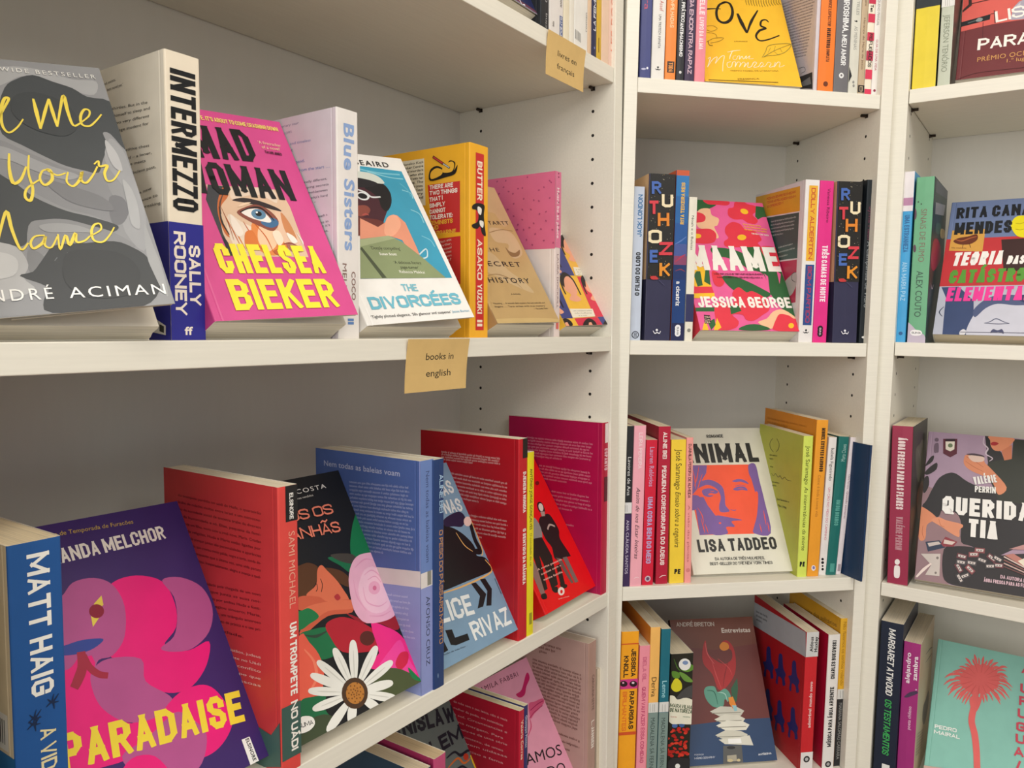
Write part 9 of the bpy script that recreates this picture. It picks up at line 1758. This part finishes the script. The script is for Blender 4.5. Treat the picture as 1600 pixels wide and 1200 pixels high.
   ('s',[(2.1,3.2),(11,16.4),(20.1,27.1)],4.03,2.24,'E9D6D0'),
   ('p',[(74.8,60.7),(87.6,61.5),(87.5,54),(74.7,53.1)],'8A4A4E'),
   ('p',[(76.3,59),(86.1,59.7),(85.6,56.1),(76.6,55.5)],'CFC4C0'),
   ('e',(79.46,57.22),(0.75,0.13),(0.05,-0.89),'2C2A2E'),
   ('e',(82.85,57.44),(0.75,0.13),(0.05,-0.89),'2C2A2E'),
   ('p',[(67.3,52.7),(80.2,54.9),(80.6,47.4),(67.8,45.2)],'8A4A4E'),
   ('p',[(69,51.2),(78.8,52.9),(78.6,49.3),(69.6,47.7)],'CFC4C0'),
   ('e',(72.29,49.76),(0.76,0.13),(0.05,-0.89),'2C2A2E'),
   ('e',(75.68,50.35),(0.75,0.13),(0.05,-0.89),'2C2A2E'),
   ('p',[(53.2,49.2),(66,47.5),(64.8,39.9),(52,41.6)],'6A3A42'),
   ('p',[(54.4,47.2),(64.2,45.9),(63.3,42.4),(54.2,43.6)],'CFC4C0'),
   ('e',(57.31,44.78),(0.76,0.13),(0.06,-0.89),'2C2A2E'),
   ('e',(60.69,44.32),(0.76,0.13),(0.06,-0.89),'2C2A2E'),
   ('p',[(65.9,41),(78.6,40.6),(78,33),(65.2,33.4)],'4A4448'),
   ('p',[(67.2,39.1),(77,38.8),(76.3,35.3),(67.3,35.5)],'CFC4C0'),
   ('e',(70.24,37.01),(0.75,0.13),(0.05,-0.88),'2C2A2E'),
   ('e',(73.62,36.92),(0.75,0.13),(0.05,-0.88),'2C2A2E'),
   ('p',[(79.6,48.2),(91.8,45.2),(90,37.8),(77.8,40.8)],'3E3A3E'),
   ('p',[(80.6,46.1),(90,43.8),(88.8,40.4),(80.1,42.6)],'CFC4C0'),
   ('e',(83.21,43.42),(0.75,0.13),(0.05,-0.88),'2C2A2E'),
   ('e',(86.44,42.62),(0.74,0.13),(0.05,-0.88),'2C2A2E'),
   ('p',[(93.5,56),(103.6,48.1),(99.9,41.7),(89.7,49.6)],'6A3A42'),
   ('p',[(93.8,53.6),(101.5,47.5),(99.5,44.8),(92.3,50.3)],'CFC4C0'),
   ('e',(95.34,49.91),(0.74,0.13),(0.05,-0.88),'2C2A2E'),
   ('e',(98.03,47.81),(0.74,0.13),(0.05,-0.88),'2C2A2E'),
   ('p',[(99.9,54.9),(111.1,49.3),(108.3,42.4),(97.1,47.9)],'3E3A3E'),
   ('p',[(100.6,52.6),(109.2,48.3),(107.5,45.2),(99.6,49.1)],'CFC4C0'),
   ('e',(102.66,49.35),(0.74,0.13),(0.05,-0.87),'2C2A2E'),
   ('e',(105.63,47.88),(0.73,0.13),(0.05,-0.87),'2C2A2E'),
   ('p',[(55.3,35.1),(62.6,23.3),(57.3,18.6),(50,30.4)],'6A3A42'),
   ('p',[(54.9,32.6),(60.5,23.6),(57.8,21.7),(52.6,30)],'CFC4C0'),
   ('e',(55.35,28.39),(0.76,0.14),(0.06,-0.88),'2C2A2E'),
   ('e',(57.29,25.26),(0.76,0.14),(0.06,-0.88),'2C2A2E'),
   ('p',[(67.9,34.7),(77.6,25.8),(73.4,19.7),(63.7,28.6)],'8A4A4E'),
   ('p',[(68,32.2),(75.4,25.4),(73.2,22.8),(66.3,29.1)],'CFC4C0'),
   ('e',(69.36,28.36),(0.75,0.14),(0.06,-0.88),'2C2A2E'),
   ('e',(71.92,26),(0.75,0.14),(0.05,-0.88),'2C2A2E'),
   ('p',[(57.5,15.8),(69.2,23.1),(71.8,16.5),(60.1,9.2)],'4A4448'),
   ('p',[(59.5,15.1),(68.5,20.7),(69.3,17.4),(61.1,12.2)],'CFC4C0'),
   ('e',(63.13,15.16),(0.75,0.14),(0.06,-0.87),'2C2A2E'),
   ('e',(66.23,17.1),(0.75,0.14),(0.06,-0.87),'2C2A2E'),
   ('p',[(57.3,19.9),(64.6,8.2),(59.3,3.4),(52,15.1)],'3E3A3E'),
   ('p',[(56.9,17.4),(62.5,8.4),(59.8,6.5),(54.6,14.8)],'CFC4C0'),
   ('e',(57.32,13.18),(0.76,0.14),(0.06,-0.87),'2C2A2E'),
   ('e',(59.25,10.09),(0.76,0.14),(0.06,-0.87),'2C2A2E'),
   ('p',[(52.5,39.5),(65.4,39.1),(64.7,31.5),(51.8,31.9)],'4A4448'),
   ('p',[(53.8,37.7),(63.7,37.4),(63,33.8),(53.9,34.1)],'CFC4C0'),
   ('e',(56.92,35.55),(0.76,0.13),(0.06,-0.89),'2C2A2E'),
   ('e',(60.34,35.46),(0.76,0.13),(0.06,-0.88),'2C2A2E'),
   ('p',[(99.4,42.2),(111.9,43.2),(111.7,35.7),(99.2,34.8)],'6A3A42'),
   ('p',[(100.8,40.6),(110.4,41.3),(109.9,37.8),(101.1,37.1)],'CFC4C0'),
   ('e',(103.92,38.85),(0.73,0.13),(0.05,-0.87),'2C2A2E'),
   ('e',(107.22,39.09),(0.73,0.13),(0.04,-0.87),'2C2A2E'),
   ('p',[(89,38.7),(101.6,40.9),(102,33.5),(89.4,31.2)],'3E3A3E'),
   ('p',[(90.6,37.2),(100.2,38.9),(100,35.3),(91.2,33.8)],'CFC4C0'),
   ('e',(93.86,35.78),(0.74,0.13),(0.05,-0.87),'2C2A2E'),
   ('e',(97.18,36.37),(0.74,0.13),(0.05,-0.87),'2C2A2E'),
   ('p',[(150,36),(112.1,55.5),(122.9,59.6),(150,45.2)],'B87A70'),
   ('l',[(111.5,53.2),(149,36.7)],1.75,1.75,'D8C0B8'),
   ('l',[(111.7,48.4),(149,33.7)],1.74,1.74,'8A5A56'),
   ('l',[(112,43.6),(149,30.7)],1.74,1.74,'C8A8A0'),
   ('l',[(112.2,38.8),(149,27.8)],1.73,1.73,'6A4444'),
   ('p',[(150,69),(117.2,65.2),(135,74.8),(150,80.1)],'B98A88'),
   ('p',[(128.8,49.7),(141.1,58.3),(150,49.5),(150,48.6),(141.9,39)],'E6DCC8')]),
  ('author',[('k','VALÉRIE',(68.45,156.98),(29.08,7.51),(-3.03,11.72),'F1EEEA',0.18,0),
   ('k','PERRIN',(69.55,145.28),(27.01,1.28),(-0.47,9.87),'F1EEEA',0.18,0)]),
  ('title',[('k','QUERIDA',(28.55,106.02),(113.19,3.61),(-0.89,27.79),'F1EEEA',0.24,0),
   ('k','TIA',(65.29,75.73),(36.84,0.77),(-0.57,27.34),'F1EEEA',0.24,0)]),
  ('subtitle',[('k','DA AUTORA DE',(108.7,21.02),(33.97,-0.72),(0.11,5.15),'DAB8C4',0.18,0),
   ('k','ÁGUA FRESCA PARA AS FLORES',(88.85,12.3),(59.65,1.43),(-0.12,5.19),'DAB8C4',0.18,0)])]}),
dict(label='thick navy hardback with white and green spine capitals, bottom row of right bookcase', group='books on the bottom shelf in view of the right bookcase', M=[[0.821569,0.570083,0.00545359,0.565628],[-0.570081,0.821586,-0.00216076,1.17659],[-0.0057124,-0.00133377,0.999983,0.653758],[0,0,0,1]], t=0.0310, d=0.1500, h=0.2528, c=('232A40', '1B2438', '232A40'), pages='DDD2BE',
 art={'spine':[('author',[('k','MARGARET ATWOOD',(11.45,243.16),(0,-103.56),(9.29,-1.39),'E8E8E6',0.18,0)]),
  ('title',[('k','OS TESTAMENTOS',(11.45,132.38),(0,-86.92),(9.29,-1.39),'3FAE5A',0.16,0)]),
  ('publisher_mark',[('p',[(12.4,16.6),(23.2,16.6),(23.2,30),(12.4,30)],'E8E8E6')])]}),
dict(label='magenta paperback with white rounded spine lettering, beside the navy hardback, bottom row', group='books on the bottom shelf in view of the right bookcase', M=[[0.821569,0.570083,0.00545359,0.595291],[-0.570081,0.821586,-0.00216076,1.16331],[-0.0057124,-0.00133377,0.999983,0.653567],[0,0,0,1]], t=0.0233, d=0.1500, h=0.2266, c=('B9A488', 'A3307A', '9A2C72'), pages='D2C4AC',
 art={'spine':[('author',[('t','alejandro',(10.26,162.82),(0,47.37),(-6.53,0),'F0E4EC',0.03,0.04),
   ('t','zambra',(20.06,169.3),(0,37.46),(-6.53,0),'F0E4EC',0.03,0.04)]),
  ('title',[('t','poeta chileno',(15.16,91.64),(0,36.54),(-4.67,0),'E0B8D0',0.02,0.02)]),
  ('mark',[('p',[(4.8,140.7),(6.1,143),(8.4,146.2),(11,149),(14.1,151.2),(17.5,152.9),(20.2,153.8),(21.9,153.7),(22.8,152.7),(22.6,151.3),(20.8,149.4),(17.9,147),(15,144.8),(12.4,142.9),(9.8,141.1),(7.7,140),(6.1,139.6),(5,139.7)],'4E3A58'),
   ('e',(20.09,155.97),(1.11,0.32),(0.06,-1.06),'D8C8D8')])],'front':[('blurb',[('s',[(62,190.2),(112.2,182.2),(139.8,175.2)],2.83,1.13,'6A5A50'),
   ('s',[(65.1,175.7),(109.9,169.1),(144.8,164.1)],2.28,0.86,'6A5A50')]),
  ('picture',[('c',[(68.5,102.4),(98.2,104.3),(129,106.3),(134,76.1),(100.5,61.7),(70.7,78.8)],'6E665C'),
   ('b',(20.64,77.75),(75.2,-23.3),(-1.33,-4.31),8,1.78,'7A6A58',95,0.1)])]}),
dict(label='turquoise paperback with a coral palm tree, leaning on bottom row of right bookcase', group='books on the bottom shelf in view of the right bookcase', M=[[-0.494362,0.825447,0.272475,0.648178],[-0.72777,-0.56445,0.389547,1.18328],[0.475349,-0.00572139,0.879779,0.653322],[0,0,0,1]], t=0.0126, d=0.1400, h=0.2123, gap=.002, c=('86C2B4', '7CB8AC', '86C2B4'), pages='CFC6B4',
 art={'front':[('picture',[('p',[(92.4,172.2),(87.5,167.9),(91.7,164.8),(86,161.6),(88.8,157.4),(82.6,155.6),(83.8,150.6),(77.7,150.3),(77.1,144.8),(71.6,146.1),(69.2,140.6),(64.7,143.4),(60.8,138.3),(57.7,142.4),(52.6,138.1),(51,143.1),(45,140.1),(45.3,145.6),(38.9,144),(41,149.6),(34.8,149.6),(38.5,154.9),(32.9,156.5),(37.9,161),(33.5,164.1),(39.4,167.3),(36.4,171.7),(42.9,173.5),(41.6,178.7),(47.9,178.9),(48.5,184.6),(54.2,183.1),(56.6,188.7),(61.2,185.8),(65.2,190.9),(68.3,186.7),(73.5,190.9),(74.9,185.8),(80.8,188.8),(80.5,183.2),(86.7,184.7),(84.7,179.1),(90.7,179),(87.1,173.9)],'E2605E'),
   ('s',[(83,170),(94.1,171.4),(102.2,166.9)],3.63,0.21,'E2605E'),
   ('s',[(83.1,168),(97.6,168.8),(106.6,163)],3.22,0.21,'E2605E'),
   ('s',[(82.8,165.4),(96.8,164.6),(105.6,158)],2.74,0.21,'E2605E'),
   ('s',[(81.8,162.1),(91.5,159.9),(99,153.3)],2.81,0.21,'E2605E'),
   ('s',[(80.7,159.6),(95.6,154.6),(104.2,145.9)],2.86,0.21,'E2605E'),
   ('s',[(79.4,157.5),(91.8,151.6),(99.3,143)],4.04,0.21,'E2605E'),
   ('s',[(77.1,154.6),(86.3,148),(92.4,139.5)],4.08,0.21,'E2605E'),
   ('s',[(75.7,153.2),(86.7,143.7),(92.9,134.2)],3.09,0.21,'E2605E'),
   ('s',[(73.2,151.2),(78.7,144.5),(82.8,136.7)],3.12,0.21,'E2605E'),
   ('s',[(69.4,148.8),(73,140.8),(75.6,133.3)],3.51,0.21,'E2605E'),
   ('s',[(67,147.7),(69.5,138),(71.2,130.5)],3.47,0.21,'E2605E'),
   ('s',[(65.3,147.1),(66.4,139.5),(67.3,132.9)],2.98,0.21,'E2605E'),
   ('s',[(61.2,146.2),(59.9,135),(59.2,126.5)],3.14,0.21,'E2605E'),
   ('s',[(58.5,146.1),(55.4,134.2),(53.7,124.6)],3.12,0.21,'E2605E'),
   ('s',[(55.4,146.3),(49.3,132.2),(46.1,120.8)],3.04,0.21,'E2605E'),
   ('s',[(53.2,146.8),(46.1,134.2),(42.1,122.6)],3.96,0.21,'E2605E'),
   ('s',[(50.5,147.8),(42.8,137.3),(38.1,126)],4.12,0.21,'E2605E'),
   ('s',[(49.2,148.5),(39.9,137.3),(34.5,125.4)],3.8,0.21,'E2605E'),
   ('s',[(47.2,150),(36,139),(29.7,126.8)],2.76,0.21,'E2605E'),
   ('s',[(45,152.4),(30,141.2),(22.2,128.4)],3.55,0.21,'E2605E'),
   ('s',[(43.6,154.9),(31.5,147.5),(24.1,136.7)],3.74,0.21,'E2605E'),
   ('s',[(43,156.8),(28.1,149.3),(19.8,138.3)],3.39,0.21,'E2605E'),
   ('s',[(42.6,159.7),(23.9,153.1),(14.6,142.4)],3.42,0.21,'E2605E'),
   ('s',[(42.6,162),(32.2,158.8),(24.9,151.3)],3.76,0.21,'E2605E'),
   ('s',[(43.1,164.6),(24.4,162.2),(15.2,154.1)],3.94,0.21,'E2605E'),
   ('s',[(43.7,166.6),(31,165.8),(23.3,159.9)],3.72,0.21,'E2605E'),
   ('s',[(44.6,168.7),(31.8,169.4),(24.4,164.6)],2.99,0.21,'E2605E'),
   ('s',[(46.1,171.4),(37.6,172.9),(31.5,170.3)],3.87,0.21,'E2605E'),
   ('s',[(48,173.8),(39.1,177.3),(33.4,176.2)],3.32,0.21,'E2605E'),
   ('s',[(51.3,177),(45.4,181.8),(41.1,183.1)],3.4,0.21,'E2605E'),
   ('s',[(53.3,178.5),(44.8,188.7),(40.4,191.9)],3.95,0.21,'E2605E'),
   ('s',[(56.5,180.4),(52.7,188.4),(50.2,193.1)],3.35,0.21,'E2605E'),
   ('s',[(58.4,181.2),(54.4,194.2),(52.3,200.8)],4.15,0.21,'E2605E'),
   ('s',[(60.8,182),(59.7,190.6),(58.8,197.2)],3.08,0.21,'E2605E'),
   ('s',[(63.9,182.7),(64.6,194),(65.1,200.8)],3.6,0.21,'E2605E'),
   ('s',[(66.8,182.9),(68.8,190.4),(70.4,195.5)],3.35,0.21,'E2605E'),
   ('s',[(69.8,182.8),(75,194.3),(78.3,199.1)],4.13,0.21,'E2605E'),
   ('s',[(73,182.1),(80.4,192.5),(85.1,195.8)],3.63,0.21,'E2605E'),
   ('s',[(75.4,181.1),(81.8,187.6),(86.9,189.4)],4.03,0.21,'E2605E'),
   ('s',[(77.7,179.7),(90.7,190.5),(98,191.2)],3.88,0.21,'E2605E'),
   ('s',[(79,178.6),(89.8,185.6),(96.9,185.4)],2.86,0.21,'E2605E'),
   ('s',[(80.8,176.4),(90,180.5),(97.2,178.9)],2.8,0.21,'E2605E'),
   ('s',[(81.6,174.9),(92.1,178.7),(99.8,176.4)],3.19,0.21,'E2605E'),
   ('s',[(82.4,172.9),(91.9,175.2),(99.5,172)],2.91,0.21,'E2605E'),
   ('s',[(58.9,146.4),(58.2,121.1),(57.2,100.1),(62.9,81.3),(67.2,58.4),(70,35.4),(74.1,4.6)],9.09,8.27,'E2605E'),
   ('c',[(51.6,131.8),(55.9,137.2),(67.2,136.1),(64,118.6),(58.9,113),(54,119.9)],'E2605E'),
   ('s',[(51.9,163.2),(27.7,160.4)],0.63,0.21,'CC504E'),
   ('s',[(53.2,167),(31.6,172.2)],0.63,0.21,'CC504E'),
   ('s',[(55.8,170.3),(40.2,182.8)],0.63,0.21,'CC504E'),
   ('s',[(59.6,172.9),(52.1,190.7)],0.63,0.21,'CC504E'),
   ('s',[(63.8,174.1),(65.5,194.7)],0.63,0.21,'CC504E'),
   ('s',[(67.8,174),(78.4,194.3)],0.63,0.21,'CC504E'),
   ('s',[(71.2,172.5),(88.9,189.5)],0.63,0.21,'CC504E'),
   ('s',[(73.3,169.8),(95.5,181.1)],0.62,0.21,'CC504E'),
   ('s',[(74,166.4),(97.4,170.5)],0.62,0.21,'CC504E'),
   ('s',[(73,162.6),(94.4,159)],0.62,0.21,'CC504E'),
   ('s',[(70.6,159.2),(86.9,148.3)],0.62,0.21,'CC504E'),
   ('s',[(67.1,156.5),(75.9,139.9)],0.62,0.21,'CC504E'),
   ('s',[(63,154.9),(62.9,135)],0.62,0.21,'CC504E'),
   ('s',[(58.8,154.8),(49.9,134.3)],0.62,0.21,'CC504E'),
   ('s',[(55.3,156),(38.5,138)],0.62,0.21,'CC504E'),
   ('s',[(52.9,158.5),(30.7,145.7)],0.63,0.21,'CC504E')]),
  ('author',[('k','PEDRO',(8.87,75.36),(30.14,2.01),(-0.38,5.69),'EFF4F0',0.23,0),
   ('k','MAIRAL',(8.71,67.41),(35.37,1.64),(-0.26,5.67),'EFF4F0',0.23,0)]),
  ('title',[('k','A',(116.33,187.9),(12.48,0.34),(-0.37,13.62),'C83A50',0.23,0),
   ('k','U',(116.47,158.91),(12.39,0.5),(-0.54,13.4),'C83A50',0.23,0),
   ('k','R',(116.28,140.44),(12.33,0.6),(-0.65,13.26),'C83A50',0.23,0),
   ('k','U',(115.75,122.04),(12.28,0.7),(-0.75,13.12),'C83A50',0.23,0),
   ('k','G',(115.29,102.83),(12.22,0.8),(-0.85,12.98),'C83A50',0.23,0),
   ('k','U',(115.78,85.48),(12.16,0.9),(-0.95,12.84),'C83A50',0.23,0),
   ('k','A',(114.94,67.11),(12.11,0.99),(-1.04,12.7),'C83A50',0.23,0),
   ('k','I',(118.51,50.68),(4.59,-1.26),(3.16,11.46),'C83A50',0.23,0),
   ('k','A',(114.6,32.06),(11.99,1.17),(-1.22,12.43),'C83A50',0.23,0)]),
  ('strip',[('p',[(0,0),(0,17.3),(39.8,24),(129.4,36.8),(130.8,16.4),(81.1,0)],'C4A89C')])]}),
]
for sp in BOOKS: make_book(sp)
# ------------------------------------------------------------------ shelf cards
def make_card(M, w, L, lines, label):
    M = Matrix(M)
    c = empty('shelf_card', M, label, 'sign', 'paper cards on the shelf edges')
    mb = MB(); m = print_mat('D9B778', .75); n = 6
    P = [(w * .5 + (i / n - .5) * w, -j / n * L, -.0012 * math.sin(j / n * 3.14)) for j in range(n + 1) for i in range(n + 1)]
    Q = [(x, y, z - .0003) for x, y, z in P]; N = (n + 1) ** 2; F = []
    for j in range(n):
        for i in range(n):
            a = j * (n + 1) + i; q = (a, a + n + 1, a + n + 2, a + 1); F += [q, tuple(N + x for x in reversed(q))]
    ring = [i for i in range(n)] + [j * (n + 1) + n for j in range(n)] + [n * (n + 1) + i for i in range(n, 0, -1)] + [j * (n + 1) for j in range(n, 0, -1)]
    for i in range(len(ring)): a, b = ring[i], ring[(i + 1) % len(ring)]; F.append((a, b, N + b, N + a))
    mb.faces(P + Q, F, m); cm = mb.build('card', c)
    g = MB()
    for t, x0, x1, yb in lines:
        cap = .135 * L
        add_print(g, ('t', t, (x0 * w, -yb * L), ((x1 - x0) * w, 0), (0, cap), '1A1712', .0, 0.0), lambda x, y, z: (x, y, z - .0012 * math.sin(-y / L * 3.14)), .00012)
    g.build('lettering', c)
make_card([[0.57305,0.0762818,0.815962,-0.0974131],[0.819517,-0.050604,-0.570816,0.743492],[-0.00225195,0.995801,-0.0915129,1.33346],[0,0,0,1]], 0.0930, 0.0517, [('books in', 0.3, 0.75, 0.4), ('english', 0.32, 0.72, 0.72)], 'tan paper card lettered in black, hanging from the middle shelf edge')
make_card([[0.57305,0.0482996,0.818096,0.0367015],[0.819517,-0.0310494,-0.572213,0.943275],[-0.00223627,0.99835,-0.0573752,1.6885],[0,0,0,1]], 0.0867, 0.0500, [('livres en', 0.28, 0.78, 0.46), ('français', 0.28, 0.74, 0.75)], 'tan paper card lettered in black, hanging from the highest shelf edge')
